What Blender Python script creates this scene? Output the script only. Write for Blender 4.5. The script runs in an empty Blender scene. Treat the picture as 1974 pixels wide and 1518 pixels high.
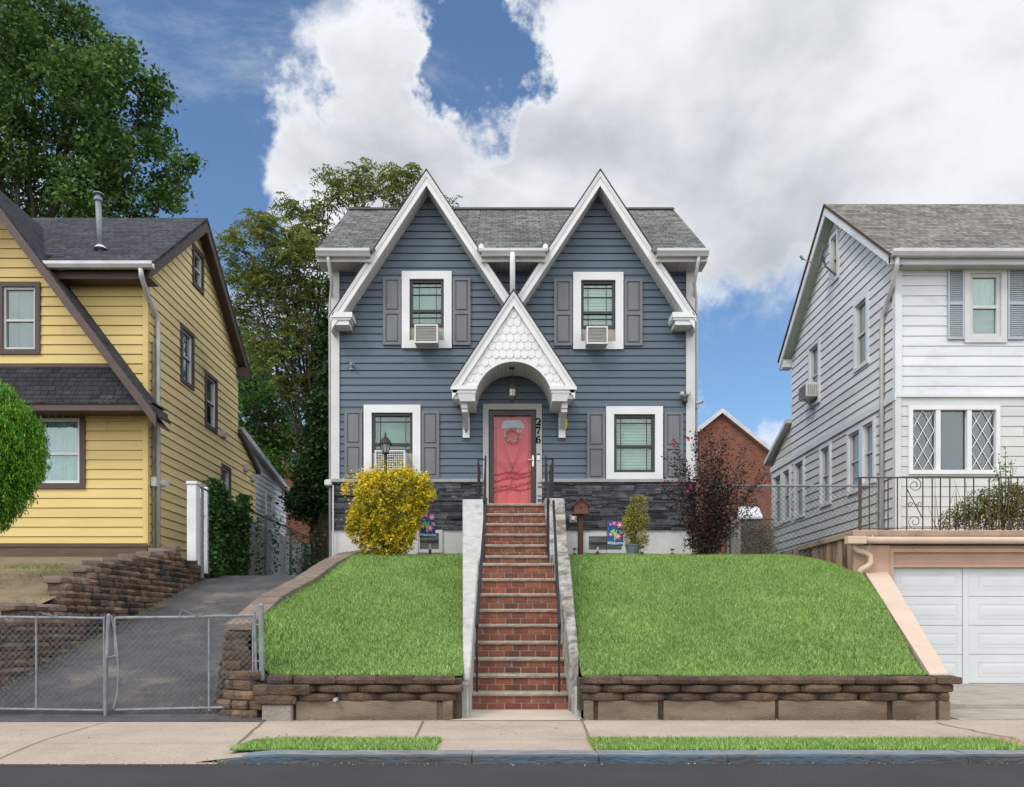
import bpy, math, random
import numpy as np
from mathutils import Vector
R_ = math.radians
rnd = random.Random(7)
NR = np.random.RandomState(11)
S = bpy.context.scene
COL = S.collection
F = 1600.0; VX = 975.0; HY = 1210.0
def PX(px, D): return (px - VX) * D / F
def PZ(py, D): return (HY - py) * D / F
def P(px, py, D): return (PX(px, D), D, PZ(py, D))

# ---------------------------------------------------------------- camera, sky, sun, exposure
cd = bpy.data.cameras.new('camera'); cam = bpy.data.objects.new('camera', cd); COL.objects.link(cam)
cd.sensor_width = 36; cd.lens = 36 * F / 1974; cd.shift_x = (987 - VX) / 1974; cd.shift_y = (HY - 759) / 1974
cd.clip_end = 3000; cd.clip_start = .05
cam.location = (0, 0, 0); cam.rotation_euler = (R_(90), 0, 0); S.camera = cam
S.view_settings.view_transform = 'Standard'; S.view_settings.look = 'None'
S.view_settings.exposure = 0.28; S.view_settings.gamma = 1
S.cycles.use_denoising = True
SUN_EL = R_(48); SUN_AZ = R_(222)            # azimuth clockwise from +Y: sun behind the camera, to its left
sd = bpy.data.lights.new('sun', 'SUN'); sd.energy = 1.15; sd.angle = R_(14); sd.color = (1, .95, .88)
so = bpy.data.objects.new('sun', sd); COL.objects.link(so)
dv = Vector((math.sin(SUN_AZ) * math.cos(SUN_EL), math.cos(SUN_AZ) * math.cos(SUN_EL), math.sin(SUN_EL)))
so.rotation_euler = dv.to_track_quat('Z', 'Y').to_euler(); so.location = dv * 60

def world():
    w = bpy.data.worlds.new('World'); S.world = w; w.use_nodes = True
    nt = w.node_tree; N = nt.nodes; L = nt.links
    bg = N['Background']
    def n(t, **k):
        x = N.new(t)
        for a, b in k.items(): setattr(x, a, b)
        return x
    def m(op, a, b=None, clamp=False):
        x = n('ShaderNodeMath', operation=op); x.use_clamp = clamp
        for i, v in enumerate((a, b)):
            if v is None: continue
            if isinstance(v, (int, float)): x.inputs[i].default_value = v
            else: L.new(v, x.inputs[i])
        return x.outputs[0]
    sky = n('ShaderNodeTexSky', sky_type='NISHITA', sun_disc=False)
    sky.sun_elevation = SUN_EL; sky.sun_rotation = SUN_AZ; sky.altitude = 50; sky.air_density = 1.0; sky.dust_density = .6; sky.ozone_density = 1.5
    tc = n('ShaderNodeTexCoord'); D = tc.outputs['Generated']
    # stretch the direction a little so that clouds lie flatter
    mp = n('ShaderNodeMapping'); mp.inputs['Scale'].default_value = (1, 1, 1.35); L.new(D, mp.inputs[0])
    def noise(sc, det, rough, off=(0, 0, 0), dist=0.0):
        q = n('ShaderNodeMapping'); q.inputs['Location'].default_value = off; L.new(mp.outputs[0], q.inputs[0])
        x = n('ShaderNodeTexNoise'); x.inputs['Scale'].default_value = sc; x.inputs['Detail'].default_value = det
        x.inputs['Roughness'].default_value = rough; x.inputs['Distortion'].default_value = dist
        L.new(q.outputs[0], x.inputs['Vector']); return x.outputs['Fac']
    # ragged edges: the direction is stirred by noise before it is compared with each bank of cloud
    wn = n('ShaderNodeTexNoise'); wn.inputs['Scale'].default_value = 7; wn.inputs['Detail'].default_value = 9; wn.inputs['Roughness'].default_value = .62; L.new(D, wn.inputs['Vector'])
    ws = n('ShaderNodeVectorMath', operation='SUBTRACT'); L.new(wn.outputs['Color'], ws.inputs[0]); ws.inputs[1].default_value = (.5, .5, .5)
    wk = n('ShaderNodeVectorMath', operation='SCALE'); L.new(ws.outputs[0], wk.inputs[0]); wk.inputs['Scale'].default_value = .27
    wa = n('ShaderNodeVectorMath', operation='ADD'); L.new(D, wa.inputs[0]); L.new(wk.outputs[0], wa.inputs[1]); DW_ = wa.outputs[0]
    def bank(px, py, r, wt):
        d = Vector(((px - VX) / F, 1, (HY - py) / F)).normalized()
        vm = n('ShaderNodeVectorMath', operation='DISTANCE'); L.new(DW_, vm.inputs[0]); vm.inputs[1].default_value = d
        mr = n('ShaderNodeMapRange'); mr.interpolation_type = 'SMOOTHSTEP'; L.new(vm.outputs['Value'], mr.inputs['Value'])
        mr.inputs['From Min'].default_value = r * .25; mr.inputs['From Max'].default_value = r * 1.25
        mr.inputs['To Min'].default_value = wt; mr.inputs['To Max'].default_value = 0; return mr.outputs[0]
    banks = [(1700, 150, .30, .7), (1950, 400, .22, .6), (1450, 60, .24, .6), (1500, 330, .17, .6), (1240, 220, .15, .6), (1080, 60, .08, .6), (1350, 380, .10, .5), (1180, 60, .14, .5),
             (640, 60, .085, .62), (600, 150, .055, .45), (720, 200, .07, .5), (690, 290, .09, .6), (560, 290, .06, .6), (800, 290, .09, .6), (930, 330, .09, .6), (1040, 330, .09, .6), (560, 370, .06, .5), (760, 60, .06, .6),
             (1150, 400, .10, .6), (1370, 805, .035, .6), (1500, 830, .045, .8), (620, 640, .15, .55), (365, 205, .02, .5), (1560, 440, .05, .5), (0, 480, .2, .5), (200, 450, .12, .5)]
    tot = None
    for q_ in banks: tot = bank(*q_) if tot is None else m('ADD', tot, bank(*q_))
    for q_ in [(880, 60, .055, .8), (910, 130, .055, .7), (960, 190, .05, .8), (1000, 240, .03, .5), (820, 140, .04, .4), (760, 230, .03, .35), (1430, 660, .13, .5), (230, 120, .22, .5), (400, 330, .09, .35), (1150, 290, .03, .55), (940, 300, .035, .55), (1010, 90, .03, .3)]: tot = m('SUBTRACT', tot, bank(*q_))
    # behind and beside the camera: unseen bright broken overcast, added to light the facades
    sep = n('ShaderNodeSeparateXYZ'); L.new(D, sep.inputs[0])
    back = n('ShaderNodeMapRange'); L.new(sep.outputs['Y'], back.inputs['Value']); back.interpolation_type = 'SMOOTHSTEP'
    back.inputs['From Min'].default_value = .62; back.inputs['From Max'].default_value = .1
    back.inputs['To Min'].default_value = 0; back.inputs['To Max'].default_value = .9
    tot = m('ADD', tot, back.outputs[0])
    tot = m('MINIMUM', tot, 1.0)
    n1 = noise(5.5, 12, .60, (3.1, .7, 1.9), .25)
    n2 = noise(13, 8, .6, (1.3, 5, 2), .2)
    dens = m('ADD', m('MULTIPLY', m('SUBTRACT', n1, .5), 2.0), m('MULTIPLY', m('SUBTRACT', n2, .5), .9))
    dens = m('ADD', dens, m('SUBTRACT', m('MULTIPLY', tot, 1.3), .42))
    mask = n('ShaderNodeMapRange'); mask.interpolation_type = 'SMOOTHSTEP'; L.new(dens, mask.inputs['Value'])
    mask.inputs['From Min'].default_value = -.42; mask.inputs['From Max'].default_value = .84
    vn = noise(2.6, 10, .68, (7.7, 2.2, .4), .9)
    veil = n('ShaderNodeMapRange'); veil.interpolation_type = 'SMOOTHSTEP'; L.new(vn, veil.inputs['Value'])
    veil.inputs['From Min'].default_value = .50; veil.inputs['From Max'].default_value = .78; veil.inputs['To Max'].default_value = .5
    mk = m('SUBTRACT', 1.0, m('MULTIPLY', m('SUBTRACT', 1.0, mask.outputs[0]), m('SUBTRACT', 1.0, veil.outputs[0])))
    # shade inside the cloud: thick parts greyer
    n3 = noise(3.4, 8, .52, (9, 2, 4.4), .3)
    sh = m('ADD', m('MULTIPLY', dens, .16), m('MULTIPLY', n3, 1.25))
    shr = n('ShaderNodeMapRange'); L.new(sh, shr.inputs['Value']); shr.interpolation_type = 'SMOOTHSTEP'
    shr.inputs['From Min'].default_value = .66; shr.inputs['From Max'].default_value = 1.08
    cc = n('ShaderNodeMix', data_type='RGBA'); L.new(shr.outputs[0], cc.inputs['Factor'])
    cc.inputs['A'].default_value = (.76, .78, .81, 1); cc.inputs['B'].default_value = (.42, .45, .49, 1)
    bo = n('ShaderNodeMapRange'); L.new(sep.outputs['Y'], bo.inputs['Value'])  # boosts the out-of-view cloud so the house walls receive more light
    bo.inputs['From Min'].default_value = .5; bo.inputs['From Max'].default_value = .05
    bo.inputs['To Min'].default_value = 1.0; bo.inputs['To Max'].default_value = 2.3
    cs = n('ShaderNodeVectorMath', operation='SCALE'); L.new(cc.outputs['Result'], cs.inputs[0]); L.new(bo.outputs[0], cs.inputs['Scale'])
    tint = n('ShaderNodeMix', data_type='RGBA', blend_type='MULTIPLY'); tint.inputs['Factor'].default_value = 1
    sk = n('ShaderNodeVectorMath', operation='SCALE'); L.new(sky.outputs[0], sk.inputs[0]); sk.inputs['Scale'].default_value = .128
    L.new(sk.outputs[0], tint.inputs['A']); tint.inputs['B'].default_value = (.76, .90, 1.0, 1)
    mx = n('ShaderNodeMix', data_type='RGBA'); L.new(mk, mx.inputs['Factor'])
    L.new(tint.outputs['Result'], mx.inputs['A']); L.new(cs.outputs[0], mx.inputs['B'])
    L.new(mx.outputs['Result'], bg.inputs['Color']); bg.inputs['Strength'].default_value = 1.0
    w.cycles.sampling_method = 'MANUAL'; w.cycles.sample_map_resolution = 1024
world()

# ---------------------------------------------------------------- materials
def srgb(r, g, b):
    return tuple(((c / 255) / 12.92 if c / 255 <= .04045 else ((c / 255 + .055) / 1.055) ** 2.4) for c in (r, g, b))
def newmat(name):
    m = bpy.data.materials.new(name); m.use_nodes = True
    nt = m.node_tree; return m, nt.nodes, nt.links, nt.nodes['Principled BSDF']
def M(name, c1, c2=None, sc=3.0, rough=.7, bump=.0, bsc=40.0, isl=0.0, metal=0.0, stretch=(1, 1, 1), c3=None, sc3=.8, t3=(.5, .7), spec=.4):
    m, N, L, b = newmat(name)
    b.inputs['Roughness'].default_value = rough; b.inputs['Metallic'].default_value = metal
    b.inputs['Specular IOR Level'].default_value = spec
    c2 = c2 or tuple(x * .82 for x in c1)
    tc = N.new('ShaderNodeTexCoord'); mp = N.new('ShaderNodeMapping'); mp.inputs['Scale'].default_value = stretch
    L.new(tc.outputs['Object'], mp.inputs[0])
    no = N.new('ShaderNodeTexNoise'); no.inputs['Scale'].default_value = sc; no.inputs['Detail'].default_value = 8; no.inputs['Roughness'].default_value = .62
    L.new(mp.outputs[0], no.inputs['Vector'])
    mr = N.new('ShaderNodeMapRange'); L.new(no.outputs['Fac'], mr.inputs['Value']); mr.inputs['From Min'].default_value = .34; mr.inputs['From Max'].default_value = .66
    mx = N.new('ShaderNodeMix'); mx.data_type = 'RGBA'; L.new(mr.outputs[0], mx.inputs['Factor'])
    mx.inputs['A'].default_value = (*c1, 1); mx.inputs['B'].default_value = (*c2, 1)
    out = mx.outputs['Result']
    if c3:
        n3 = N.new('ShaderNodeTexNoise'); n3.inputs['Scale'].default_value = sc3; n3.inputs['Detail'].default_value = 7; n3.inputs['Roughness'].default_value = .65
        L.new(mp.outputs[0], n3.inputs['Vector'])
        m3 = N.new('ShaderNodeMapRange'); L.new(n3.outputs['Fac'], m3.inputs['Value']); m3.inputs['From Min'].default_value = t3[0]; m3.inputs['From Max'].default_value = t3[1]
        x3 = N.new('ShaderNodeMix'); x3.data_type = 'RGBA'; L.new(m3.outputs[0], x3.inputs['Factor']); L.new(out, x3.inputs['A']); x3.inputs['B'].default_value = (*c3, 1)
        out = x3.outputs['Result']
    if isl:
        g = N.new('ShaderNodeNewGeometry'); r = N.new('ShaderNodeMapRange'); L.new(g.outputs['Random Per Island'], r.inputs['Value'])
        r.inputs['To Min'].default_value = 1 - isl; r.inputs['To Max'].default_value = 1 + isl
        vs = N.new('ShaderNodeVectorMath'); vs.operation = 'SCALE'; L.new(out, vs.inputs[0]); L.new(r.outputs[0], vs.inputs['Scale']); out = vs.outputs[0]
    L.new(out, b.inputs['Base Color'])
    if bump:
        n2 = N.new('ShaderNodeTexNoise'); n2.inputs['Scale'].default_value = bsc; n2.inputs['Detail'].default_value = 5
        L.new(mp.outputs[0], n2.inputs['Vector'])
        bp = N.new('ShaderNodeBump'); bp.inputs['Strength'].default_value = min(1, bump); bp.inputs['Distance'].default_value = .02 * max(1, bump)
        L.new(n2.outputs['Fac'], bp.inputs['Height']); L.new(bp.outputs[0], b.inputs['Normal'])
    return m
def leafmat(name, cols, trans=.3, rough=.5, patch=(.75, 1.3)):
    m, N, L, b = newmat(name); b.inputs['Roughness'].default_value = rough; b.inputs['Specular IOR Level'].default_value = .3
    g = N.new('ShaderNodeNewGeometry'); cr = N.new('ShaderNodeValToRGB'); L.new(g.outputs['Random Per Island'], cr.inputs[0])
    e = cr.color_ramp.elements
    while len(e) < len(cols): e.new(.5)
    for i, c in enumerate(cols): e[i].position = i / (len(cols) - 1); e[i].color = (*c, 1)
    tc = N.new('ShaderNodeTexCoord'); no = N.new('ShaderNodeTexNoise'); no.inputs['Scale'].default_value = 1.3; no.inputs['Detail'].default_value = 3
    L.new(tc.outputs['Object'], no.inputs['Vector'])
    mr = N.new('ShaderNodeMapRange'); L.new(no.outputs['Fac'], mr.inputs['Value']); mr.inputs['From Min'].default_value = .3; mr.inputs['From Max'].default_value = .7
    mr.inputs['To Min'].default_value = patch[0]; mr.inputs['To Max'].default_value = patch[1]
    vs = N.new('ShaderNodeVectorMath'); vs.operation = 'SCALE'; L.new(cr.outputs[0], vs.inputs[0]); L.new(mr.outputs[0], vs.inputs['Scale'])
    L.new(vs.outputs[0], b.inputs['Base Color'])
    t = N.new('ShaderNodeBsdfTranslucent'); L.new(vs.outputs[0], t.inputs['Color'])
    ms = N.new('ShaderNodeMixShader'); ms.inputs[0].default_value = trans
    L.new(b.outputs[0], ms.inputs[1]); L.new(t.outputs[0], ms.inputs[2]); L.new(ms.outputs[0], N['Material Output'].inputs[0])
    return m
def brickmat(name, c1, c2, mortar, bw, rh, ms=.008, rough=.9, bump=.5, noise_amt=.25, off=.5, bias=0.0, c3=None):
    m, N, L, b = newmat(name); b.inputs['Roughness'].default_value = rough; b.inputs['Specular IOR Level'].default_value = .2
    uv = N.new('ShaderNodeUVMap'); br = N.new('ShaderNodeTexBrick'); L.new(uv.outputs[0], br.inputs['Vector'])
    br.inputs['Color1'].default_value = (*c1, 1); br.inputs['Color2'].default_value = (*c2, 1); br.inputs['Mortar'].default_value = (*mortar, 1)
    br.inputs['Scale'].default_value = 1; br.inputs['Brick Width'].default_value = bw; br.inputs['Row Height'].default_value = rh
    br.inputs['Mortar Size'].default_value = ms; br.inputs['Mortar Smooth'].default_value = .2; br.inputs['Bias'].default_value = bias; br.offset = off
    tc = N.new('ShaderNodeTexCoord'); no = N.new('ShaderNodeTexNoise'); no.inputs['Scale'].default_value = 2.2; no.inputs['Detail'].default_value = 9; no.inputs['Roughness'].default_value = .7
    L.new(tc.outputs['Object'], no.inputs['Vector'])
    mr = N.new('ShaderNodeMapRange'); L.new(no.outputs['Fac'], mr.inputs['Value']); mr.inputs['From Min'].default_value = .3; mr.inputs['From Max'].default_value = .7
    mr.inputs['To Min'].default_value = 1 - noise_amt; mr.inputs['To Max'].default_value = 1 + noise_amt
    vs = N.new('ShaderNodeVectorMath'); vs.operation = 'SCALE'; L.new(br.outputs['Color'], vs.inputs[0]); L.new(mr.outputs[0], vs.inputs['Scale'])
    out = vs.outputs[0]
    L.new(out, b.inputs['Base Color'])
    bp = N.new('ShaderNodeBump'); bp.inputs['Strength'].default_value = bump; bp.inputs['Distance'].default_value = .01; bp.invert = True
    L.new(br.outputs['Fac'], bp.inputs['Height']); L.new(bp.outputs[0], b.inputs['Normal'])
    return m
def shinglemat(name, c1, c2, line, seedoff=0.0):
    # laminated roof shingles: three random tab layers over courses
    m, N, L, b = newmat(name); b.inputs['Roughness'].default_value = .95; b.inputs['Specular IOR Level'].default_value = .15
    uv = N.new('ShaderNodeUVMap')
    def br(w, h, off, loc, ms, ca, cb):
        mp = N.new('ShaderNodeMapping'); mp.inputs['Location'].default_value = (loc, 0, 0); L.new(uv.outputs[0], mp.inputs[0])
        x = N.new('ShaderNodeTexBrick'); L.new(mp.outputs[0], x.inputs['Vector']); x.offset = off; x.offset_frequency = 3
        x.inputs['Scale'].default_value = 1; x.inputs['Brick Width'].default_value = w; x.inputs['Row Height'].default_value = h
        x.inputs['Mortar Size'].default_value = ms; x.inputs['Mortar Smooth'].default_value = 0; x.inputs['Color1'].default_value = (*ca, 1); x.inputs['Color2'].default_value = (*cb, 1)
        x.inputs['Mortar'].default_value = (*line, 1); return x
    a = br(.15, .135, .37, seedoff, .009, c1, c2); c = br(.27, .135, .61, seedoff + 3.3, .009, c2, c1)
    mx = N.new('ShaderNodeMix'); mx.data_type = 'RGBA'; mx.inputs['Factor'].default_value = .5
    L.new(a.outputs['Color'], mx.inputs['A']); L.new(c.outputs['Color'], mx.inputs['B'])
    no = N.new('ShaderNodeTexNoise'); no.inputs['Scale'].default_value = 1.2; no.inputs['Detail'].default_value = 10; no.inputs['Roughness'].default_value = .75
    tc = N.new('ShaderNodeTexCoord'); L.new(tc.outputs['Object'], no.inputs['Vector'])
    mr = N.new('ShaderNodeMapRange'); L.new(no.outputs['Fac'], mr.inputs['Value']); mr.inputs['From Min'].default_value = .3; mr.inputs['From Max'].default_value = .7
    mr.inputs['To Min'].default_value = .75; mr.inputs['To Max'].default_value = 1.25
    vs = N.new('ShaderNodeVectorMath'); vs.operation = 'SCALE'; L.new(mx.outputs['Result'], vs.inputs[0]); L.new(mr.outputs[0], vs.inputs['Scale'])
    L.new(vs.outputs[0], b.inputs['Base Color'])
    bp = N.new('ShaderNodeBump'); bp.inputs['Strength'].default_value = .6; bp.inputs['Distance'].default_value = .01; bp.invert = True
    L.new(a.outputs['Fac'], bp.inputs['Height']); L.new(bp.outputs[0], b.inputs['Normal'])
    return m
def glassmat(name, tint, refl, bl=.2):
    m, N, L, b = newmat(name); N.remove(b)
    t = N.new('ShaderNodeBsdfTransparent'); t.inputs[0].default_value = (*tint, 1)
    g = N.new('ShaderNodeBsdfGlossy'); g.inputs['Roughness'].default_value = .02; g.inputs['Color'].default_value = (.9, .95, .95, 1)
    tc = N.new('ShaderNodeTexCoord'); no = N.new('ShaderNodeTexNoise'); no.inputs['Scale'].default_value = 2.5; L.new(tc.outputs['Object'], no.inputs['Vector'])
    bp = N.new('ShaderNodeBump'); bp.inputs['Strength'].default_value = .25; bp.inputs['Distance'].default_value = .02; L.new(no.outputs['Fac'], bp.inputs['Height']); L.new(bp.outputs[0], g.inputs['Normal'])
    fr = N.new('ShaderNodeLayerWeight'); fr.inputs['Blend'].default_value = bl
    mr = N.new('ShaderNodeMapRange'); L.new(fr.outputs['Facing'], mr.inputs['Value']); mr.inputs['To Min'].default_value = refl; mr.inputs['To Max'].default_value = .95
    ms = N.new('ShaderNodeMixShader'); L.new(mr.outputs[0], ms.inputs[0]); L.new(t.outputs[0], ms.inputs[1]); L.new(g.outputs[0], ms.inputs[2])
    L.new(ms.outputs[0], N['Material Output'].inputs[0]); return m

m_blue = M('blue_vinyl_siding', (.074, .104, .136), (.090, .116, .146), sc=1.8, rough=.5, bump=.25, bsc=30, isl=.07, stretch=(.3, 1, 3))
m_grayside = M('grey_vinyl_siding', (.3, .31, .32), rough=.6)
m_white = M('white_trim_paint', (.68, .68, .67), (.62, .62, .615), sc=2, rough=.5, bump=.05)
m_white2 = M('white_board_paint', (.56, .56, .55), (.49, .49, .48), sc=2, rough=.5)
m_tan = M('pale_grey_trim', (.42, .41, .38), (.36, .35, .33), sc=2, rough=.6)
m_gray = M('grey_shutter_plastic', (.155, .16, .165), (.13, .135, .14), sc=8, rough=.5, bump=.1, bsc=60, stretch=(1, 1, .2))
m_blk = M('black_window_frame', (.025, .024, .026), (.035, .032, .033), rough=.4)
m_blkmetal = M('black_iron', (.014, .013, .017), (.03, .026, .033), sc=12, rough=.5, bump=.15, spec=.25)
m_shB = shinglemat('grey_roof_shingles', (.20, .208, .195), (.06, .066, .063), (.028, .03, .029))
m_shY = shinglemat('charcoal_roof_shingles', (.075, .079, .088), (.03, .032, .037), (.010, .011, .012), 1.7)
m_shP = shinglemat('black_roof_shingles', (.055, .055, .06), (.024, .024, .027), (.006, .006, .007), 2.7)
m_shW = shinglemat('worn_roof_shingles', (.26, .245, .215), (.095, .09, .082), (.04, .037, .033), 5.1)
m_edge = M('dark_roof_edge', (.04, .035, .035), rough=.8)
m_stone = M('dark_ledge_stone', (.072, .074, .085), (.035, .036, .042), sc=6, rough=.85, bump=1.2, bsc=28, isl=.72, c3=(.17, .16, .14), sc3=1.3, t3=(.54, .74))
m_stuccoW = M('white_stucco', (.62, .61, .59), (.52, .51, .49), sc=2.5, rough=.9, bump=.5, bsc=60)
m_conc = M('weathered_concrete', (.40, .385, .36), (.30, .285, .265), sc=3, rough=.9, bump=.5, bsc=50, c3=(.20, .185, .165), sc3=2.2, t3=(.55, .72))
m_cheek = M('white_painted_concrete', (.45, .445, .425), (.35, .34, .325), sc=7, rough=.9, bump=.9, bsc=30, c3=(.22, .2, .175), sc3=2.6, t3=(.56, .70))
m_cheek2 = M('flaking_white_concrete', (.39, .38, .355), (.25, .235, .21), sc=12, rough=.95, bump=1.2, bsc=25, c3=(.13, .11, .09), sc3=4.5, t3=(.44, .6))
m_brick = M('red_step_brick', (.245, .080, .046), (.155, .055, .035), sc=9, rough=.85, bump=.6, bsc=60, isl=.32, c3=(.11, .055, .045), sc3=2.5, t3=(.52, .68))
m_mortar = M('mortar', (.42, .31, .235), (.32, .23, .175), sc=12, rough=.95, bump=.5)
m_tread = M('limestone_tread', (.35, .30, .24), (.23, .19, .15), sc=7, rough=.85, bump=1.0, bsc=35, isl=.1, c3=(.17, .13, .10), sc3=3, t3=(.55, .75))
m_block = M('brown_retaining_block', (.14, .092, .06), (.065, .043, .03), sc=7, rough=.95, bump=1.8, bsc=45, isl=.3, c3=(.05, .042, .036), sc3=2.5, t3=(.5, .68))
m_block2 = M('tan_retaining_block', (.20, .132, .088), (.10, .066, .045), sc=6, rough=.95, bump=1.8, bsc=40, isl=.35, c3=(.05, .042, .036), sc3=2.0, t3=(.48, .64))
m_cap = M('retaining_cap', (.21, .165, .13), (.15, .115, .09), sc=5, rough=.95, bump=1.0, bsc=50, isl=.15)
m_cblock = M('stained_concrete_block', (.24, .185, .13), (.17, .125, .085), sc=3, rough=.95, bump=.7, bsc=50, isl=.1, c3=(.10, .075, .052), sc3=2.2, t3=(.42, .64), stretch=(.5, 1, 1.6))
m_cblock2 = M('grey_concrete_block', (.30, .27, .23), (.22, .2, .17), sc=5, rough=.95, bump=.9, bsc=30)
m_soil = M('soil', (.09, .062, .04), (.05, .036, .024), sc=8, rough=1, bump=1.0)
m_lawnbase = M('lawn_soil', (.04, .085, .02), (.03, .06, .015), sc=20, rough=1)
m_drygrass = M('dry_ground', (.22, .165, .105), (.14, .11, .065), sc=3, rough=1, bump=.8, c3=(.12, .14, .05), sc3=1.6, t3=(.48, .62))
m_asph = M('road_asphalt', (.062, .055, .056), (.048, .043, .045), sc=1.2, rough=.85, bump=1.2, bsc=150, c3=(.11, .10, .10), sc3=60, t3=(.60, .72))
m_yel = M('yellow_siding_paint', (.66, .50, .19), (.59, .44, .165), sc=1.6, rough=.6, bump=.1, isl=.04, stretch=(.3, .3, 2))
m_yel2 = M('worn_yellow_siding_paint', (.72, .575, .275), (.64, .51, .245), sc=1.1, rough=.7, bump=.2, isl=.08, stretch=(.5, .5, 1.2), c3=(.30, .22, .12), sc3=1.1, t3=(.57, .78))
m_brn = M('brown_trim_paint', (.068, .042, .034), (.085, .055, .045), sc=4, rough=.55, bump=.1)
m_wsid = M('white_wood_siding', (.66, .68, .69), (.56, .585, .60), sc=1.1, rough=.6, bump=.15, isl=.05, stretch=(.5, .5, 1.2), c3=(.50, .51, .50), sc3=2.2, t3=(.55, .75))
m_csid = M('cream_wood_siding', (.565, .58, .545), (.485, .50, .47), sc=.9, rough=.65, bump=.1, isl=.04, stretch=(.4, .4, 1.5), c3=(.42, .43, .36), sc3=.8, t3=(.6, .8))
m_gsoff = M('pale_green_soffit', (.40, .46, .36), (.36, .41, .33), rough=.7)
m_gut = M('grey_gutter_metal', (.56, .56, .55), (.44, .44, .43), sc=3, rough=.45, metal=.1)
m_galv = M('galvanised_steel', (.24, .265, .285), (.14, .155, .165), sc=9, rough=.55, metal=.25, bump=.1, c3=(.17, .09, .055), sc3=4, t3=(.62, .72))
m_wire = M('chainlink_wire', (.13, .14, .145), (.07, .075, .08), sc=20, rough=.6, metal=.2)
m_galvd = M('weathered_steel', (.22, .235, .24), (.13, .14, .145), sc=9, rough=.6, metal=.3)
m_rust = M('rusty_iron', (.10, .05, .035), (.055, .035, .03), sc=18, rough=.75, bump=.3)
m_peach = M('peach_masonry_paint', (.47, .315, .225), (.40, .265, .185), sc=1.6, rough=.8, bump=.25, bsc=30, c3=(.30, .2, .14), sc3=1.4, t3=(.64, .8))
m_peachL = M('light_peach_coping', (.56, .43, .335), (.49, .375, .29), sc=2, rough=.8, bump=.2)
m_peachS = M('stained_peach_wall', (.42, .27, .185), (.27, .175, .12), sc=1.1, rough=.9, bump=.3, stretch=(1, 3, .25), c3=(.07, .055, .045), sc3=1.6, t3=(.47, .56))
m_gdoor = M('garage_door_paint', (.56, .58, .585), (.52, .54, .545), sc=1.1, rough=.45)
m_drive = M('garage_apron', (.36, .33, .29), (.27, .245, .21), sc=3, rough=.9, bump=.5, c3=(.2, .18, .15), sc3=1.2, t3=(.55, .75))
m_brickfar = brickmat('far_red_brick', (.25, .085, .05), (.17, .06, .038), (.2, .13, .1), .21, .072, ms=.009)
m_slats = M('blind_white', (.52, .66, .58), (.44, .58, .5), sc=2, rough=.6)
m_blindG = M('blind_shade', (.26, .40, .33), (.2, .33, .27), sc=1, rough=.7)
m_curt = M('curtain_cloth', (.62, .66, .62), (.48, .56, .50), sc=1.5, rough=.8, stretch=(6, 1, .4))
m_curtB = M('pale_blue_curtain', (.50, .64, .68), (.40, .52, .55), sc=1.5, rough=.8, stretch=(6, 1, .4))
m_dark = M('dark_interior', (.025, .03, .032), (.045, .05, .052), sc=1.2, rough=.8)
m_midgl = M('dim_interior', (.12, .14, .145), (.20, .22, .22), sc=1.0, rough=.8)
m_glass = glassmat('window_glass', (.80, .88, .84), .07)
m_glassD = glassmat('dim_window_glass', (.62, .68, .68), .045)
m_ac = M('air_conditioner_case', (.62, .62, .60), (.56, .56, .54), rough=.5)
m_acg = M('air_conditioner_grille', (.30, .29, .27), (.22, .21, .2), sc=5, rough=.6)
m_tanfill = M('beige_filler_panel', (.40, .37, .31), rough=.6)
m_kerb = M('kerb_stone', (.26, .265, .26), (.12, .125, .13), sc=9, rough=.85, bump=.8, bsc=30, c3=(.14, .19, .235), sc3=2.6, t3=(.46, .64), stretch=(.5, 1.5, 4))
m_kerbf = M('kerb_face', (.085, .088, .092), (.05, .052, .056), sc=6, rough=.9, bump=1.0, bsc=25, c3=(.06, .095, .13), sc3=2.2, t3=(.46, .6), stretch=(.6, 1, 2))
m_walk = M('exposed_sidewalk', (.53, .435, .35), (.43, .345, .275), sc=1.6, rough=.95, bump=1.0, bsc=120, c3=(.30, .225, .17), sc3=38, t3=(.55, .68))
m_walk2 = M('smooth_concrete_walk', (.52, .445, .365), (.43, .365, .295), sc=2.2, rough=.9, bump=.4, bsc=80)
m_crack = M('joint_dirt', (.20, .14, .10), (.14, .10, .07), rough=1)
m_bark = M('tree_bark', (.075, .06, .045), (.045, .036, .028), sc=8, rough=.95, bump=1.0, stretch=(3, 3, .6))
m_wood = M('stained_birdhouse_wood', (.16, .05, .022), (.10, .032, .016), sc=8, rough=.6, stretch=(4, 4, .5))
m_wood2 = M('dark_red_post_wood', (.085, .03, .02), (.06, .022, .015), sc=8, rough=.65, stretch=(4, 4, .5))
m_oldwood = M('weathered_fence_wood', (.30, .27, .24), (.17, .15, .135), sc=4, rough=.95, bump=.5, stretch=(5, 5, .4), isl=.15)
m_vinyl = M('white_vinyl_post', (.70, .71, .71), rough=.4)
m_pink = M('pink_red_door', (.68, .085, .09), (.62, .072, .08), sc=1.2, rough=.35)
m_pinkd = M('dark_pink_line', (.36, .035, .05), rough=.4)
m_reds = M('bright_red_streak', (.52, .003, .012), (.42, .002, .01), rough=.35)
m_silver = M('satin_nickel', (.62, .58, .50), rough=.25, metal=.8)
m_lantg = M('frosted_lantern_glass', (.40, .41, .36), (.28, .29, .27), sc=8, rough=.3)
m_brz = M('bronze_lantern_metal', (.05, .044, .038), (.08, .068, .055), rough=.4, metal=.4)
m_path = M('driveway_asphalt', (.105, .10, .10), (.06, .058, .064), sc=2.2, rough=.95, bump=1.8, bsc=38, c3=(.24, .20, .16), sc3=.8, t3=(.53, .72))
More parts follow.
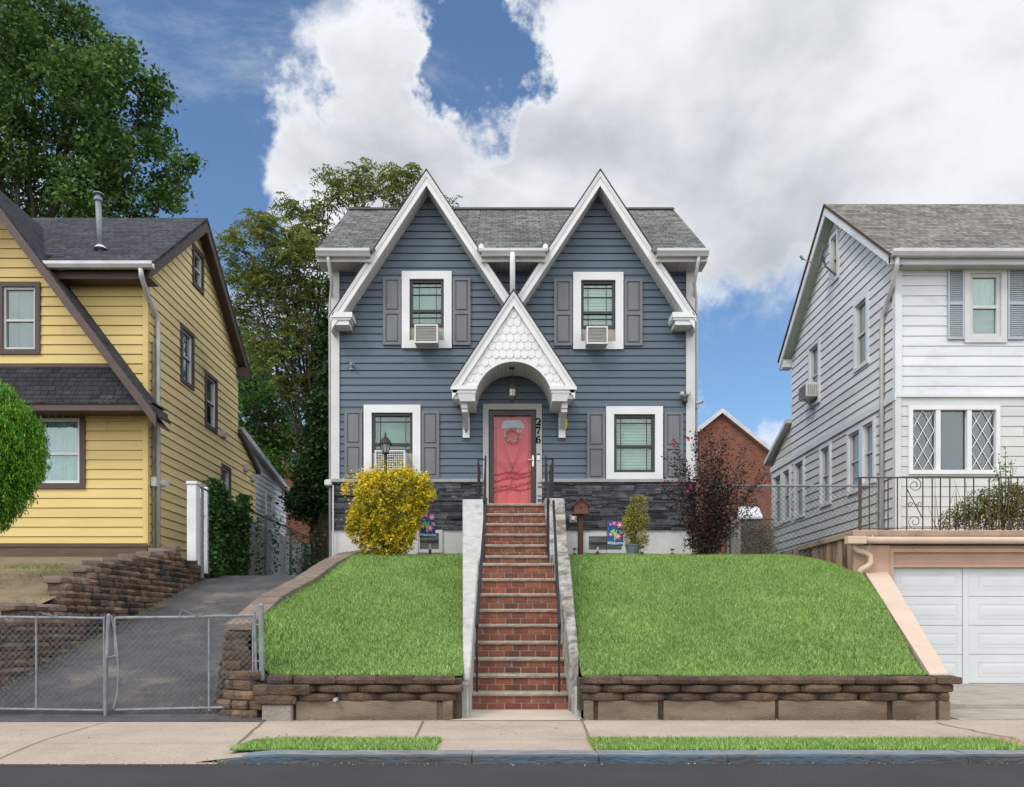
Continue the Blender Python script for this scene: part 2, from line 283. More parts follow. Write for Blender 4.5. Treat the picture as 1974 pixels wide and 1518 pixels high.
m_yflow = M('small_yellow', (.7, .5, .05), rough=.5)

# ---------------------------------------------------------------- mesh helpers
OFF = {}
class MB:
    def __init__(s): s.v = []; s.f = []; s.mi = []
    def add(s, vs, fs, mi=0):
        b = len(s.v); s.v.extend(tuple(v) for v in vs)
        for f in fs: s.f.append([b + i for i in f]); s.mi.append(mi)
    def box(s, x0, x1, y0, y1, z0, z1, mi=0):
        s.add([(x, y, z) for z in (z0, z1) for y in (y0, y1) for x in (x0, x1)],
              [(0, 2, 3, 1), (4, 5, 7, 6), (0, 1, 5, 4), (2, 6, 7, 3), (0, 4, 6, 2), (1, 3, 7, 5)], mi)
    def hexa(s, p, mi=0):      # eight points: bottom 4 (ccw), top 4
        s.add(p, [(0, 3, 2, 1), (4, 5, 6, 7), (0, 1, 5, 4), (1, 2, 6, 5), (2, 3, 7, 6), (3, 0, 4, 7)], mi)
    def bbox(s, x0, x1, y0, y1, z0, z1, bv=.01, mi=0):   # box with chamfered vertical and top/bottom edges
        pts = []
        for z, e in ((z0, bv), (z0 + bv, 0), (z1 - bv, 0), (z1, bv)):
            X0, X1, Y0, Y1 = x0 + e, x1 - e, y0 + e, y1 - e
            pts += [(X0 + bv, Y0, z), (X1 - bv, Y0, z), (X1, Y0 + bv, z), (X1, Y1 - bv, z), (X1 - bv, Y1, z), (X0 + bv, Y1, z), (X0, Y1 - bv, z), (X0, Y0 + bv, z)]
        fs = [tuple(reversed(range(8))), tuple(range(24, 32))]
        for k in range(3):
            for i in range(8):
                j = (i + 1) % 8; fs.append((k * 8 + i, k * 8 + j, k * 8 + 8 + j, k * 8 + 8 + i))
        s.add(pts, fs, mi)
    def prism(s, poly, fn, a, b, mi=0, caps=True):    # poly: list of 2D, fn(p,q,t)->3D
        n = len(poly)
        vs = [fn(p[0], p[1], a) for p in poly] + [fn(p[0], p[1], b) for p in poly]
        fs = [(i, (i + 1) % n, n + (i + 1) % n, n + i) for i in range(n)]
        if caps: fs += [tuple(range(n - 1, -1, -1)), tuple(range(n, 2 * n))]
        s.add(vs, fs, mi)
    def tube(s, pts, r, n=6, mi=0, cap=True, closed=False):
        pts = [Vector(p) for p in pts]; k = len(pts)
        if isinstance(r, (int, float)): r = [r] * k
        rings = []; prev = None
        for i, p in enumerate(pts):
            if closed: t = pts[(i + 1) % k] - pts[i - 1]
            else: t = pts[min(i + 1, k - 1)] - pts[max(i - 1, 0)]
            if t.length < 1e-9: t = Vector((0, 0, 1))
            t.normalize()
            ref = prev if prev is not None else (Vector((0, 0, 1)) if abs(t.z) < .9 else Vector((1, 0, 0)))
            a = (ref - t * ref.dot(t))
            if a.length < 1e-6: a = t.orthogonal()
            a.normalize(); prev = a; b = t.cross(a)
            rings.append([p + (a * math.cos(2 * math.pi * j / n + .4) + b * math.sin(2 * math.pi * j / n + .4)) * r[i] for j in range(n)])
        vs = [q for g in rings for q in g]; fs = []
        m = k if closed else k - 1
        for i in range(m):
            i2 = (i + 1) % k
            for j in range(n):
                j2 = (j + 1) % n; fs.append((i * n + j, i * n + j2, i2 * n + j2, i2 * n + j))
        if cap and not closed: fs += [tuple(range(n - 1, -1, -1)), tuple(range((k - 1) * n, k * n))]
        s.add(vs, fs, mi)
    def lathe(s, c, prof, n=12, mi=0):   # prof: (r,z)
        vs = []; fs = []
        for r, z in prof:
            for j in range(n): a = 2 * math.pi * j / n; vs.append((c[0] + r * math.cos(a), c[1] + r * math.sin(a), c[2] + z))
        for i in range(len(prof) - 1):
            for j in range(n): j2 = (j + 1) % n; fs.append((i * n + j, i * n + j2, (i + 1) * n + j2, (i + 1) * n + j))
        fs += [tuple(range(n - 1, -1, -1)), tuple(range((len(prof) - 1) * n, len(prof) * n))]
        s.add(vs, fs, mi)
    def quad(s, a, b, c, d, mi=0): s.add([a, b, c, d], [(0, 1, 2, 3)], mi)
    def build(s, name, mats, parent=None, smooth=False, origin=None, loc=None):
        if not isinstance(mats, (list, tuple)): mats = [mats]
        o = Vector((0, 0, 0))
        if parent is not None: o = OFF[parent.name]
        elif origin is not None: o = Vector(origin)
        me = bpy.data.meshes.new(name)
        V = np.array(s.v, dtype=float) - np.array(o)
        me.from_pydata(V.tolist(), [], s.f)
        for m in mats: me.materials.append(m)
        if len(mats) > 1: me.polygons.foreach_set('material_index', s.mi)
        uvl = me.uv_layers.new(name='UVMap')
        np_ = len(me.polygons); nl = len(me.loops)
        nn = np.empty(np_ * 3); me.polygons.foreach_get('normal', nn); nn = nn.reshape(-1, 3)
        lt = np.empty(np_, dtype=int); me.polygons.foreach_get('loop_total', lt)
        lv = np.empty(nl, dtype=int); me.loops.foreach_get('vertex_index', lv)
        ln = np.repeat(nn, lt, axis=0)
        v = np.array([0, 0, 1.]) - ln * ln[:, 2:3]; flat = np.abs(ln[:, 2]) > .99
        v[flat] = (0, 1, 0); v /= np.linalg.norm(v, axis=1, keepdims=True) + 1e-12
        u = np.cross(v, ln); co = V[lv]
        uv = np.stack([(co * u).sum(1), (co * v).sum(1)], 1)
        uvl.data.foreach_set('uv', uv.ravel())
        if smooth: me.polygons.foreach_set('use_smooth', [True] * np_)
        me.update()
        ob = bpy.data.objects.new(name, me); COL.objects.link(ob)
        if parent is not None: ob.parent = parent
        else: ob.location = o
        OFF[ob.name] = o
        return ob
def tag(o, label=None, cat=None, group=None, kind=None):
    if label: o['label'] = label
    if cat: o['category'] = cat
    if group: o['group'] = group
    if kind: o['kind'] = kind
    return o
def root(name, loc, label, cat, group=None):
    o = bpy.data.objects.new(name, None); COL.objects.link(o); o.location = loc; o.empty_display_size = .2
    OFF[o.name] = Vector(loc); return tag(o, label, cat, group)
def copy_tree(o, parent=None):
    c = o.copy(); COL.objects.link(c); OFF[c.name] = OFF[o.name]
    if parent is not None: c.parent = parent
    for ch in list(o.children): copy_tree(ch, c)
    return c
def front(D): return lambda u, z, o: (u, D - o, z)
def sideR(X): return lambda u, z, o: (X + o, u, z)
def sideL(X): return lambda u, z, o: (X - o, u, z)
def lbox(mb, pl, u0, u1, z0, z1, o0, o1, mi=0):
    mb.hexa([pl(u0, z0, o1), pl(u1, z0, o1), pl(u1, z0, o0), pl(u0, z0, o0), pl(u0, z1, o1), pl(u1, z1, o1), pl(u1, z1, o0), pl(u0, z1, o0)], mi)
def lring(mb, pl, u0, u1, z0, z1, w, o0, o1, mi=0, wb=None):
    wb = w if wb is None else wb
    lbox(mb, pl, u0, u1, z1 - w, z1, o0, o1, mi); lbox(mb, pl, u0, u1, z0, z0 + wb, o0, o1, mi)
    lbox(mb, pl, u0, u0 + w, z0 + wb, z1 - w, o0, o1, mi); lbox(mb, pl, u1 - w, u1, z0 + wb, z1 - w, o0, o1, mi)
def crossings(poly, z):
    xs = []
    for i in range(len(poly)):
        (x0, z0), (x1, z1) = poly[i], poly[(i + 1) % len(poly)]
        if (z0 <= z) != (z1 <= z): xs.append(x0 + (x1 - x0) * (z - z0) / (z1 - z0))
    xs.sort(); return [(xs[i], xs[i + 1]) for i in range(0, len(xs) - 1, 2)]
def siding(mb, pl, poly, holes, zb, zt, expo, out=.02, thin=.004, wav=0.0, mi=0, gap=.013, seam=.5):
    z = zb
    while z < zt - 1e-4:
        z1 = min(z + expo, zt); bps = sorted({z, z1} | {h for q in holes for h in (q[2], q[3]) if z < h < z1} | {p[1] for p in poly if z < p[1] < z1})
        for a, b in zip(bps[:-1], bps[1:]):
            if b - a < 1e-4: continue
            e = 1e-4
            def iv(zz):
                L = crossings(poly, zz)
                for u0, u1, h0, h1 in holes:
                    if h0 <= (a + b) / 2 <= h1:
                        N = []
                        for s0, s1 in L:
                            if u1 <= s0 or u0 >= s1: N.append((s0, s1)); continue
                            if s0 < u0: N.append((s0, u0))
                            if s1 > u1: N.append((u1, s1))
                        L = N
                return L
            A, B = iv(a + e), iv(b - e)
            if len(A) != len(B):
                if len(A) > len(B): B = [((p + q) / 2, (p + q) / 2) for p, q in A] if not B else B
                else: continue
            oa = out - (out - thin) * (a - z) / expo; ob = out - (out - thin) * (b - z) / expo
            pairs = list(zip(A, B))
            if seam and len(bps) == 2:
                NP = []
                for (p, q), (r, t) in pairs:
                    if q - p > 1.6 and rnd.random() < seam:
                        c = rnd.uniform(max(p, r) + .4, min(q, t) - .4); NP += [((p, c - .002), (r, c - .002)), ((c + .002, q), (c + .002, t))]
                    else: NP.append(((p, q), (r, t)))
                pairs = NP
            for (p, q), (r, t) in pairs:
                if wav:
                    n = max(1, int((q - p) / .45)); js = [wav * math.sin(7.1 * z + 3.3 * (p + (q - p) * i / n)) * .6 + rnd.uniform(-wav, wav) * .4 for i in range(n + 1)]
                else: n = 1; js = [0, 0]
                vs = []; fs = []
                for i in range(n + 1):
                    f = i / n; lo = p + (q - p) * f; hi = r + (t - r) * f
                    dz = js[i] if (a == z) else 0
                    top = b == z1; zt_ = b + (js[i] if top else 0); g = min(gap, (b - a) * .6) if top else 0; f3 = g / (b - a); hm = hi + (lo - hi) * f3
                    vs += [pl(lo, a + dz, -.016), pl(lo, a + dz, oa), pl(hm, zt_ - g, ob), pl(hm, zt_ - g, -.016 if top else ob), pl(hi, zt_ + .002, -.016 if top else ob)]
                for i in range(n):
                    k = i * 5
                    fs.append((k + 1, k + 6, k + 7, k + 2))
                    if a == z: fs.append((k, k + 5, k + 6, k + 1))
                    if b == z1: fs += [(k + 2, k + 7, k + 8, k + 3), (k + 3, k + 8, k + 9, k + 4)]
                mb.add(vs, fs, mi)
        z = z1
def make_window(H, pl, u0, u1, z0, z1, cw, mcas, mfr, cover='blind', zm=None, vb=(), hb=(), fw=.045, glass=None, zbot=None, co=.05, lab=None, name='window', sill=0, cb=None):
    """casing with sash frame, pane and a covering behind the glass"""
    mb = MB(); lring(mb, pl, u0, u1, z0, z1, cw, -.10, co, wb=cb)
    if sill: lbox(mb, pl, u0 - .03, u1 + .03, z0 - .035, z0 - .002, -.02, co + sill)
    w = mb.build(name, mcas, H); tag(w, lab)
    cbb = cw if cb is None else cb
    a, b, c, d = u0 + cw, u1 - cw, z0 + cbb, z1 - cw
    lo = c if zbot is None else zbot
    f = MB(); lring(f, pl, a, b, lo, d, fw, -.07, .004, wb=fw)
    zm = (lo + d) / 2 if zm is None else zm
    lbox(f, pl, a + fw, b - fw, zm - fw * .45, zm + fw * .45, -.068, .0)
    for u in vb: lbox(f, pl, u - .006, u + .006, lo + fw, d - fw, -.05, -.015)
    for q in hb: lbox(f, pl, a + fw, b - fw, q - .006, q + .006, -.051, -.014)
    f.build('frame', mfr, w)
    g = MB(); lbox(g, pl, a + .01, b - .01, lo + .01, d - .01, -.046, -.042); g.build('pane', glass or m_glass, w)
    k = MB()
    lbox(k, pl, a - .02, b + .02, c - .02, d + .02, -.16, -.14, 1)
    if cover == 'blind':
        z = lo + fw
        while z < d - fw: lbox(k, pl, a + .005, b - .005, z, z + .044, -.115, -.101, 0); z += .062
        k.build('blind', [m_slats, m_blindG], w)
    elif cover == 'shade':
        lbox(k, pl, a + .005, b - .005, lo + .01, d - .005, -.12, -.115, 0)
        k.build('blind', [m_blindG, m_dark], w)
    elif cover in ('curtain', 'curtain_blue', 'half'):
        n = 40; vs = []
        zlo = lo if cover != 'half' else zm
        for i in range(n + 1):
            u = a + (b - a) * i / n; o = -.10 + .012 * math.sin(i * 1.9) + .006 * math.sin(i * .7)
            if cover == 'curtain' and .36 < i / n < .64: o = -.133
            vs += [pl(u, zlo, o), pl(u, d, o)]
        k.add(vs, [(2 * i, 2 * i + 2, 2 * i + 3, 2 * i + 1) for i in range(n)], 0)
        k.build('curtain', [m_curtB if cover == 'curtain_blue' else m_curt, m_midgl], w)
    elif cover == 'dark': k.build('interior_shade', [m_dark, m_dark], w)
    else: k.build('interior_shade', [m_midgl, m_midgl], w)
    return w
def leaves(name, pts, sizes, mats, parent=None, origin=None, up=.4, asp=.55, mi=None, dirs=None, smooth=False, fold=.0):
    pts = np.asarray(pts, float); n = len(pts); sizes = np.asarray(sizes, float).reshape(-1, 1)
    o = np.array(OFF[parent.name]) if parent is not None else (np.array(origin, float) if origin is not None else np.zeros(3))
    nrm = NR.normal(size=(n, 3)); nrm[:, 2] = np.abs(nrm[:, 2]) + up; nrm /= np.linalg.norm(nrm, axis=1, keepdims=True)
    t = NR.normal(size=(n, 3)) if dirs is None else np.asarray(dirs, float) + NR.normal(size=(n, 3)) * .25
    t -= nrm * (t * nrm).sum(1, keepdims=True); t /= np.linalg.norm(t, axis=1, keepdims=True) + 1e-9
    b = np.cross(nrm, t)
    P_ = pts - o
    V = np.stack([P_ - t * sizes * .5, P_ + b * sizes * asp * .5 - t * sizes * .08, P_ + t * sizes * .5, P_ - b * sizes * asp * .5 - t * sizes * .08], 1).reshape(-1, 3)
    return rawmesh(name, V, 4, mats, parent, o, mi)
def rawmesh(name, V, k, mats, parent, o, mi=None):
    n = len(V) // k
    me = bpy.data.meshes.new(name); me.vertices.add(n * k); me.vertices.foreach_set('co', V.astype(np.float32).ravel())
    me.loops.add(n * k); me.loops.foreach_set('vertex_index', np.arange(n * k, dtype=np.int32))
    me.polygons.add(n); me.polygons.foreach_set('loop_start', np.arange(0, n * k, k, dtype=np.int32))
    if mi is not None: me.polygons.foreach_set('material_index', np.asarray(mi, dtype=np.int32))
    if not isinstance(mats, (list, tuple)): mats = [mats]
    for m in mats: me.materials.append(m)
    me.update(calc_edges=True); me.validate()
    ob = bpy.data.objects.new(name, me); COL.objects.link(ob)
    if parent is not None: ob.parent = parent
    else: ob.location = o
    OFF[ob.name] = Vector(o); return ob
def gable_chev(xa, za, half, slope, t, below=0.0, cutz=None):
    """chevron polygon under the line za - slope*|x-xa|; t = vertical thickness, starts 'below' under the line"""
    zf = za - slope * half
    return [(xa - half, zf - below), (xa, za - below), (xa + half, zf - below), (xa + half, zf - below - t), (xa, za - below - t), (xa - half, zf - below - t)]
XZ = lambda p, q, t: (p, t, q)
YZ = lambda p, q, t: (t, p, q)

# ================================================================= GROUND
def lin(x, xs, ys): return float(np.interp(x, xs, ys))
def sheet(name, xs, ys, zf, mat, kind='structure', thick=.0, label=None):
    mb = MB(); nx, ny = len(xs), len(ys)
    mb.add([(x, y, zf(x, y)) for y in ys for x in xs], [(j * nx + i, j * nx + i + 1, (j + 1) * nx + i + 1, (j + 1) * nx + i) for j in range(ny - 1) for i in range(nx - 1)])
    o = mb.build(name, mat); tag(o, label, None, None, kind); return o
ZW = -1.02; ZR = -1.085
sheet('ground', [-900, -60, -12, -6.3, -3, 0, 6, 12, 60, 900], [-900, -30, 6.5, 16.9, 17.5, 60, 900], lambda x, y: lin(y, [0, 16.9, 17.5, 60, 900], [-1.3, -1.3, .95, .95, 1.0]), m_soil)
sheet('road', [-300, -20, 0, 20, 300], [-14, 0, 6.61], lambda x, y: ZR, m_asph)
XK = PX(440, 6.9)
def side_z(x, y):
    if x < XK + .3:
        k = min(1, max(0, (XK + .3 - x) / .5)); e = min(1, max(0, (7.8 - y) / 1.15)); return ZW - k * e * e * .058
    return ZW
sheet('sidewalk', [-60, -20, -12] + [-9 + .25 * i for i in range(30)] + [-1.5, 0, 2, 4, 5, 12, 60], [6.62, 6.8, 7.0, 7.2, 7.5, 7.8, 8.2, 8.7, 9.12, 9.6], side_z, m_walk)
# smooth walk in front of the steps and the garage apron
sheet('step_landing_walk', [PX(872, 9.3), PX(1122, 9.3)], [9.08, 10.6], lambda x, y: ZW + .006, m_walk2)
sheet('garage_driveway', [5.0, 8, 14], [9.0, 9.2, 10.35], lambda x, y: ZW - .012 + .02 * (y > 9.1), m_drive)
mb = MB(); mb.box(4.9, 14, 10.4, 14.4, -1.3, -.965); mb.box(4.9, 14, 10.36, 10.4, -1.3, -.99); tag(mb.build('garage_apron', m_drive), None, None, None, 'structure')
# sidewalk joints and cracks
mb = MB()
def joint(p, q, w=.012, wig=0.0, n=1):
    p = Vector((*p, 0)); q = Vector((*q, 0)); d = (q - p).normalized(); s = Vector((-d.y, d.x, 0)) * w * .5
    pts = [p.lerp(q, i / n) + (Vector((-d.y, d.x, 0)) * rnd.uniform(-wig, wig) if 0 < i < n else Vector((0, 0, 0))) for i in range(n + 1)]
    for a, b in zip(pts[:-1], pts[1:]):
        zz = lambda v: side_z(v.x, v.y) + .006
        mb.quad(*[(v.x, v.y, zz(v)) for v in (a - s, b - s, b + s, a + s)])
joint((PX(1121, 9.2), 9.2), (PX(1143, 7.0), 6.84), .022, .004, 12)
joint((PX(510, 9.05), 9.05), (PX(455, 7.2), 7.2), .022, .008, 10)
joint((-4.3, 8.9), (-4.1, 6.64), .011, .004, 10); joint((PX(815, 9), 9.05), (PX(800, 7.55), 7.5), .018, .004, 6)
joint((-12, 7.35), (PX(440, 7.3), 7.35), .006, .002, 20); joint((PX(850, 7.5), 7.52), (PX(1140, 7.5), 7.52), .006)
joint((PX(872, 9.07), 9.07), (PX(1120, 9.07), 9.07), .01, .003, 8)
joint((PX(900, 8.8), 8.85), (PX(1010, 7.9), 7.9), .006, .03, 12); joint((PX(690, 8.6), 8.7), (PX(610, 7.6), 7.7), .005, .03, 10)
joint((4.6, 8.85), (PX(1965, 7.5), 7.55), .02, .03, 9); joint((5.0, 9.2), (9, 9.0), .015, .03, 14); joint((5.1, 9.9), (8.5, 9.5), .01, .06, 14); joint((-8.5, 8.2), (-8.3, 6.82), .016)
tag(mb.build('sidewalk_joints', m_crack), None, None, None, 'structure')
# small stones and leaf litter lying on the walk and gutter
mb = MB()
for i in range(170):
    if i < 90: x = rnd.uniform(-5, 6); y = rnd.choice([rnd.uniform(6.54, 6.60), rnd.uniform(7.6, 9.0), rnd.uniform(6.54, 6.60)])
    else: x = rnd.uniform(-6, 6); y = rnd.uniform(6.48, 6.60)
    z = ZR if y < 6.61 else side_z(x, y); r = rnd.uniform(.004, .011)
    mb.lathe((x, y, z + .002), [(r * .7, 0), (r, r * .5), (r * .4, r)], 5)
tag(mb.build('gutter_grit', M('grit', (.30, .24, .17), (.15, .11, .07), sc=20, rough=1, isl=.4)), None, None, None, 'stuff')
o = bpy.data.objects['gutter_grit']; o['label'] = 'small stones and leaf bits lying in the road gutter'; o['category'] = 'grit'
# kerb: stones end to end
K = root('kerb', (0, 6.7, ZR), 'low stone kerb with flaking blue paint along the road edge', 'kerb')
xs = [XK, PX(912, 6.85), PX(1148, 6.85), PX(1388, 6.85), PX(1836, 6.85), 6.5, 9, 12]
for a, b in zip(xs[:-1], xs[1:]):
    mb = MB(); n = max(2, int((b - a) / .12)); vs = []
    for i in range(n + 1):
        x = a + .004 + (b - a - .008) * i / n; j = rnd.uniform(-.006, .006); t = rnd.uniform(-.004, .004)
        zt = ZW + .008 + t - (.055 * max(0, 1 - (x - XK) / .35) if x < XK + .35 else 0)
        vs += [(x, 6.595 + j, ZR - .1), (x, 6.602 + j, zt - .014), (x, 6.620 + j * .5, zt), (x, 6.828, zt + .004), (x, 6.828, ZR - .1)]
    fs = []
    for i in range(n):
        k = i * 5
        for j in range(4): fs.append((k + j, k + 5 + j, k + 6 + j, k + 1 + j))
    fs += [(0, 1, 2, 3, 4), tuple(n * 5 + q for q in (4, 3, 2, 1, 0))]
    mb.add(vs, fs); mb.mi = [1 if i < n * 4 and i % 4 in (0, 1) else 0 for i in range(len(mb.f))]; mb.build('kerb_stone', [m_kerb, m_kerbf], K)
# dropped kerb at the drive
sheet('driveway_apron_lip', [-14, -9, XK - .9, XK - .3, XK + .02], [6.56, 6.625], lambda x, y: ZR + .004 if y < 6.6 else ZW - .058 + .002, m_walk)

# ---- lawn
LD = [9.36, 10.2, 11.1, 12.5, 13.75, 14.6, 15.4, 17.0]
def lawn_z(x, y):
    base = lin(y, [9.3, 9.5, 14.4, 15.0, 15.6, 17.2], [-.55, -.53, 1.19, 1.29, 1.33, 1.34])
    convex = lin(y, [9.3, 9.5, 10.2, 11.1, 12.5, 13.75, 15, 17.2], [-.55, -.42, .10, .38, .68, 1.02, 1.31, 1.36])
    k = min(1, max(0, (-x - 1.9) / 1.1)); z = base * (1 - k) + convex * k
    if x > 4.7:
        q = min(1, (x - 4.7) / 1.1); z -= q * q * (.14 * min(1, max(0, (y - 12.2) / 2)) ) * (1 - min(1, max(0, (y - 15.0) / 3)) * .3)
    return z + .012 * math.sin(x * 3.1 + y * 1.7) * math.sin(y * 2.3 - x)
def lawn_left(y): return lin(y, [9.36, 9.5, 10.0, 10.6, 12, 14, 16, 17], [-2.66, -2.78, -3.08, -3.16, -3.10, -2.98, -2.9, -2.86])
def lawn_right(y): return lin(y, [9.36, 14.0, 14.05, 17], [PX(1786, 9.36), 6.0, 5.86, 5.86])
CKL = lambda y: lin(y, [9.5, 15.2, 17], [-.49, -.79, -.82])     # outer faces of the stair cheeks
CKR = lambda y: lin(y, [9.5, 12.6, 15.2, 17], [.86, .97, 1.07, 1.07])
ys = np.linspace(9.34, 16.9, 64)
for nm, L0, L1 in (('lawn_ground', lawn_left, CKL), ('lawn_ground', CKR, lawn_right)):
    mb = MB(); nx = 28
    mb.add([(L0(y) + (L1(y) - L0(y)) * i / (nx - 1), y, lawn_z(L0(y) + (L1(y) - L0(y)) * i / (nx - 1), y)) for y in ys for i in range(nx)],
           [(j * nx + i, j * nx + i + 1, (j + 1) * nx + i + 1, (j + 1) * nx + i) for j in range(len(ys) - 1) for i in range(nx - 1)])
    tag(mb.build(nm, m_lawnbase), None, None, None, 'structure')
m_grass = leafmat('lawn_grass_blades', [(.07, .14, .022), (.15, .28, .045), (.23, .39, .075), (.33, .50, .13), (.60, .70, .34)], .25, .45, (.9, 1.12))
def grass(name, xs, ys, zf, dens, h, w, label, inside=None, mat=None):
    area = (xs[1] - xs[0]) * (ys[1] - ys[0]); n = int(area * dens)
    x = NR.uniform(xs[0], xs[1], n); y = NR.uniform(ys[0], ys[1], n)
    if inside is not None: k = inside(x, y); x = x[k]; y = y[k]; n = len(x)
    z = zf(x, y)
    hh = h * NR.uniform(.55, 1.25, n); a = NR.uniform(0, 2 * np.pi, n); lean = NR.uniform(.2, 1.0, n) * hh
    cl = np.sin(x * 9 + y * 4) * np.sin(y * 11 - x * 5)
    ww = w * NR.uniform(.6, 1.3, n); b = NR.uniform(0, np.pi, n)
    base = np.stack([x, y, z - .004], 1); side = np.stack([np.cos(b), np.sin(b) * .5, 0 * b], 1) * ww[:, None] * .5
    tip = base + np.stack([np.cos(a) * lean, np.sin(a) * lean - .1 * hh, hh], 1)
    V = np.stack([base - side, base + side, tip], 1).reshape(-1, 3)
    o = rawmesh(name, V, 3, mat or m_grass, None, np.zeros(3)); return tag(o, label, 'grass', None, 'stuff')
vz = np.vectorize(lawn_z); vl = np.vectorize(lawn_left); vr = np.vectorize(lawn_right); vcl = np.vectorize(CKL); vcr = np.vectorize(CKR)
grass('lawn_grass', (-3.2, -.45), (9.36, 15.6), vz, 8200, .048, .0105, 'short bright green lawn grass on the slope left of the brick steps', lambda x, y: (x > vl(y)) & (x < vcl(y) - .005))
grass('lawn_grass', (.8, 6.0), (9.36, 15.8), vz, 8200, .048, .0105, 'short bright green lawn grass on the slope right of the brick steps', lambda x, y: (x > vcr(y) + .005) & (x < vr(y) - .01))
gl0, gl1 = PX(453, 7.0), PX(843, 7.0); gr0, gr1 = PX(1143, 7.0), PX(1972, 7.0)
for x0, x1 in ((gl0, gl1), (gr0, gr1)):
    sheet('verge_soil', [x0, x1], [6.832, 7.52], lambda x, y: ZW + .008, m_lawnbase)
zc = lambda x, y: np.full_like(x, ZW + .008)
grass('verge_grass', (gl0, gl1), (6.84, 7.53), zc, 9500, .04, .009, 'clipped grass strip by the kerb on the left of the crossing', lambda x, y: x > gl0 + np.clip((y - 7.0), 0, 1) * .25 + np.clip((y - 7.4), 0, 1) * .9)
grass('verge_grass', (gr0, gr1), (6.84, 7.53), zc, 9500, .04, .009, 'clipped grass strip by the kerb on the right of the crossing', lambda x, y: x < gr1 - .02)
grass('dead_grass', (gr1 - .04, gr1 + .25), (7.1, 7.55), zc, 1500, .05, .008, 'dry straw coloured grass at the far right end of the verge', mat=leafmat('straw', [(.45, .34, .16), (.3, .22, .1)]))
# driveway
def drv_z(x, y): return lin(y, [9.0, 9.25, 17.4, 28], [ZW + .006, -.985, 1.09, 1.12])
sheet('driveway', [-6.6, -5.5, -4.6, -3.6, -2.62], [8.96] + list(np.linspace(9.25, 17.4, 10)) + [28], drv_z, m_path)
# neighbour's yard on the left
def yard_z(x, y): return lin(y, [9, 10, 11.3, 13, 16.5, 18], [-.35, -.12, .22, .80, 1.40, 1.45])
sheet('bank', [-16, -12, -9, -6.5], list(np.linspace(9, 18, 18)), lambda x, y: yard_z(x, y) + .03 * math.sin(x * 2 + y * 3), m_drygrass)
grass('bank_grass', (-9.5, -6.6), (9.6, 14.8), np.vectorize(yard_z), 900, .06, .012, 'patchy dry grass on the bank above the left stone wall',
      lambda x, y: (np.sin(x * 3 + 1) * np.sin(y * 2.2) + NR.normal(size=len(x)) * .4) > .1, mat=leafmat('dry_grass_blades', [(.09, .13, .03), (.2, .18, .07), (.32, .25, .12)]))

# ================================================================= BLOCK RETAINING WALLS
def rblock(mb, c, t, L, d, h, z, bulge=.03, j=.006, mi=0):
    """one split-face block: centre front c (x,y), tangent t, length, depth, height"""
    tx, ty = t; nx, ny = -ty, tx                 # n points to the back
    e = .012
    prof = [(-L / 2, bulge), (-L * .37, bulge * .42), (-L * .17, bulge * .05 + rnd.uniform(-.6, .6) * j), (L * .17, bulge * .05 + rnd.uniform(-.6, .6) * j), (L * .37, bulge * .42), (L / 2, bulge), (L / 2 - .02, d), (-L / 2 + .02, d)]
    lay = []
    for zz, ins in ((z, e), (z + e, 0), (z + h * .55, -rnd.uniform(0, j)), (z + h - e, 0), (z + h, e)):
        lay.append([(c[0] + tx * (a * (1 - ins / L)) + nx * (b + ins), c[1] + ty * (a * (1 - ins / L)) + ny * (b + ins), zz + rnd.uniform(-.0015, .0015)) for a, b in prof])
    n = 8; vs = [p for l in lay for p in l]; fs = [tuple(range(n - 1, -1, -1)), tuple(range(4 * n, 5 * n))]
    for k in range(4):
        for i in range(n): i2 = (i + 1) % n; fs.append((k * n + i, k * n + i2, k * n + n + i2, k * n + n + i))
    mb.add(vs, fs, mi)
def path_at(path, s):
    for (a, b) in zip(path[:-1], path[1:]):
        l = math.dist(a, b)
        if s <= l or b is path[-1]:
            f = s / l; return (a[0] + (b[0] - a[0]) * f, a[1] + (b[1] - a[1]) * f), ((b[0] - a[0]) / l, (b[1] - a[1]) / l)
        s -= l
def blockwall(path, zb, ztop, L, d, h, batter, jit=.012, gap=.004, capmi=None, bulge=.03, lean_jit=.012):
    mb = MB(); tot = sum(math.dist(a, b) for a, b in zip(path[:-1], path[1:]))
    zmin = min(zb(path_at(path, tot * i / 20 * .999)[0]) for i in range(21)); n = 0; z = zmin
    while n < 40:
        s = -rnd.uniform(0, L); any_ = False
        while s < tot:
            l = L * rnd.uniform(.82, 1.15); m = s + l / 2
            if 0 <= m <= tot:
                c, t = path_at(path, min(m, tot - .001)); zt = ztop(m)
                if z + h <= zt + h * .5 and z + h > zb(c):
                    nx, ny = -t[1], t[0]; k = max(0, (z - zb(c))) / h
                    off = batter * k + rnd.uniform(-lean_jit, lean_jit); last = z + 2 * h > zt + h * .5
                    rblock(mb, (c[0] + nx * off, c[1] + ny * off), t, l - gap, d, h - rnd.uniform(.002, .008), z, bulge, jit, (capmi or 0) if last else 0); any_ = True
            s += l
        z += h; n += 1
        if not any_ and n > 3: break
    return mb
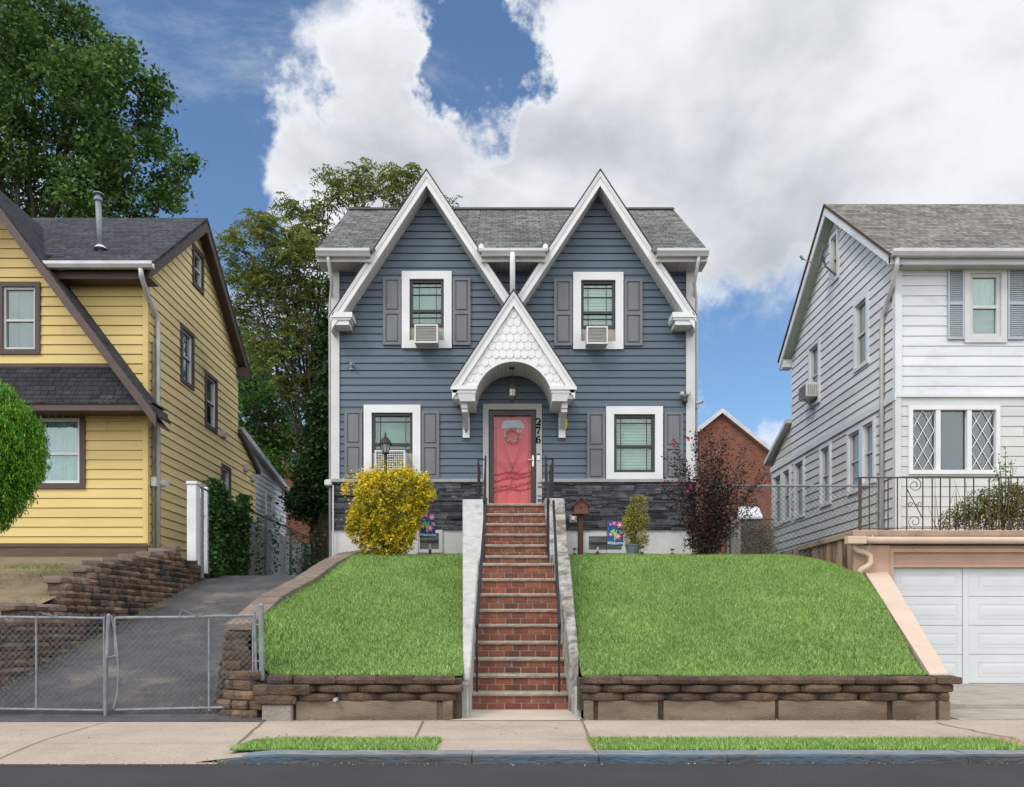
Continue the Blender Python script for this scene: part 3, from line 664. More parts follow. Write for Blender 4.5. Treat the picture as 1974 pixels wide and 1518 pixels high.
# front walls: concrete base course, then three block courses
W1 = root('retaining_wall', (PX(690, 9.2), 9.2, ZW), 'low brown block retaining wall by the sidewalk left of the steps', 'retaining wall')
W2 = root('retaining_wall', (PX(1480, 9.2), 9.2, ZW), 'long low brown block retaining wall by the sidewalk right of the steps', 'retaining wall')
D0 = 9.08
def front_courses(x0, x1, zl, R, mat, ends=(0, 0)):
    h = .092
    for c in range(3):
        mb = MB(); L = .44; x = x0 - (c % 2) * L * .5 + ends[0] * (c == 0) ; z = zl + c * h
        while x < x1 - .05:
            a = max(x, x0 - .02 * c); b = min(x + L * rnd.uniform(.93, 1.06), x1 + .05 * c)
            if b - a > .1: rblock(mb, ((a + b) / 2, D0 + .0 - .012 * c + rnd.uniform(-.02, .02)), (1, 0), b - a - .006, .28, h - rnd.uniform(.004, .016), z, .085 if c < 2 else .03, .014)
            x = b
        mb.build('block_course', mat, R)
zc0 = PZ(1352, D0)
mb = MB(); xb = [PX(p, D0) for p in (568, 872)]
mb.bbox(xb[0], PX(842, D0), D0 + .04, D0 + .4, ZW - .02, zc0, .008); mb.bbox(PX(852, D0), xb[1], D0 + .045, D0 + .4, ZW - .02, zc0, .008); mb.box(PX(841, D0), PX(853, D0), D0 + .07, D0 + .3, ZW - .02, zc0 - .02)
mb.build('concrete_base', m_cblock, W1)
mb = MB(); mb.bbox(PX(506, D0), PX(563, D0), D0 - .03, D0 + .3, ZW - .03, PZ(1358, D0), .014); mb.build('loose_block', m_cblock2, W1)
mb = MB(); mb.box(PX(512, D0), PX(888, D0), D0 + .12, D0 + .42, ZW - .02, PZ(1310, D0)); mb.build('backfill', m_soil, W1)
front_courses(PX(566, D0), PX(884, D0), zc0 + .002, W1, m_block)
mb = MB()
for (a, b, c, d) in ((494, 572, 1340, 1358), (490, 518, 1321, 1340), (518, 598, 1320, 1340)):
    rblock(mb, (PX((a + b) / 2, D0), D0 - .07), (1, 0), PX(b, D0) - PX(a, D0), .3, (d - c) / F * D0, PZ(d, D0), .03, .012)
rblock(mb, (PX(538, D0), D0 - .02), (1, 0), .27, .3, .095, PZ(1320, D0), .05, .012)
mb.build('end_blocks', m_block, W1)
mb = MB(); mb.tube([(PX(647, D0), D0 - .04, PZ(1349, D0)), (PX(647, D0), D0 + .2, PZ(1349, D0))], .022, 12); mb.build('drain_pipe', m_conc, W1)
mb = MB(); xs = [1126, 1145, 1154, 1270, 1281, 1497, 1504, 1714, 1724, 1808, 1815, 1836]
for i in range(0, len(xs), 2): mb.bbox(PX(xs[i], D0), PX(xs[i + 1], D0), D0 + .04, D0 + .4, ZW - .02, zc0, .007)
mb.build('concrete_base', m_cblock, W2)
mb = MB(); mb.box(PX(1126, D0), PX(1834, D0), D0 + .075, D0 + .42, ZW - .02, zc0 - .01); mb.box(PX(1118, D0), PX(1840, D0), D0 + .12, D0 + .42, ZW + .1, PZ(1310, D0)); mb.build('backfill', m_soil, W2)
front_courses(PX(1124, D0), PX(1838, D0), zc0 + .002, W2, m_block)
# end faces of the right wall returning along the garage drive
mb = MB()
for c in range(3): 
    for q in range(3): rblock(mb, (PX(1838, D0) + .05 * c + .0, D0 + .25 + q * .4), (0, 1), .38, .26, .088, zc0 + .092 * c, .03, .012)
for q in range(3): mb.bbox(PX(1836, D0) - .2, PX(1836, D0) + .01, D0 + .42 + q * .4, D0 + .8 + q * .4, ZW - .02, zc0, .008)
mb.build('end_blocks', m_block, W2)
# wall between lawn and drive
pth = [(-2.72, 9.12), (-2.98, 9.16), (-3.22, 9.32), (-3.38, 9.6), (-3.44, 9.95), (-3.42, 10.8), (-3.3, 12.5), (-3.17, 14.5), (-3.02, 16.4)]
pth = pth[::-1]     # run towards the camera so that 'back' faces the lawn
tl = sum(math.dist(a, b) for a, b in zip(pth[:-1], pth[1:]))
def zt_drive(s):
    c, _ = path_at(pth, min(s, tl - .01))
    if c[1] < 9.7: return lin(c[0], [-3.42, -3.3, -3.1, -2.8], [-.02, -.12, -.30, -.46])
    return lin(c[1], [9.6, 10.2, 11.1, 12.5, 13.75, 15, 16.4], [-.02, .14, .43, .74, 1.08, 1.34, 1.52])
DW = root('retaining_wall', (-3.3, 12, drv_z(0, 12)), 'curving tan block wall holding the lawn above the left driveway', 'retaining wall')
def flip(mb): return mb
# rblock's back is (-ty,tx); running towards -Y with t=(0,-1): back=(1,0) -> lawn side
mb = blockwall(pth, lambda c: drv_z(*c) - .02, lambda s: zt_drive(s) - .07, .27, .26, .108, .018, .02)
mb.build('blocks', m_block2, DW)
mb = MB(); s = .0
while s < tl - 1.15:
    m = s + .15; c, t = path_at(pth, m); z = zt_drive(m) - .065; nx, ny = -t[1], t[0]
    k = max(0, z - drv_z(*c)) / .108 * .018
    # flat cap following the slope
    c2, t2 = path_at(pth, min(m + .15, tl - .01)); dz = (zt_drive(min(m + .15, tl)) - zt_drive(m - .15)) / 2
    tx, ty = t; L2 = .155; pts = []
    for zz in (0, .07):
        for a, b in ((-L2, -.015), (L2, -.015), (L2 * .93, .30), (-L2 * .93, .30)):
            pts.append((c[0] + tx * a + nx * (b + k), c[1] + ty * a + ny * (b + k), z + zz + dz * a / L2 + rnd.uniform(-.004, .004)))
    mb.hexa(pts); s += .30
mb.build('cap_stones', m_cap, DW)
mb = MB()      # core of the wall so that no daylight shows
for i in range(40):
    a, b = tl * i / 40, tl * (i + 1) / 40; c, t = path_at(pth, min(a + .001, tl)); c2, t2 = path_at(pth, min(b, tl - .001)); z1 = zt_drive(a) - .08; z2 = zt_drive(b) - .08
    q = lambda c, t, o, z: (c[0] - t[1] * o, c[1] + t[0] * o, z)
    mb.hexa([q(c, t, .14, -1.2), q(c2, t2, .14, -1.2), q(c2, t2, .34, -1.2), q(c, t, .34, -1.2), q(c, t, .2, z1), q(c2, t2, .2, z2), q(c2, t2, .34, z2), q(c, t, .34, z1)])
mb.build('backfill', m_soil, DW)
# left wall along the far side of the drive
pl_ = [(-6.22, 8.9), (-6.2, 17.6)]
def zt_left(s): 
    y = 8.9 + s; return lin(y, [9.2, 10.1, 10.2, 10.85, 10.9, 11.95, 12.0, 12.7, 12.75, 13.4, 14.5, 16.2, 16.3, 17.0, 17.6], [-.15, -.02, .06, .12, .32, .36, .74, .80, .94, 1.06, 1.26, 1.55, 1.40, 1.30, 1.2])
LW = root('retaining_wall', (-6.2, 12, drv_z(0, 12)), 'tall rugged brown stone block wall along the left side of the driveway', 'retaining wall')
mb = blockwall(pl_, lambda c: drv_z(*c) - .02, zt_left, .25, .3, .105, .022, .03, capmi=1, lean_jit=.02)
mb.build('blocks', [m_block2, m_cap], LW)
mb = MB()
for i in range(30):
    a, b = 8.7 * i / 30, 8.7 * (i + 1) / 30; z1 = z2 = min(zt_left(a), zt_left(b), zt_left(max(0, a - .4)), zt_left(b + .1)) - .12
    mb.hexa([(-6.36, 8.9 + a, -1.3), (-6.36, 8.9 + b, -1.3), (-6.75, 8.9 + b, -1.3), (-6.75, 8.9 + a, -1.3), (-6.45, 8.9 + a, z1), (-6.45, 8.9 + b, z2), (-6.75, 8.9 + b, z2), (-6.75, 8.9 + a, z1)])
mb.build('backfill', m_soil, LW)

# ================================================================= STEPS
ST = root('front_steps', (.18, 10.2, ZW), 'steep brick steps with stone treads and white side walls rising to the red door', 'steps')
ky = [1335, 1300, 1268, 1236, 1203, 1174, 1144, 1115, 1086, 1071, 1050, 1029, 1009, 990, 971]
kd = [10.27 + .292 * k for k in range(9)] + [13.55 + .34 * k for k in range(6)]
xl = [-.415] * 9 + [-.37] * 6; xr = [lin(k, [0, 8], [.775, .74]) for k in range(9)] + [.705] * 6
prev = ZW
for k in range(15):
    D, z = kd[k], PZ(ky[k], kd[k]); nd = kd[k + 1] if k < 14 else 16.8
    th = .046
    mb = MB(); n = 14; vs = []
    x0, x1 = xl[k] - .0, xr[k] + .0
    for i in range(n + 1):
        x = x0 - .012 + (x1 - x0 + .024) * i / n; j = rnd.uniform(-.005, .005)
        vs += [(x, D - .022 + j, z - th), (x, D - .03 + j + rnd.uniform(-.004, .004), z - th * .5), (x, D - .024 + j, z - .006), (x, D - .01, z), (x, nd + .03, z), (x, nd + .03, z - th)]
    fs = [(i * 6 + j, i * 6 + 6 + j, i * 6 + 6 + (j + 1) % 6, i * 6 + (j + 1) % 6) for i in range(n) for j in range(6)]
    fs += [tuple(range(6)), tuple(n * 6 + q for q in range(5, -1, -1))]
    mb.add(vs, fs); tr = mb.build('tread', m_tread, ST)
    mb = MB(); lo = prev; hi = z - th
    mb.box(x0 + .004, x1 - .004, D + .012, D + .3, lo - .02, hi, 1)
    ch = (hi - lo) / 2 if k else (hi - lo) / 2
    for c in range(2):
        x = x0 - (c * .105) + rnd.uniform(-.03, 0)
        while x < x1 - .01:
            a = max(x, x0); b = min(x + .197, x1)
            if b - a > .02: mb.bbox(a + .001, b - .001, D + .004 - rnd.uniform(0, .005), D + .05, lo + c * ch + .006, lo + (c + 1) * ch - .006, .003, 0)
            x += .21
    mb.build('riser', [m_brick, m_mortar], ST)
    prev = z
ztop15 = prev
mb = MB(); mb.prism([(10.6, -1.1), (16.8, -1.1), (16.8, ztop15 - .07), (15.5, ztop15 - .07), (13.75, 1.05), (12.95, .95), (10.6, -.85)], YZ, -.365, .70); mb.build('core', m_conc, ST)
def cheek(side, name):
    ptsD = [9.5, 10.4, 11.4, 12.55, 12.9, 13.4, 13.9, 14.5, 14.9, 15.15, 16.8]
    ptsZ = [-.60, -.13, .40, 1.02, 1.10, 1.22, 1.52, 1.90, 2.20, 2.34, 2.36]
    mb = MB(); vs = []
    Ds = [d for i, d in enumerate(ptsD)]
    if side > 0: Ds = [10.05] + Ds[1:]
    for D in Ds:
        z = lin(D, ptsD, ptsZ)
        if side < 0: a, b = CKL(D), (-.415 if D < 12.8 else -.37)
        else: a, b = (lin(D, [10.05, 12.7, 12.75], [.775, .742, .708])), CKR(D)
        if side > 0: z = z + .02
        vs += [(a, D, -1.2), (b, D, -1.2), (b, D, z - .015), (b - .015, D, z), (a + .015, D, z), (a, D, z - .015)]
    n = len(Ds); fs = [(i * 6 + j, i * 6 + (j + 1) % 6, i * 6 + 6 + (j + 1) % 6, i * 6 + 6 + j) for i in range(n - 1) for j in range(6)]
    fs += [(0, 5, 4, 3, 2, 1), tuple((n - 1) * 6 + q for q in range(6))]
    mb.add(vs, fs); mb.build(name, m_cheek if side < 0 else m_cheek2, ST)
cheek(-1, 'side_wall'); cheek(1, 'side_wall')
for q_ in ((-.62, -.42, 9.38, 9.50, -1.05, -.62, .02), (.79, .93, 9.45, 9.7, -1.05, -.68, .02), (.785, .87, 9.75, 10.04, -1.05, -.80, .02)): mb = MB(); mb.bbox(*q_); mb.build('footing', m_conc, ST)
# hand rails
def rail_set(sg):
    lab = 'black iron handrail on the left side of the brick steps' if sg < 0 else 'black iron handrail on the right side of the brick steps'
    xa = [-.37, -.335, -.36] if sg < 0 else [.73, .66, .665]
    Rr = root('stair_handrail', (xa[2], 10.3, PZ(1335, 10.3)), lab, 'handrail', 'iron handrails of the front steps')
    top = (xa[0], 15.25, PZ(880, 15.25)); mid = (xa[1], 12.75, PZ(968, 12.75))
    lowS = (xa[1] + (.03 if sg < 0 else .10), 13.2 if sg > 0 else 12.9, PZ(963, 13.0)); low = (xa[2], 10.32, PZ(1200, 10.32))
    mb = MB(); mb.tube([top, mid], .019, 4)
    curl = [Vector(low) + Vector((0, -.035 * math.sin(a), -.03 + .03 * math.cos(a))) for a in np.linspace(0, 3.6, 8)]
    mb.tube([lowS] + [tuple(c) for c in curl], .021, 6); mb.build('rail', m_blkmetal, Rr)
    def post(x, D, z0, z1): m_ = MB(); m_.box(x - .013, x + .013, D - .013, D + .013, z0, z1); m_.build('post', m_blkmetal, Rr)
    post(xa[2], 10.34, PZ(1335, 10.27) - .01, PZ(1202, 10.3)); post(xa[1], 12.8, 1.0, mid[2] + .02); post(xa[1] + .02 * sg, 13.6, 1.1, 2.1)
    post(xa[0], 15.25, ztop15 - .05, top[2] + .01); post(xa[0] + .14 * sg, 15.3, ztop15 - .05, top[2] - .04)
    mb = MB(); mb.box(min(xa[0], xa[0] + .14 * sg), max(xa[0], xa[0] + .14 * sg), 15.27, 15.29, top[2] - .06, top[2] - .04)
    mb.tube([(xa[0] + .14 * sg, 15.3, top[2] - .05), (xa[0] + .14 * sg, 16.7, top[2] - .05)], .012, 4)
    for q in range(5): mb.tube([(xa[0] + .14 * sg, 15.55 + q * .24, ztop15), (xa[0] + .14 * sg, 15.55 + q * .24, top[2] - .05)], .007, 4)
    mb.build('guard', m_blkmetal, Rr)
rail_set(-1); rail_set(1)

# ================================================================= BLUE HOUSE
FD = 16.84; GD = 16.44
fx = lambda p: PX(p, FD); fz = lambda p: PZ(p, FD)
BH = root('blue_house', (.15, FD, 1.3), 'two storey slate blue house with twin white gables and a red door', 'house')
XL, XR = fx(640), fx(1338); ZB = 1.25; RD, RZ = 19.7, 9.93; EZ = 7.38
xa1, xa2 = PX(822, GD), PX(1157, GD); za = PZ(328, GD); HW = xa1 - PX(637, GD); SL = (za - PZ(608, GD)) / HW
plF = front(FD)
wins = dict(ul=(775, 871, 525, 673), ur=(1104.6, 1201, 527, 675), ll=(702, 811, 782, 926), lr=(1168, 1277, 785, 927))
holes = [(fx(a) + .05, fx(b) - .05, fz(d) + .05, fz(c) - .05) for a, b, c, d in wins.values()] + [(fx(936), fx(1040), 1.5, fz(786))]
wx = lambda xa, s: xa + s * (za - .16 - EZ) / SL
poly = [(XL + .06, 4.0 - 4), (XR - .06, 0), (XR - .06, EZ), (wx(xa2, 1), EZ), (xa2, za - .16), (wx(xa2, -1), EZ), (wx(xa1, 1), EZ), (xa1, za - .16), (wx(xa1, -1), EZ), (XL + .06, EZ)]
mb = MB(); siding(mb, plF, poly, holes, fz(926), za - .16, .1485, .022)
wall = mb.build('wall', m_blue, BH)
mb = MB()        # solid body behind the cladding
bp = [(FD + .2, 0), (23.0, 0), (23.0, EZ + .1), (RD, RZ - .15), (FD + .2, EZ + .3)]
mb.prism(bp, YZ, XL + .02, XR - .02); mb.prism([(wx(xa1, -1), EZ), (xa1, za - .3), (wx(xa1, 1), EZ)], XZ, FD + .2, 18.3); mb.prism([(wx(xa2, -1), EZ), (xa2, za - .3), (wx(xa2, 1), EZ)], XZ, FD + .2, 18.3)
for x in (XL + .02, XR - .04): mb.box(x, x + .02, FD - .0, FD + .2, ZB, EZ)
mb.build('wall_core', m_blue, BH)
for X_, nm in ((XL, sideL(XL + .02)), (XR, sideR(XR - .02))):
    mb = MB(); siding(mb, nm, [(FD, 0), (23.0, 0), (23, EZ + .05), (RD, RZ - .15), (FD, EZ + .05)], [], fz(926), RZ - .2, .1485, .02); mb.build('side_wall', m_blue, BH)
# stone veneer, ledge, foundation
for SX0, SX1 in ((XL - .01, fx(938)), (fx(1036), XR + .01)):
  mb = MB(); z = fz(1022); zt = fz(931)
  while z < zt - .01:
    h = rnd.choice([.032, .045, .05, .06]); h = min(h, zt - z); x = SX0
    while x < SX1:
        w = rnd.choice([.12, .2, .3, .42, .55]) * rnd.uniform(.8, 1.2); b = min(x + w, SX1)
        if b - x > .01: mb.bbox(x + .001, b - .001, FD - .03 - rnd.uniform(0, .028), FD + .1, z + .001, z + h - .001, .003)
        x = b
    z += h
  mb.build('stone_veneer', m_stone, BH)
mb = MB()
for a, b in ((XL - .02, fx(931)), (fx(1044), XR + .02)): mb.bbox(a, b, FD - .075, FD + .05, fz(931), fz(924.5), .006)
mb.build('stone_ledge', M('ledge_concrete', (.33, .33, .32), (.26, .26, .25), sc=5, rough=.8, bump=.3), BH)
bw = [(1128, 1205, 1028, 1067), (803, 853, 1022, 1066)]
mb = MB(); mb.prism([(XL + .0, .6), (XR, .6), (XR, fz(1022)), (XL, fz(1022))], XZ, FD + .0, FD + .2); mb.build('foundation', m_stuccoW, BH)
for a, b, c, d in bw:
    w = MB(); lring(w, plF, fx(a), fx(b), fz(d), fz(c), .07, 0.004, .03); wo = w.build('basement_window', m_white2, BH)
    w = MB(); lbox(w, plF, fx(a) + .07, fx(b) - .07, fz(d) + .07, fz(c) - .07, .006, .012); w.build('pane', M('basement_glass', (.05, .05, .048), (.16, .155, .14), sc=2, rough=.15, stretch=(.5, 1, 6)), wo)
    w = MB(); lbox(w, plF, fx(a) + .07, fx(b) - .07, (fz(d) + fz(c)) / 2 - .012, (fz(d) + fz(c)) / 2 + .012, .012, .022); w.build('frame', m_blk, wo)
# corner boards
for a, b in ((XL - .01, fx(655)), (fx(1322), XR + .01)):
    mb = MB(); mb.box(a, b, FD - .05, FD + .03, fz(924), EZ - .04); mb.box(a if a < 0 else b - .02, a + .02 if a < 0 else b, FD + .03, FD + .25, fz(924), EZ - .04); mb.build('corner_board', m_white2, BH)
# main roof
rs = (RZ - EZ - .02) / (RD - 16.28)
rz = lambda y: EZ + .02 + rs * (y - 16.28)
XRL, XRR = PX(611, 16.35), PX(1364, 16.35)
mb = MB(); mb.prism([(FD, rz(FD)), (RD, RZ), (23.3, rz(16.1)), (23.3, rz(16.1) - .07), (RD, RZ - .08), (FD, rz(FD) - .07)], YZ, XRL, XRR)
segs = [(XRL, xa1 - (za - EZ) / SL + .02), (xa1 + (za - EZ) / SL - .02, xa2 - (za - EZ) / SL + .02), (xa2 + (za - EZ) / SL - .02, XRR)]
for i, (a, b) in enumerate(segs):
    k = .54 * rs / SL + .1       # roof strip widens behind the gable slope
    A = a - (k if i > 0 else 0); B = b + (k if i < 2 else 0)
    mb.add([(a, 16.28, rz(16.28)), (b, 16.28, rz(16.28)), (B, FD, rz(FD)), (A, FD, rz(FD)), (a, 16.28, rz(16.28) - .06), (b, 16.28, rz(16.28) - .06), (B, FD, rz(FD) - .06), (A, FD, rz(FD) - .06)],
           [(0, 1, 2, 3), (7, 6, 5, 4), (0, 4, 5, 1), (1, 5, 6, 2), (3, 2, 6, 7), (0, 3, 7, 4)])
roof = mb.build('roof', m_shB, BH)
mb = MB(); mb.prism([(RD - .16, RZ - .085), (RD, RZ + .045), (RD + .16, RZ - .085), (RD, RZ + .01)], YZ, XRL - .01, XRR + .01); mb.build('ridge_cap', m_edge, roof)
for xa in (xa1, xa2):     # the two steep gable roofs with their white trim
    # gable roof: overhang in front, then only the part above the main roof
    mb = MB(); mb.prism(gable_chev(xa, za + .02, HW + .015, SL, .035), XZ, GD - .035, FD + .02); 
    mb.prism(gable_chev(xa, za + .02, (za - EZ) / SL + .25, SL, .05), XZ, FD + .02, 18.75); gr_ = mb.build('gable_roof', [m_edge], BH)
    mb = MB(); mb.prism(gable_chev(xa, za, HW, SL, .135), XZ, GD - .02, GD + .01)
    t = mb.build('rake_trim', m_white, BH)
    mb = MB(); mb.prism(gable_chev(xa, za, HW - .03, SL, .17, .137), XZ, GD - .002, GD + .03); mb.prism(gable_chev(xa, za, HW - .03, SL, .03, .05), XZ, GD - .03, GD - .0205); mb.build('rake_moulding', m_white, t)
    mb = MB(); n = 34
    for s in (-1, 1):
        for i in range(n):
            f0, f1 = i / n + .0012, (i + 1) / n - .0012; x0, x1 = xa + s * HW * f0, xa + s * HW * f1
            z0, z1 = za - SL * HW * f0 - .31, za - SL * HW * f1 - .31
            mb.hexa([(x0, GD + .03, z0), (x1, GD + .03, z1), (x1, FD + .0, z1), (x0, FD, z0), (x0, GD + .03, z0 + .02), (x1, GD + .03, z1 + .02), (x1, FD, z1 + .02), (x0, FD, z0 + .02)])
    mb.build('soffit', m_white2, BH)
for s in (-1, 1):         # boxed cornice returns at the outer feet
    a, b = (PX(637, GD), PX(679, GD)) if s < 0 else (PX(1296, GD), PX(1342, GD)); z1 = PZ(604, GD)
    mb = MB(); mb.box(a, b, GD - .03, FD, z1 - .09, z1 + .012); mb.box(a + .015, b - .035 if s < 0 else b - .015, GD - .008, FD, z1 - .13, z1 - .09); mb.box(a + .03 if s < 0 else a + .06, b - .07 if s < 0 else b - .03, GD + .02, FD, z1 - .225, z1 - .13)
    mb.build('cornice_return', m_white, BH)
# eave soffits, fascia and gutters
for i, (a, b) in enumerate(segs):
    mb = MB(); n = max(3, int((b - a) / .085))
    for k in range(n): mb.box(a + (b - a) * k / n + .002, a + (b - a) * (k + 1) / n - .002, 16.4, FD, EZ - .17, EZ - .15)
    mb.build('eave_soffit', m_white2, BH)
    mb = MB(); gp = [(16.22, EZ + .03), (16.20, EZ + .03), (16.20, EZ - .02), (16.235, EZ - .06), (16.26, EZ - .10), (16.36, EZ - .10), (16.36, EZ + .02), (16.34, EZ + .02), (16.34, EZ - .08), (16.25, EZ - .08)]
    mb.prism(gp, YZ, a + .0, b - .0); mb.box(a, b, 16.36, 16.4, EZ - .17, EZ + .0); 
    for e in ((a if i else None), (b if i < 2 else None)):
        pass
    mb.build('gutter', m_white2 if i != 1 else m_white2, BH)
mb = MB()
for x in (xa1 + (za - EZ) / SL - .02, xa2 - (za - EZ) / SL + .02): mb.lathe((x, 16.26, EZ - .02), [(.04, 0), (.06, .05), (.05, .12), (.02, .15)], 10)
mb.build('gutter_end', m_white, BH)
def downspout(H, pts, r=.035, mat=None, nm='downspout'):
    mb = MB(); mb.tube(pts, r, 8); return mb.build(nm, mat or m_white2, H, smooth=True)
zq = lambda p, D: PZ(p, D)
downspout(BH, [(PX(632, 16.3), 16.3, EZ - .08), (PX(633, 16.3), 16.32, EZ - .2), (PX(638, 16.5), 16.6, EZ - .5), (XL - .05, 16.9, EZ - .8), (XL - .05, 16.95, 1.3)])
downspout(BH, [(PX(1347, 16.3), 16.3, EZ - .08), (PX(1346, 16.3), 16.32, EZ - .2), (PX(1341, 16.5), 16.6, EZ - .5), (XR + .06, 16.9, EZ - .8), (XR + .06, 16.95, 1.3)])
downspout(BH, [(PX(988, 16.2), 16.24, EZ - .07), (PX(988, 16.2), 16.22, EZ - .14), (PX(988, 16.2), 16.2, EZ - .22), (PX(988, 16.3), 16.24, EZ - .34), (PX(988, 16.3), 16.25, PZ(585, 16.3))], .055, m_white)
# windows
def fwin(key, frm, rail, bar, vbars, zbot=None, cover='blind', hb=()):
    a, b, c, d = wins[key]
    return make_window(BH, plF, fx(a), fx(b), fz(d), fz(c), .158, m_white, m_blk, cover, zm=fz(rail), vb=[fx(v) for v in vbars], hb=[fz(h) for h in hb], zbot=fz(zbot) if zbot else None, fw=.06, co=.06)
fwin('ul', None, 600, None, (808, 841), 630, 'shade', (553, 568, 612)); fwin('ur', None, 603, None, (1134, 1169), 633, 'blind', (555, 573, 615))
fwin('ll', None, 857, None, (733, 782), 872, 'shade', (813,)); fwin('lr', None, 861, None, (1197, 1247), None, 'blind', (816, 906))
for a, b, c, d in ((791, 857, 630, 663), (1120, 1186, 633, 665), (718, 796, 872, 912)):
    mb = MB(); lbox(mb, plF, fx(a), fx(b), fz(d), fz(c), -.05, -.03); 
    for i in range(int((b - a) / 3)): lbox(mb, plF, fx(a + 3 * i + .4), fx(a + 3 * i + 2.6), fz(d), fz(c), -.03, -.022)
    mb.build('filler_panel', m_tanfill, BH)
# shutters
def shutter(px0, px1, py0, py1):
    u0, u1, z0, z1 = fx(px0), fx(px1), fz(py1), fz(py0); mb = MB(); w = .05; zm = z0 + (z1 - z0) * .485
    lring(mb, plF, u0, u1, z0, z1, w, .0, .055); lbox(mb, plF, u0 + w, u1 - w, zm - .035, zm + .035, 0, .055)
    for a, b in ((z0 + w, zm - .035), (zm + .035, z1 - w)):
        lbox(mb, plF, u0 + w, u1 - w, a, b, 0, .033)
        p, q, r, t = u0 + w + .012, u1 - w - .012, a + .015, b - .015; i_ = .022
        mb.add([plF(p, r, .033), plF(q, r, .033), plF(q, t, .033), plF(p, t, .033), plF(p + i_, r + i_, .052), plF(q - i_, r + i_, .052), plF(q - i_, t - i_, .052), plF(p + i_, t - i_, .052)],
               [(0, 1, 5, 4), (1, 2, 6, 5), (2, 3, 7, 6), (3, 0, 4, 7), (4, 5, 6, 7)])
    mb.build('shutter', m_gray, BH)
for q in ((739, 773.5, 537, 666.5), (873, 907.5, 538, 667), (1068, 1103, 540, 668), (1203, 1238, 540, 668), (665, 699, 793, 922), (813, 847, 794, 923), (1131, 1166.5, 796, 927), (1280, 1316, 796, 927)): shutter(*q)
# door
mb = MB(); lring(mb, plF, fx(931), fx(1044.5), 1.8, fz(780), .115, -.08, .05); dr = mb.build('door_casing', m_tan, BH)
mb = MB(); lring(mb, plF, fx(943), fx(1032.5), ztop15 - .02, fz(792.5), .095, -.06, .02); door = mb.build('storm_door', m_blk, BH)
mb = MB(); lbox(mb, plF, fx(951), fx(1024), ztop15, fz(802), -.10, -.07); dp = mb.build('door_panel', m_pink, door)
mb = MB(); U = lambda p: fx(p); cx, cy = 988, 824      # fan light
pts = [(U(988 + 22.5 * math.cos(a)), fz(824.5 - 16 * min(1, math.sin(a) * 1.25))) for a in np.linspace(0, math.pi, 17)]
mb.prism(pts, lambda p, q, t: (p, FD - t, q), -.07, -.062); mb.build('fan_light', M('frosted_fan_light', (.42, .52, .53), (.26, .34, .36), sc=14, rough=.3), door)
def dcurve(mb, pts, r=.0042): mb.tube([(U(a), FD + .068, fz(b)) for a, b in pts], r, 4)
mb = MB()
for s in (-1, 1):
    for w_, k in ((16, 0), (20, 3), (13, -3)):
        dcurve(mb, [(988 + s * (w_ - 2 * w_ * f) * (1 + .25 * abs(2 * f - 1)), 858 + 62 * math.sin(f * math.pi / 2) + k * 1.0) for f in np.linspace(0, 1, 20)])
        dcurve(mb, [(988 + s * (w_ - 2 * w_ * f), 966 - 60 * math.sin(f * math.pi / 2) - k) for f in np.linspace(0, 1, 20)])
    for y in (884, 888, 892): dcurve(mb, [(988 + s * 35 * (1 - f), y + 10 * math.sin(f * 2.4)) for f in np.linspace(0, 1, 12)])
dcurve(mb, [(957, 812), (957, 966)]); dcurve(mb, [(1019, 812), (1019, 966)]); dcurve(mb, [(957, 808), (1019, 808)])
mb.build('door_moulding', m_pinkd, door)
mb = MB()  # cable reflections in the storm glass, imitated with bright red tubes
for y0, y1 in ((912, 910), (925, 918), (939, 933), (944, 941)):
    for off in (0, 2.2):
        pts = [(952 + 71 * f, y0 + (y1 - y0) * f * 1.5 + off + 2.0 * math.sin(f * 9 + y0) + rnd.uniform(-.8, .8)) for f in np.linspace(0, 1, 26)]
        mb.tube([(U(a), FD + .062, fz(b)) for a, b in pts], [.015 * rnd.uniform(.3, 1.7) for _ in pts], 4)
for _ in range(16): mb.tube([(U(952 + rnd.uniform(22, 60)), FD + .066, fz(rnd.uniform(913, 923))), (U(952 + rnd.uniform(22, 60)), FD + .066, fz(rnd.uniform(913, 923)))][:2], .005, 4) if rnd.random() < .3 else None
mb.build('red_reflection_streaks', m_reds, door)
mb = MB()
for p in ([(952, 825), (960, 824), (966, 820), (972, 821)], [(1005, 812), (1013, 814), (1018, 809), (1023, 814)]): dcurve(mb, p, .006)
mb.build('dark_streak', M('dark_red_streak', (.12, .02, .03)), door)
mb = MB(); lbox(mb, plF, fx(951), fx(1024), ztop15, fz(802), -.032, -.028); mb.build('storm_glass', glassmat('storm_glass', (.97, .97, .97), .012, .06), door)
mb = MB(); lbox(mb, plF, fx(1025.5), fx(1029), fz(900), fz(879), .02, .03); mb.tube([plF(fx(1027), fz(888), .03), plF(fx(1027), fz(888), .07), plF(fx(1018), fz(887.5), .075)], .010, 8); mb.build('door_handle', m_silver, door)
mb = MB(); lbox(mb, plF, fx(1035), fx(1040.5), fz(888.5), fz(879), .05, .07); db = mb.build('doorbell', m_white, BH)
mb = MB(); lbox(mb, plF, fx(1034.7), fx(1040.8), fz(879), fz(876), .05, .072); mb.lathe((fx(1037.7), 0, 0), [(0, 0)], 3) if False else None; mb.build('doorbell_cap', m_blk, db)
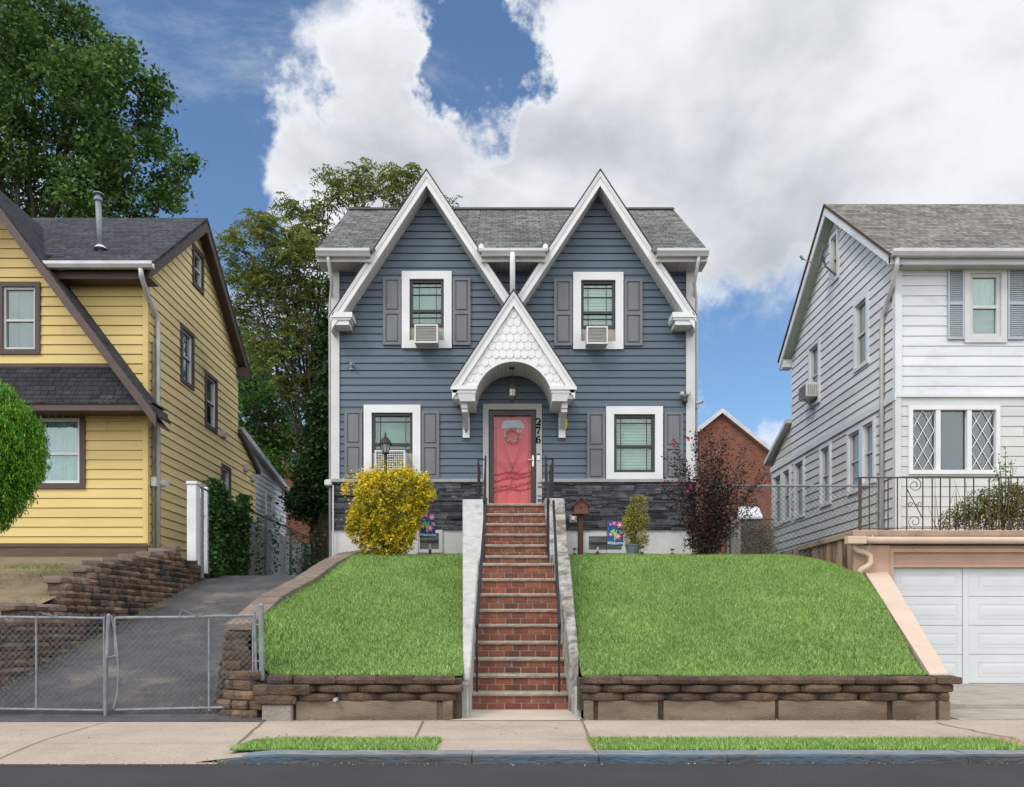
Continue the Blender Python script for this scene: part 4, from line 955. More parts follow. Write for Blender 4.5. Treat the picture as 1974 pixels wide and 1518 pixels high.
# house number 2 7 6, painted-on style metal numerals
def ribbon(mb, pts, ws, cx, cz, sx, sz, D, th=.012):
    n = len(pts); L = []; 
    for i in range(n):
        a = Vector(pts[max(0, i - 1)]); b = Vector(pts[min(n - 1, i + 1)]); t = (b - a).normalized(); p = Vector(pts[i]); nn = Vector((-t.y, t.x)) * ws[i] * .75
        L.append((p + nn, p - nn))
    g = lambda v, d: (cx + v.x * sx, d, cz + v.y * sz)
    vs = []
    for l, r in L: vs += [g(l, D - th), g(r, D - th), g(l, D), g(r, D)]
    fs = []
    for i in range(n - 1):
        k = i * 4; fs += [(k, k + 1, k + 5, k + 4), (k, k + 4, k + 6, k + 2), (k + 1, k + 3, k + 7, k + 5)]
    fs += [(0, 2, 3, 1), ((n - 1) * 4, (n - 1) * 4 + 1, (n - 1) * 4 + 3, (n - 1) * 4 + 2)]
    mb.add(vs, fs)
m_num = M('black_numeral', (.006, .006, .007), rough=.7, spec=.1)
nD = FD - .0505
def numeral(ch, py0, py1):
    mb = MB(); cx, cz = fx(1037.6), fz((py0 + py1) / 2); sx = fx(1042.4) - fx(1032.8); sz = fz(py0) - fz(py1)
    if ch == '2':
        p = [(-.40, .24), (-.36, .36), (-.2, .46), (.02, .47), (.24, .40), (.34, .22), (.28, .04), (.1, -.12), (-.15, -.28), (-.34, -.42)]
        ribbon(mb, p, [.20, .17, .10, .09, .14, .24, .24, .16, .10, .07], cx, cz, sx, sz, nD); ribbon(mb, [(-.42, -.43), (-.1, -.40), (.2, -.44), (.42, -.42)], [.10, .16, .17, .12], cx, cz, sx, sz, nD); ribbon(mb, [(.40, -.47), (.44, -.25)], [.08, .05], cx, cz, sx, sz, nD)
    elif ch == '7':
        ribbon(mb, [(-.42, .42), (0, .42), (.42, .42)], [.14, .16, .14], cx, cz, sx, sz, nD); ribbon(mb, [(-.40, .48), (-.42, .22)], [.09, .05], cx, cz, sx, sz, nD)
        ribbon(mb, [(.40, .42), (.2, .16), (.0, -.14), (-.08, -.48)], [.06, .09, .17, .24], cx, cz, sx, sz, nD)
    else:
        p = [(.32, .36), (.18, .47), (-.05, .46), (-.26, .28), (-.36, .02), (-.34, -.22), (-.2, -.42), (.02, -.47), (.24, -.40), (.35, -.2), (.27, .0), (.05, .08), (-.15, .03), (-.28, -.1)]
        ribbon(mb, p, [.18, .09, .08, .14, .22, .22, .16, .08, .13, .22, .15, .08, .07, .05], cx, cz, sx, sz, nD)
    mb.build('house_number', m_num, BH)
numeral('2', 808, 821.5); numeral('7', 824.5, 838); numeral('6', 842, 856)
# portico
PD = 15.95; pcx = PX(990, PD); pza = PZ(563, PD); phw = PX(1110, PD) - pcx; psl = (pza - PZ(745, PD)) / phw; pzf = PZ(745, PD); pzb = PZ(774, PD)
aw, ah = .745, PZ(698, PD) - pzb
PO = None
arch = [(pcx - aw * math.cos(a), pzb + ah * math.sin(a)) for a in np.linspace(0, math.pi, 33)]
mb = MB(); face = [(pcx - phw + .14, pzb + .1), (pcx - phw + .14, pzf + .05), (pcx, pza - .12), (pcx + phw - .14, pzf + .05), (pcx + phw - .14, pzb + .1)]
# front face cut into strips between arch and outline
n = len(arch); 
def topz(x): return min(pza - .1 - psl * abs(x - pcx), 99)
for i in range(n - 1):
    (x0, z0), (x1, z1) = arch[i], arch[i + 1]
    mb.hexa([(x0, PD, z0), (x1, PD, z1), (x1, PD + .06, z1), (x0, PD + .06, z0), (x0, PD, topz(x0)), (x1, PD, topz(x1)), (x1, PD + .06, topz(x1)), (x0, PD + .06, topz(x0))])
for s in (-1, 1):
    a, b = pcx + s * aw, pcx + s * (phw - .05); 
    mb.hexa([(a, PD, pzb + .05), (b, PD, pzb + .05), (b, PD + .06, pzb + .05), (a, PD + .06, pzb + .05), (a, PD, topz(a)), (b, PD, max(pzb + .06, topz(b))), (b, PD + .06, max(pzb + .06, topz(b))), (a, PD + .06, topz(a))])
por = mb.build('portico', m_white, BH)
mb = MB(); sp, rp = .138, .153; row = 0; z = PZ(608, PD)
while z > pzb + .2:
    hwid = (pza - .40 - z) / psl; nn = int(hwid / sp) + 2
    for i in range(-nn, nn + 1):
        x = pcx + (i + (.5 if row % 2 else 0)) * sp; r = sp * .485
        if abs(x - pcx) > (pza - .30 - z) / psl: continue
        u = (x - pcx) / aw; 
        if abs(u) < 1.06 and z - r * .6 < pzb + ah * math.sqrt(max(0, 1 - min(1, u * u))) + .0: 
            if abs(u) < 1 and z - r < pzb + ah * math.sqrt(1 - u * u) + .005: continue
        pts = [(x + r * math.cos(a), z + r * math.sin(a)) for a in np.linspace(math.pi, 2 * math.pi, 11)] + [(x + r, z + rp), (x - r, z + rp)]
        ob_, ot = PD - .017, PD - .004
        vs = [(p, ob_ if q <= z + .01 else ot, q) for p, q in pts] + [(p, PD, q) for p, q in pts]; k = len(pts)
        mb.add(vs, [tuple(range(k))] + [(j, (j + 1) % k, k + (j + 1) % k, k + j) for j in range(k)])
    row += 1; z -= rp
mb.build('scalloped_shingles', m_white, por)
mb = MB()      # flat band round the arch
arch2 = [(pcx - (aw + .035) * math.cos(a), pzb + (ah + .035) * math.sin(a)) for a in np.linspace(0, math.pi, 33)]
for i in range(n - 1): mb.hexa([(arch[i][0], PD - .022, arch[i][1]), (arch[i + 1][0], PD - .022, arch[i + 1][1]), (arch[i + 1][0], PD, arch[i + 1][1]), (arch[i][0], PD, arch[i][1]), (arch2[i][0], PD - .022, arch2[i][1]), (arch2[i + 1][0], PD - .022, arch2[i + 1][1]), (arch2[i + 1][0], PD, arch2[i + 1][1]), (arch2[i][0], PD, arch2[i][1])])
mb.build('arch_trim', m_white, por)
mb = MB()      # vaulted soffit boards
for i in range(0, 30):
    a0, a1 = math.pi * (i + .04) / 30, math.pi * (i + .96) / 30
    q = lambda a, k: (pcx - (aw + k) * math.cos(a), pzb + (ah + k) * math.sin(a))
    (x0, z0), (x1, z1), (X0, Z0), (X1, Z1) = q(a0, .0), q(a1, .0), q(a0, .025), q(a1, .025)
    mb.hexa([(x0, PD + .0, z0), (x1, PD, z1), (x1, FD - .02, z1), (x0, FD - .02, z0), (X0, PD, Z0), (X1, PD, Z1), (X1, FD - .02, Z1), (X0, FD - .02, Z0)])
mb.build('vault_soffit', m_white2, por)
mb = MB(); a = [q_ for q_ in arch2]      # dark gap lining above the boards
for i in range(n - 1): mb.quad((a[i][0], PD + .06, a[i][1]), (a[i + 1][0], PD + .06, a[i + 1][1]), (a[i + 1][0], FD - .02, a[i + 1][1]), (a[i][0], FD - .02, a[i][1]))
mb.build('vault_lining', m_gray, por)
mb = MB(); mb.prism(gable_chev(pcx, pza, phw, psl, .10), XZ, PD - .085, PD - .04); mb.prism(gable_chev(pcx, pza, phw - .02, psl, .19, .1), XZ, PD - .06, PD - .02); mb.prism(gable_chev(pcx, pza, phw - .02, psl, .025, .03), XZ, PD - .095, PD - .085)
mb.build('rake_trim', m_white, por)
mb = MB(); mb.prism(gable_chev(pcx, pza + .025, phw + .02, psl, .04), XZ, PD - .10, FD - .0); mb.build('portico_roof', m_edge, por)
mb = MB(); mb.prism(gable_chev(pcx, pza - .02, phw - .0, psl, .06), XZ, PD - .04, FD); mb.build('roof_boarding', m_white2, por)
for s in (-1, 1):
    mb = MB(); a, b = sorted((pcx + s * (phw + .012), pcx + s * .70)); mb.box(a, b, PD - .087, FD - .02, pzf - .085, pzf - .008); mb.box(a + (.012 if s < 0 else .012), b - .012, PD - .05, FD - .02, pzf - .1, pzf + .05) if False else None; a, b = sorted((pcx + s * (phw - .03), pcx + s * .72)); mb.box(a, b, PD - .06, FD - .02, pzf - .14, pzf - .085)
    a, b = sorted((pcx + s * (phw - .12), pcx + s * .742)); c, d = sorted((pcx + s * (phw - .17), pcx + s * .742))
    mb.hexa([(c, PD - .01, pzb), (d, PD - .01, pzb), (d, FD - .02, pzb), (c, FD - .02, pzb), (a, PD - .05, pzf - .14), (b, PD - .05, pzf - .14), (b, FD - .02, pzf - .14), (a, FD - .02, pzf - .14)])
    mb.build('portico_return', m_white, por)
    # brackets: post on the wall with a curved brace
    xc = fx(899) if s < 0 else fx(1083); w = .068; mb = MB()
    mb.box(xc - w, xc + w, FD - .09, FD - .022, fz(846), pzb + .0); mb.box(xc - w + .01, xc + w - .01, PD + .1, FD - .09, pzb - .10, pzb - .002)
    for i in range(8):
        f0, f1 = i / 8, (i + 1) / 8; g = lambda f: (PD + .14 + (FD - .12 - PD - .14) * (f ** 1.0), pzb - .08 - (pzb - .08 - fz(822)) * (1 - math.cos(f * math.pi / 2)) ** .9)
        (y0, z0), (y1, z1) = g(f0), g(f1); mb.hexa([(xc - w + .012, y0, z0 - .09), (xc + w - .012, y0, z0 - .09), (xc + w - .012, y1, z1 - .09), (xc - w + .012, y1, z1 - .09), (xc - w + .012, y0, z0), (xc + w - .012, y0, z0), (xc + w - .012, y1, z1), (xc - w + .012, y1, z1)])
    br = mb.build('bracket', m_white, por)
    mb = MB(); zz = fz(808); yy = FD - .095
    mb.add([(xc - .055, yy, zz + .0), (xc + .055, yy, zz), (xc, yy, zz + .07), (xc, yy, zz - .03), (xc, yy - .035, zz + .01)], [(0, 2, 4), (2, 1, 4), (1, 3, 4), (3, 0, 4)]); mb.build('diamond_block', m_white, br)
    mb = MB(); mb.box(xc - w - .012, xc + w + .012, FD - .03, FD - .02, fz(850), fz(800)); mb.build('back_plate', m_blue, br)
mb = MB()        # small dark scroll ornament on the left bracket
xc = fx(899); mb.tube([(xc + .02 * math.sin(t * 2), FD - .1, fz(826) - .012 * t) for t in np.linspace(0, 9, 30)], .007, 4); mb.build('scroll_ornament', m_blkmetal, por)

# ---- things on and around the blue house
def ac_unit(x0, x1, y0, y1, label, grid=False):
    D1 = FD - .34; a, b, c, d = PX(x0, D1), PX(x1, D1), PZ(y1, D1), PZ(y0, D1)
    r = root('window_air_conditioner', ((a + b) / 2, D1, c), label, 'air conditioner', 'air conditioners in the blue house windows')
    mb = MB(); mb.bbox(a, b, D1 + .03, FD + .05, c, d, .012); lring(mb, front(D1 + .03), a, b, c, d, .028, 0, .03); mb.build('case', m_ac, r)
    mb = MB(); pl = front(D1 + .03)
    lbox(mb, pl, a + .028, b - .028, c + .028, d - .028, .0, .004)
    if grid:
        n = 13
        for i in range(n): u = a + .04 + (b - a - .08) * i / (n - 1); lbox(mb, pl, u - .005, u + .005, c + .03, d - .03, .004, .014, 1)
        for i in range(9): z = c + .04 + (d - c - .08) * i / 8; lbox(mb, pl, a + .03, b - .03, z - .005, z + .005, .004, .013, 1)
    else:
        n = 11
        for i in range(n): z = c + .035 + (d - c - .07) * i / (n - 1); lbox(mb, pl, a + .03, b - .03, z - .006, z + .004, .004, .016, 1)
    mb.build('grille', [M('grille_dark', (.07, .07, .075)) if grid else m_acg, m_ac if grid else M('grille_bar', (.42, .41, .38))], r)
ac_unit(799, 844, 625.5, 661, 'small white air conditioner in the upper left window of the blue house')
ac_unit(1131, 1172, 629, 663, 'small white air conditioner in the upper right window of the blue house')
ac_unit(722, 781, 868, 912, 'large white air conditioner with a square grid in the lower left window', True)
# hanging lantern
lx, ly = PX(987.5, 16.3), 16.3
r = root('hanging_lantern', (lx, ly, PZ(775, ly)), 'bronze and glass lantern hanging in the arch above the red door', 'lantern')
zt = pzb + ah - .002
mb = MB(); mb.lathe((lx, ly, zt - .025), [(.055, .0), (.06, .012), (.03, .024)], 14); mb.tube([(lx, ly, zt - .02), (lx, ly, PZ(737, ly))], .006, 6); mb.lathe((lx, ly, PZ(741, ly)), [(.05, 0), (.03, .03), (.012, .07)], 10); mb.build('rod', m_brz, r)
mb = MB(); z0 = PZ(753, ly); mb.lathe((lx, ly, z0), [(.125, -.0), (.12, .01), (.06, .11), (.045, .12)], 8); mb.lathe((lx, ly, PZ(775, ly)), [(.012, -.02), (.04, .0), (.045, .015)], 8)
for i in range(8):
    a = math.pi * 2 * i / 8; mb.tube([(lx + .115 * math.cos(a), ly + .115 * math.sin(a), z0), (lx + .10 * math.cos(a), ly + .10 * math.sin(a), z0 - .12), (lx + .04 * math.cos(a), ly + .04 * math.sin(a), PZ(775, ly) + .01)], .006, 4)
mb.build('cage', m_brz, r)
mb = MB(); mb.lathe((lx, ly, z0), [(.105, 0), (.09, -.12), (.035, -.205)], 12); mb.build('glass', glassmat('lantern_glass', (.8, .82, .8), .2), r)
mb = MB(); mb.lathe((lx, ly, z0 - .1), [(.012, -.08), (.012, 0), (.02, .03), (.004, .07)], 8); mb.build('bulb', m_lantg, r)
# wreath
wc = (fx(988), FD - .045, fz(839.5)); r = root('door_wreath', (wc[0], wc[1], wc[2] - .16), 'pale pink and white blossom wreath hanging on the red door', 'wreath')
mb = MB(); mb.tube([(wc[0] + .135 * math.cos(a), wc[1], wc[2] + .135 * math.sin(a)) for a in np.linspace(0, 2 * math.pi, 24, endpoint=False)], .012, 5, closed=True); mb.build('ring', M('twig', (.2, .12, .1)), r)
pts = []
for i in range(360):
    a = rnd.uniform(0, 2 * math.pi); q = .137 + rnd.gauss(0, .017); pts.append((wc[0] + q * math.cos(a), wc[1] - abs(rnd.gauss(0, .01)) , wc[2] + q * math.sin(a)))
leaves('blossoms', pts, [rnd.uniform(.018, .04) for _ in pts], leafmat('wreath_petals', [(.8, .75, .75), (.75, .55, .55), (.55, .3, .3), (.35, .35, .33), (.85, .83, .8)], .1), r, up=0, asp=.9)
# flood light and cameras
fl = root('flood_light', (fx(1318), FD - .05, fz(774)), 'black motion flood light with two lamp heads on the right corner', 'flood light')
mb = MB(); mb.lathe((fx(1318), FD - .09, fz(781)), [(.02, 0), (.055, .02), (.06, .06), (.05, .11), (.02, .13)], 12); mb.build('body', m_blk, fl, smooth=True)
for s in (-1, 1):
    mb = MB(); c = Vector((fx(1318 + s * 5.5) + s * .0, FD - .1, fz(764.5))); mb.tube([c + Vector((0, .05, -.03)), c, c + Vector((s * .005, -.06, .01))], [.018, .035, .05], 12); mb.build('lamp_head', m_lantg, fl, smooth=True)
def seccam(px, py, D, dx, label, mat=m_gut):
    x, z = PX(px, D), PZ(py, D); r = root('security_camera', (x, D, z - .06), label, 'security camera'); mb = MB()
    mb.tube([(x, D, z), (x + dx * .09, D - .11, z - .012)], .032, 10); mb.build('body', mat, r)
    mb = MB(); mb.tube([(x, D + .02, z - .09), (x, D - .01, z - .06), (x + dx * .03, D - .03, z - .02)], .012, 6); mb.lathe((x, D + .01, z - .1), [(.035, 0), (.035, .015)], 10); mb.build('mount', mat, r)
    mb = MB(); mb.tube([(x + dx * .091, D - .1105, z - .012), (x + dx * .094, D - .114, z - .0125)], .022, 10); mb.build('lens', m_blk, r)
seccam(677, 703, FD - .03, .5, 'small grey security camera on the blue siding left of the upper window')
seccam(1344, 777, FD + .0, .9, 'small security camera sticking out from the right corner board of the blue house')
mb = MB(); mb.bbox(PX(627, 16.8), PX(641, 16.8), 16.7, 16.95, PZ(938, 16.8), PZ(926, 16.8), .02); o = mb.build('vent_hood', m_gut, BH)
mb = MB(); mb.tube([(PX(642, 16.75), 16.76, PZ(936, 16.76)), (PX(642, 16.75), 16.76, 1.3)], .018, 8); mb.build('conduit', m_white2, BH)
mb = MB(); mb.bbox(fx(1097), fx(1111), FD - .085, FD - .05, fz(1009), fz(994), .006); o = mb.build('outlet_cover', m_cblock2, BH); mb = MB(); mb.lathe((fx(1104), 0, 0), [(.001, 0), (.001, .001)], 3) if False else mb.bbox(fx(1100.5), fx(1107.5), FD - .12, FD - .085, fz(1005), fz(997), .008); mb.build('socket', m_white2, o)
# hanging ornament on the right bracket
r = root('wind_ornament', (fx(1087), FD - .15, fz(835)), 'black flower and yellow crescent wind ornament hanging on the right bracket', 'ornament')
c = Vector((fx(1083.5), FD - .14, fz(790))); mb = MB()
for i in range(8): a = i * math.pi / 4; mb.tube([c, c + Vector((.028 * math.cos(a), -.005, .028 * math.sin(a))), c + Vector((.05 * math.cos(a), 0, .05 * math.sin(a)))], [.006, .012, .003], 5)
mb.tube([c + Vector((0, 0, .18)), c + Vector((.005, 0, 0)), c + Vector((0, 0, -.16)), c + Vector((-.02, 0, -.3))], .004, 4); mb.tube([c + Vector((.02, 0, -.1)), c + Vector((-.03, 0, -.26))], .004, 4); mb.build('flower', m_blkmetal, r)
mb = MB(); c2 = Vector((fx(1086), FD - .15, fz(820))); mb.tube([c2 + Vector((.055 * math.cos(a), 0, .14 * math.sin(a))) for a in np.linspace(-1.35, 1.35, 12)], [.003 + .014 * math.sin(math.pi * i / 11) for i in range(12)], 6); mb.build('crescent', m_yflow, r)
mb = MB(); mb.tube([c2 + Vector((-.01 + .04 * math.cos(a), -.005, .02 + .14 * math.sin(a))) for a in np.linspace(-1.2, 1.2, 12)], [.002 + .009 * math.sin(math.pi * i / 11) for i in range(12)], 6); mb.build('inner_crescent', m_gut, r)

# ================================================================= GARDEN THINGS
def zlawn(x, y): return lawn_z(x, y)
# lamp post
D = 15.5; x = PX(743, D); zb_ = zlawn(x, D); r = root('lamp_post', (x, D, zb_), 'black post lantern standing behind the yellow bush', 'lamp post')
zt = PZ(875, D); mb = MB(); mb.tube([(x, D, zb_), (x, D, zb_ + .3), (x, D, zb_ + .32), (x, D, zt)], [.05, .045, .035, .03], 10); mb.tube([(x - .17, D, PZ(883, D)), (x + .17, D, PZ(883, D))], .009, 6); mb.lathe((x, D, zt - .02), [(.03, 0), (.055, .02), (.06, .04)], 10); mb.build('pole', m_blkmetal, r)
mb = MB(); mb.lathe((x, D, zt + .02), [(.05, 0), (.095, .17), (.09, .175)], 6); mb.build('lantern_glass', m_lantg, r)
mb = MB(); mb.lathe((x, D, PZ(856, D)), [(.125, -.01), (.12, .01), (.085, .07), (.05, .11), (.02, .125), (.022, .15), (.012, .17), (.018, .19), (.003, .22)], 12)
for i in range(6): a = math.pi * 2 * i / 6; mb.tube([(x + .05 * math.cos(a), D + .05 * math.sin(a), zt + .02), (x + .1 * math.cos(a), D + .1 * math.sin(a), zt + .19)], .007, 4)
mb.build('lantern_cap', m_blkmetal, r)
# birdhouse
D = 15.2; x = PX(1119, D); zb_ = zlawn(x, D); r = root('birdhouse', (x, D, zb_), 'brown wooden birdhouse on a dark red post right of the steps', 'birdhouse')
mb = MB(); mb.bbox(x - .05, x + .05, D - .05, D + .05, zb_ - .05, PZ(990, D), .006); mb.build('post', m_wood2, r)
w = .13; za_, zc_ = PZ(991, D), PZ(973, D); mb = MB(); mb.prism([(x - w, za_), (x + w, za_), (x + w, zc_), (x, PZ(964, D)), (x - w, zc_)], XZ, D - .13, D + .13); mb.box(x - w - .02, x + w + .02, D - .16, D + .14, za_ - .02, za_); hb_ = mb.build('box', m_wood, r)
mb = MB(); mb.tube([(x, D - .131, (za_ + zc_) / 2 + .02), (x, D - .136, (za_ + zc_) / 2 + .02)], .026, 14); mb.build('entrance_hole', m_dark, hb_)
mb = MB(); mb.prism(gable_chev(x, PZ(960, D), .165, .95, .035), XZ, D - .17, D + .17); mb.build('roof', m_wood2, r)
# path lights
def plight(px, py0, py1, D, label):
    x = PX(px, D); z0 = zlawn(x, D); h = (py1 - py0) / F * D
    if not plight.src:
        r = root('path_light', (x, D, z0 - .02), label, 'garden light', 'solar path lights along the front of the blue house'); z0 -= .02; h = .19
        mb = MB(); mb.tube([(x, D, z0), (x, D, z0 + h * .5)], .028, 10); mb.tube([(x, D, z0 + h * .86), (x, D, z0 + h)], .034, 10); mb.build('housing', m_blk, r)
        mb = MB(); mb.tube([(x, D, z0 + h * .5), (x, D, z0 + h * .86)], .022, 10); mb.build('lens', m_lantg, r)
        plight.src = r; plight.h = .19
        r.scale = (1, 1, ((py1 - py0) / F * D) / .19); return
    c = copy_tree(plight.src); c.location = (x, D, z0 - .02); c.scale = (1, 1, h / .19); c['label'] = label
plight.src = None
plight(1108, 1061, 1080, 14.9, 'black path light left of the birdhouse post'); plight(1152, 1054, 1080, 14.9, 'tall black path light between birdhouse and welcome flag')
plight(1238, 1058, 1079, 14.9, 'black path light beside the grey plant pot'); plight(1296, 1062, 1078, 15.0, 'short black path light left of the purple shrub'); plight(829, 1038, 1070, 15.2, 'tall black path light under the flag beside the yellow bush')
# garden flags
m_navy = M('navy_flag_cloth', (.015, .045, .17), (.02, .12, .27), sc=9, rough=.8); m_fpink = M('pink_print', (.75, .08, .25), (.75, .30, .42), sc=20, rough=.8); m_fgr = M('green_print', (.12, .50, .12), (.30, .62, .12), sc=14, rough=.8); m_fw = M('white_print', (.8, .8, .82), rough=.8)
def text_mesh(txt, size, loc, shear=.3, ext=.001):
    cu = bpy.data.curves.new('t', 'FONT'); cu.body = txt; cu.size = size; cu.shear = shear; cu.extrude = ext; cu.align_x = 'CENTER'; cu.offset = size * .012
    ob = bpy.data.objects.new('t', cu); COL.objects.link(ob); dg = bpy.context.evaluated_depsgraph_get(); me = bpy.data.meshes.new_from_object(ob.evaluated_get(dg))
    vs = [(loc[0] + v.co.x, loc[1] - v.co.z, loc[2] + v.co.y) for v in me.vertices]; fs = [tuple(p.vertices) for p in me.polygons]
    bpy.data.objects.remove(ob); bpy.data.curves.remove(cu); bpy.data.meshes.remove(me); mb = MB(); mb.add(vs, fs); return mb
def flag(px, py0, py1, D, label):
    x0, x1 = PX(px - 15.5, D), PX(px + 15.5, D); z0, z1 = PZ(py1, D), PZ(py0, D); xc = (x0 + x1) / 2; g = zlawn(xc, D)
    r = root('garden_flag', (x0, D, g), label, 'garden flag', 'floral welcome flags')
    mb = MB(); mb.tube([(x0 - .01, D, g - .05), (x0 - .01, D, z1 + .03), (x1, D, z1 + .03)], .005, 6); mb.build('stake', m_blkmetal, r)
    W, H = x1 - x0, z1 - z0
    wave = lambda u: .006 * math.sin(u / W * 9)
    mb = MB(); n = 12; vs = []
    for i in range(n + 1): u = W * i / n; vs += [(x0 + u, D - .004 + wave(u), z0), (x0 + u, D - .004 + wave(u), z1), (x0 + u, D - .002 + wave(u), z0), (x0 + u, D - .002 + wave(u), z1)]
    mb.add(vs, [f for i in range(n) for f in ((4 * i, 4 * i + 4, 4 * i + 5, 4 * i + 1), (4 * i + 2, 4 * i + 3, 4 * i + 7, 4 * i + 6))]); cl = mb.build('cloth', m_navy, r)
    def blob(mb, u, v, rr, k=5, ph=0, am=.3):
        pts = [(x0 + W * u + rr * (1 + am * math.cos(k * a)) * math.cos(a + ph), z0 + H * v + rr * (1 + am * math.cos(k * a)) * math.sin(a + ph)) for a in np.linspace(0, 2 * math.pi, 26, endpoint=False)]
        mb.prism(pts, XZ, D - .0135, D - .0125)
    mb = MB(); [blob(mb, *q) for q in ((.78, .86, .05, 6), (.42, .93, .032, 5), (.66, .40, .055, 6), (.22, .47, .035, 5), (.2, .88, .02, 5), (.9, .55, .03, 5))]; mb.build('flower_print', m_fpink, cl)
    mb = MB(); [blob(mb, *q) for q in ((.78, .86, .018, 5), (.66, .40, .02, 5), (.22, .47, .012, 5))]; mb.v = [(a, b - .002, c) for a, b, c in mb.v]; mb.build('flower_centre_print', m_fw, cl)
    mb = MB()
    for pts in ([(.15, .62), (.35, .64), (.5, .55), (.62, .70), (.58, .50), (.5, .38), (.52, .22), (.44, .24), (.42, .40), (.36, .52)], [(.38, .60), (.30, .72), (.52, .62)], [(.7, .62), (.92, .66), (.8, .56)]):
        mb.prism([(x0 + W * a, z0 + H * b) for a, b in pts], XZ, D - .0165, D - .0155)
    mb.build('bird_print', m_fgr, cl)
    text_mesh('Welcome', .078, (xc, D - .014, z0 + .03)).build('lettering', m_fw, cl)
flag(1186, 1006, 1053, 15.3, 'navy floral welcome flag between the birdhouse and the tall yellow green shrub')
flag(824, 991, 1037, 15.6, 'navy floral welcome flag partly tucked behind the yellow bush')
# yellow bush
def clump_pts(cl, D, n, shell=.5, ysq=1.0, py_=None):
    """leaf points in balls given as (px,py,r_px[,dy]) seen at distance D"""
    out = []; tot = sum(c[2] ** 2 for c in cl)
    for c in cl:
        k = int(n * c[2] ** 2 / tot) + 1; r = c[2] / F * D; dy = c[3] if len(c) > 3 else 0
        C = np.array([PX(c[0], D), D + dy, PZ(c[1], D)])
        v = NR.normal(size=(k, 3)); v /= np.linalg.norm(v, axis=1, keepdims=True)
        rr = r * (shell + (1 - shell) * NR.uniform(0, 1, (k, 1)) ** .6) * (1 + NR.normal(size=(k, 1)) * .06); v[:, 1] *= ysq
        out.append(C + v * rr)
    return np.concatenate(out)
D = 14.9; bx = PX(751, D); r = root('yellow_bush', (bx, D, zlawn(bx, D)), 'big rounded bush with golden yellow and green leaves left of the steps', 'bush')
cl = [(745, 985, 62), (725, 950, 38), (775, 945, 42), (805, 960, 26), (810, 935, 22), (735, 925, 20), (770, 925, 18), (700, 1005, 30), (695, 1025, 24), (776, 1000, 34), (745, 1035, 40), (720, 1050, 26), (772, 1045, 24), (778, 1020, 25), (715, 975, 22), (700, 950, 12), (680, 1015, 12), (822, 955, 14), (705, 925, 10), (806, 978, 18), (690, 985, 12)]
pts = clump_pts(cl, D, 15000, .72); sub = []
# twig ends: leaves gathered in small rosettes
c0 = clump_pts(cl, D, 1500, .93); off = NR.normal(size=(1500 * 14 + 600, 3)) * .030; idx = np.repeat(np.arange(len(c0)), 14); ros = c0[idx] + off[:len(idx)]
sh_pts = []
for q_ in range(46):
    a = rnd.uniform(.15, 2.99); e_ = Vector((bx + math.cos(a) * .74, D - rnd.uniform(0, .5), PZ(985, D) + math.sin(a) * .70)); d_ = Vector((math.cos(a) * .5, 0, math.sin(a) * .6 + .35)).normalized()
    for k_ in range(12): v_ = e_ + d_ * rnd.uniform(0, .17); sh_pts.append((v_.x + rnd.gauss(0, .018), v_.y + rnd.gauss(0, .03), v_.z + rnd.gauss(0, .018)))
ros = np.concatenate([ros, np.array(sh_pts)])
keep = lambda p: p[p[:, 2] > zlawn(bx, D) + .02]
leaves('foliage', keep(pts), NR.uniform(.03, .055, len(keep(pts))), leafmat('bush_green_leaves', [(.10, .17, .02), (.17, .24, .03), (.30, .32, .03), (.50, .42, .03)], .25), r, asp=.5)
rk = keep(ros); leaves('golden_leaf_tips', rk, NR.uniform(.035, .07, len(rk)), leafmat('bush_golden_leaves', [(.26, .29, .025), (.62, .48, .022), (.78, .59, .028), (.75, .49, .035)], .25), r, asp=.5)
mb = MB()
for i in range(14): a = rnd.uniform(0, 6.3); mb.tube([(bx + .05 * math.cos(a), D + .05 * math.sin(a), zlawn(bx, D) - .03), (bx + .2 * math.cos(a), D + .2 * math.sin(a), zlawn(bx, D) + .4), (bx + .5 * math.cos(a), D + .5 * math.sin(a), zlawn(bx, D) + .9)], [.018, .012, .005], 5)
mb.build('stems', m_bark, r)
# potted shrub
D = 15.2; bx = PX(1222, D); gz = zlawn(bx, D); r = root('potted_shrub', (bx, D, gz), 'narrow yellow green shrub in a grey pot in front of the blue house', 'potted plant')
mb = MB(); mb.lathe((bx - .02, D, gz), [(.10, 0), (.13, .17), (.14, .18), (.14, .2), (.12, .2)], 16); mb.build('pot', M('blue_grey_pot', (.13, .16, .19), rough=.5), r, smooth=False)
cl = [(1232, 975, 20), (1218, 985, 14), (1236, 1000, 18), (1222, 1010, 24), (1212, 1000, 14), (1228, 1030, 24), (1214, 1040, 16), (1238, 1045, 16), (1206, 1020, 12), (1226, 1058, 18), (1208, 1005, 9), (1240, 962, 8), (1222, 962, 8)]
pts = clump_pts(cl, D, 6500, .35, .9); leaves('foliage', pts, NR.uniform(.022, .045, len(pts)), leafmat('lime_shrub_leaves', [(.12, .15, .03), (.24, .25, .04), (.38, .34, .06), (.50, .42, .11)], .3), r, asp=.45)
mb = MB()
for i in range(9):
    a = rnd.uniform(0, 6.3); mb.tube([(bx - .02 + .03 * math.cos(a), D + .03 * math.sin(a), gz + .15), (bx + .08 * math.cos(a), D + .08 * math.sin(a), gz + .6), (bx + .12 * math.cos(a), D + .1 * math.sin(a), gz + 1.1)], [.010, .008, .003], 5)
mb.build('stems', m_bark, r)
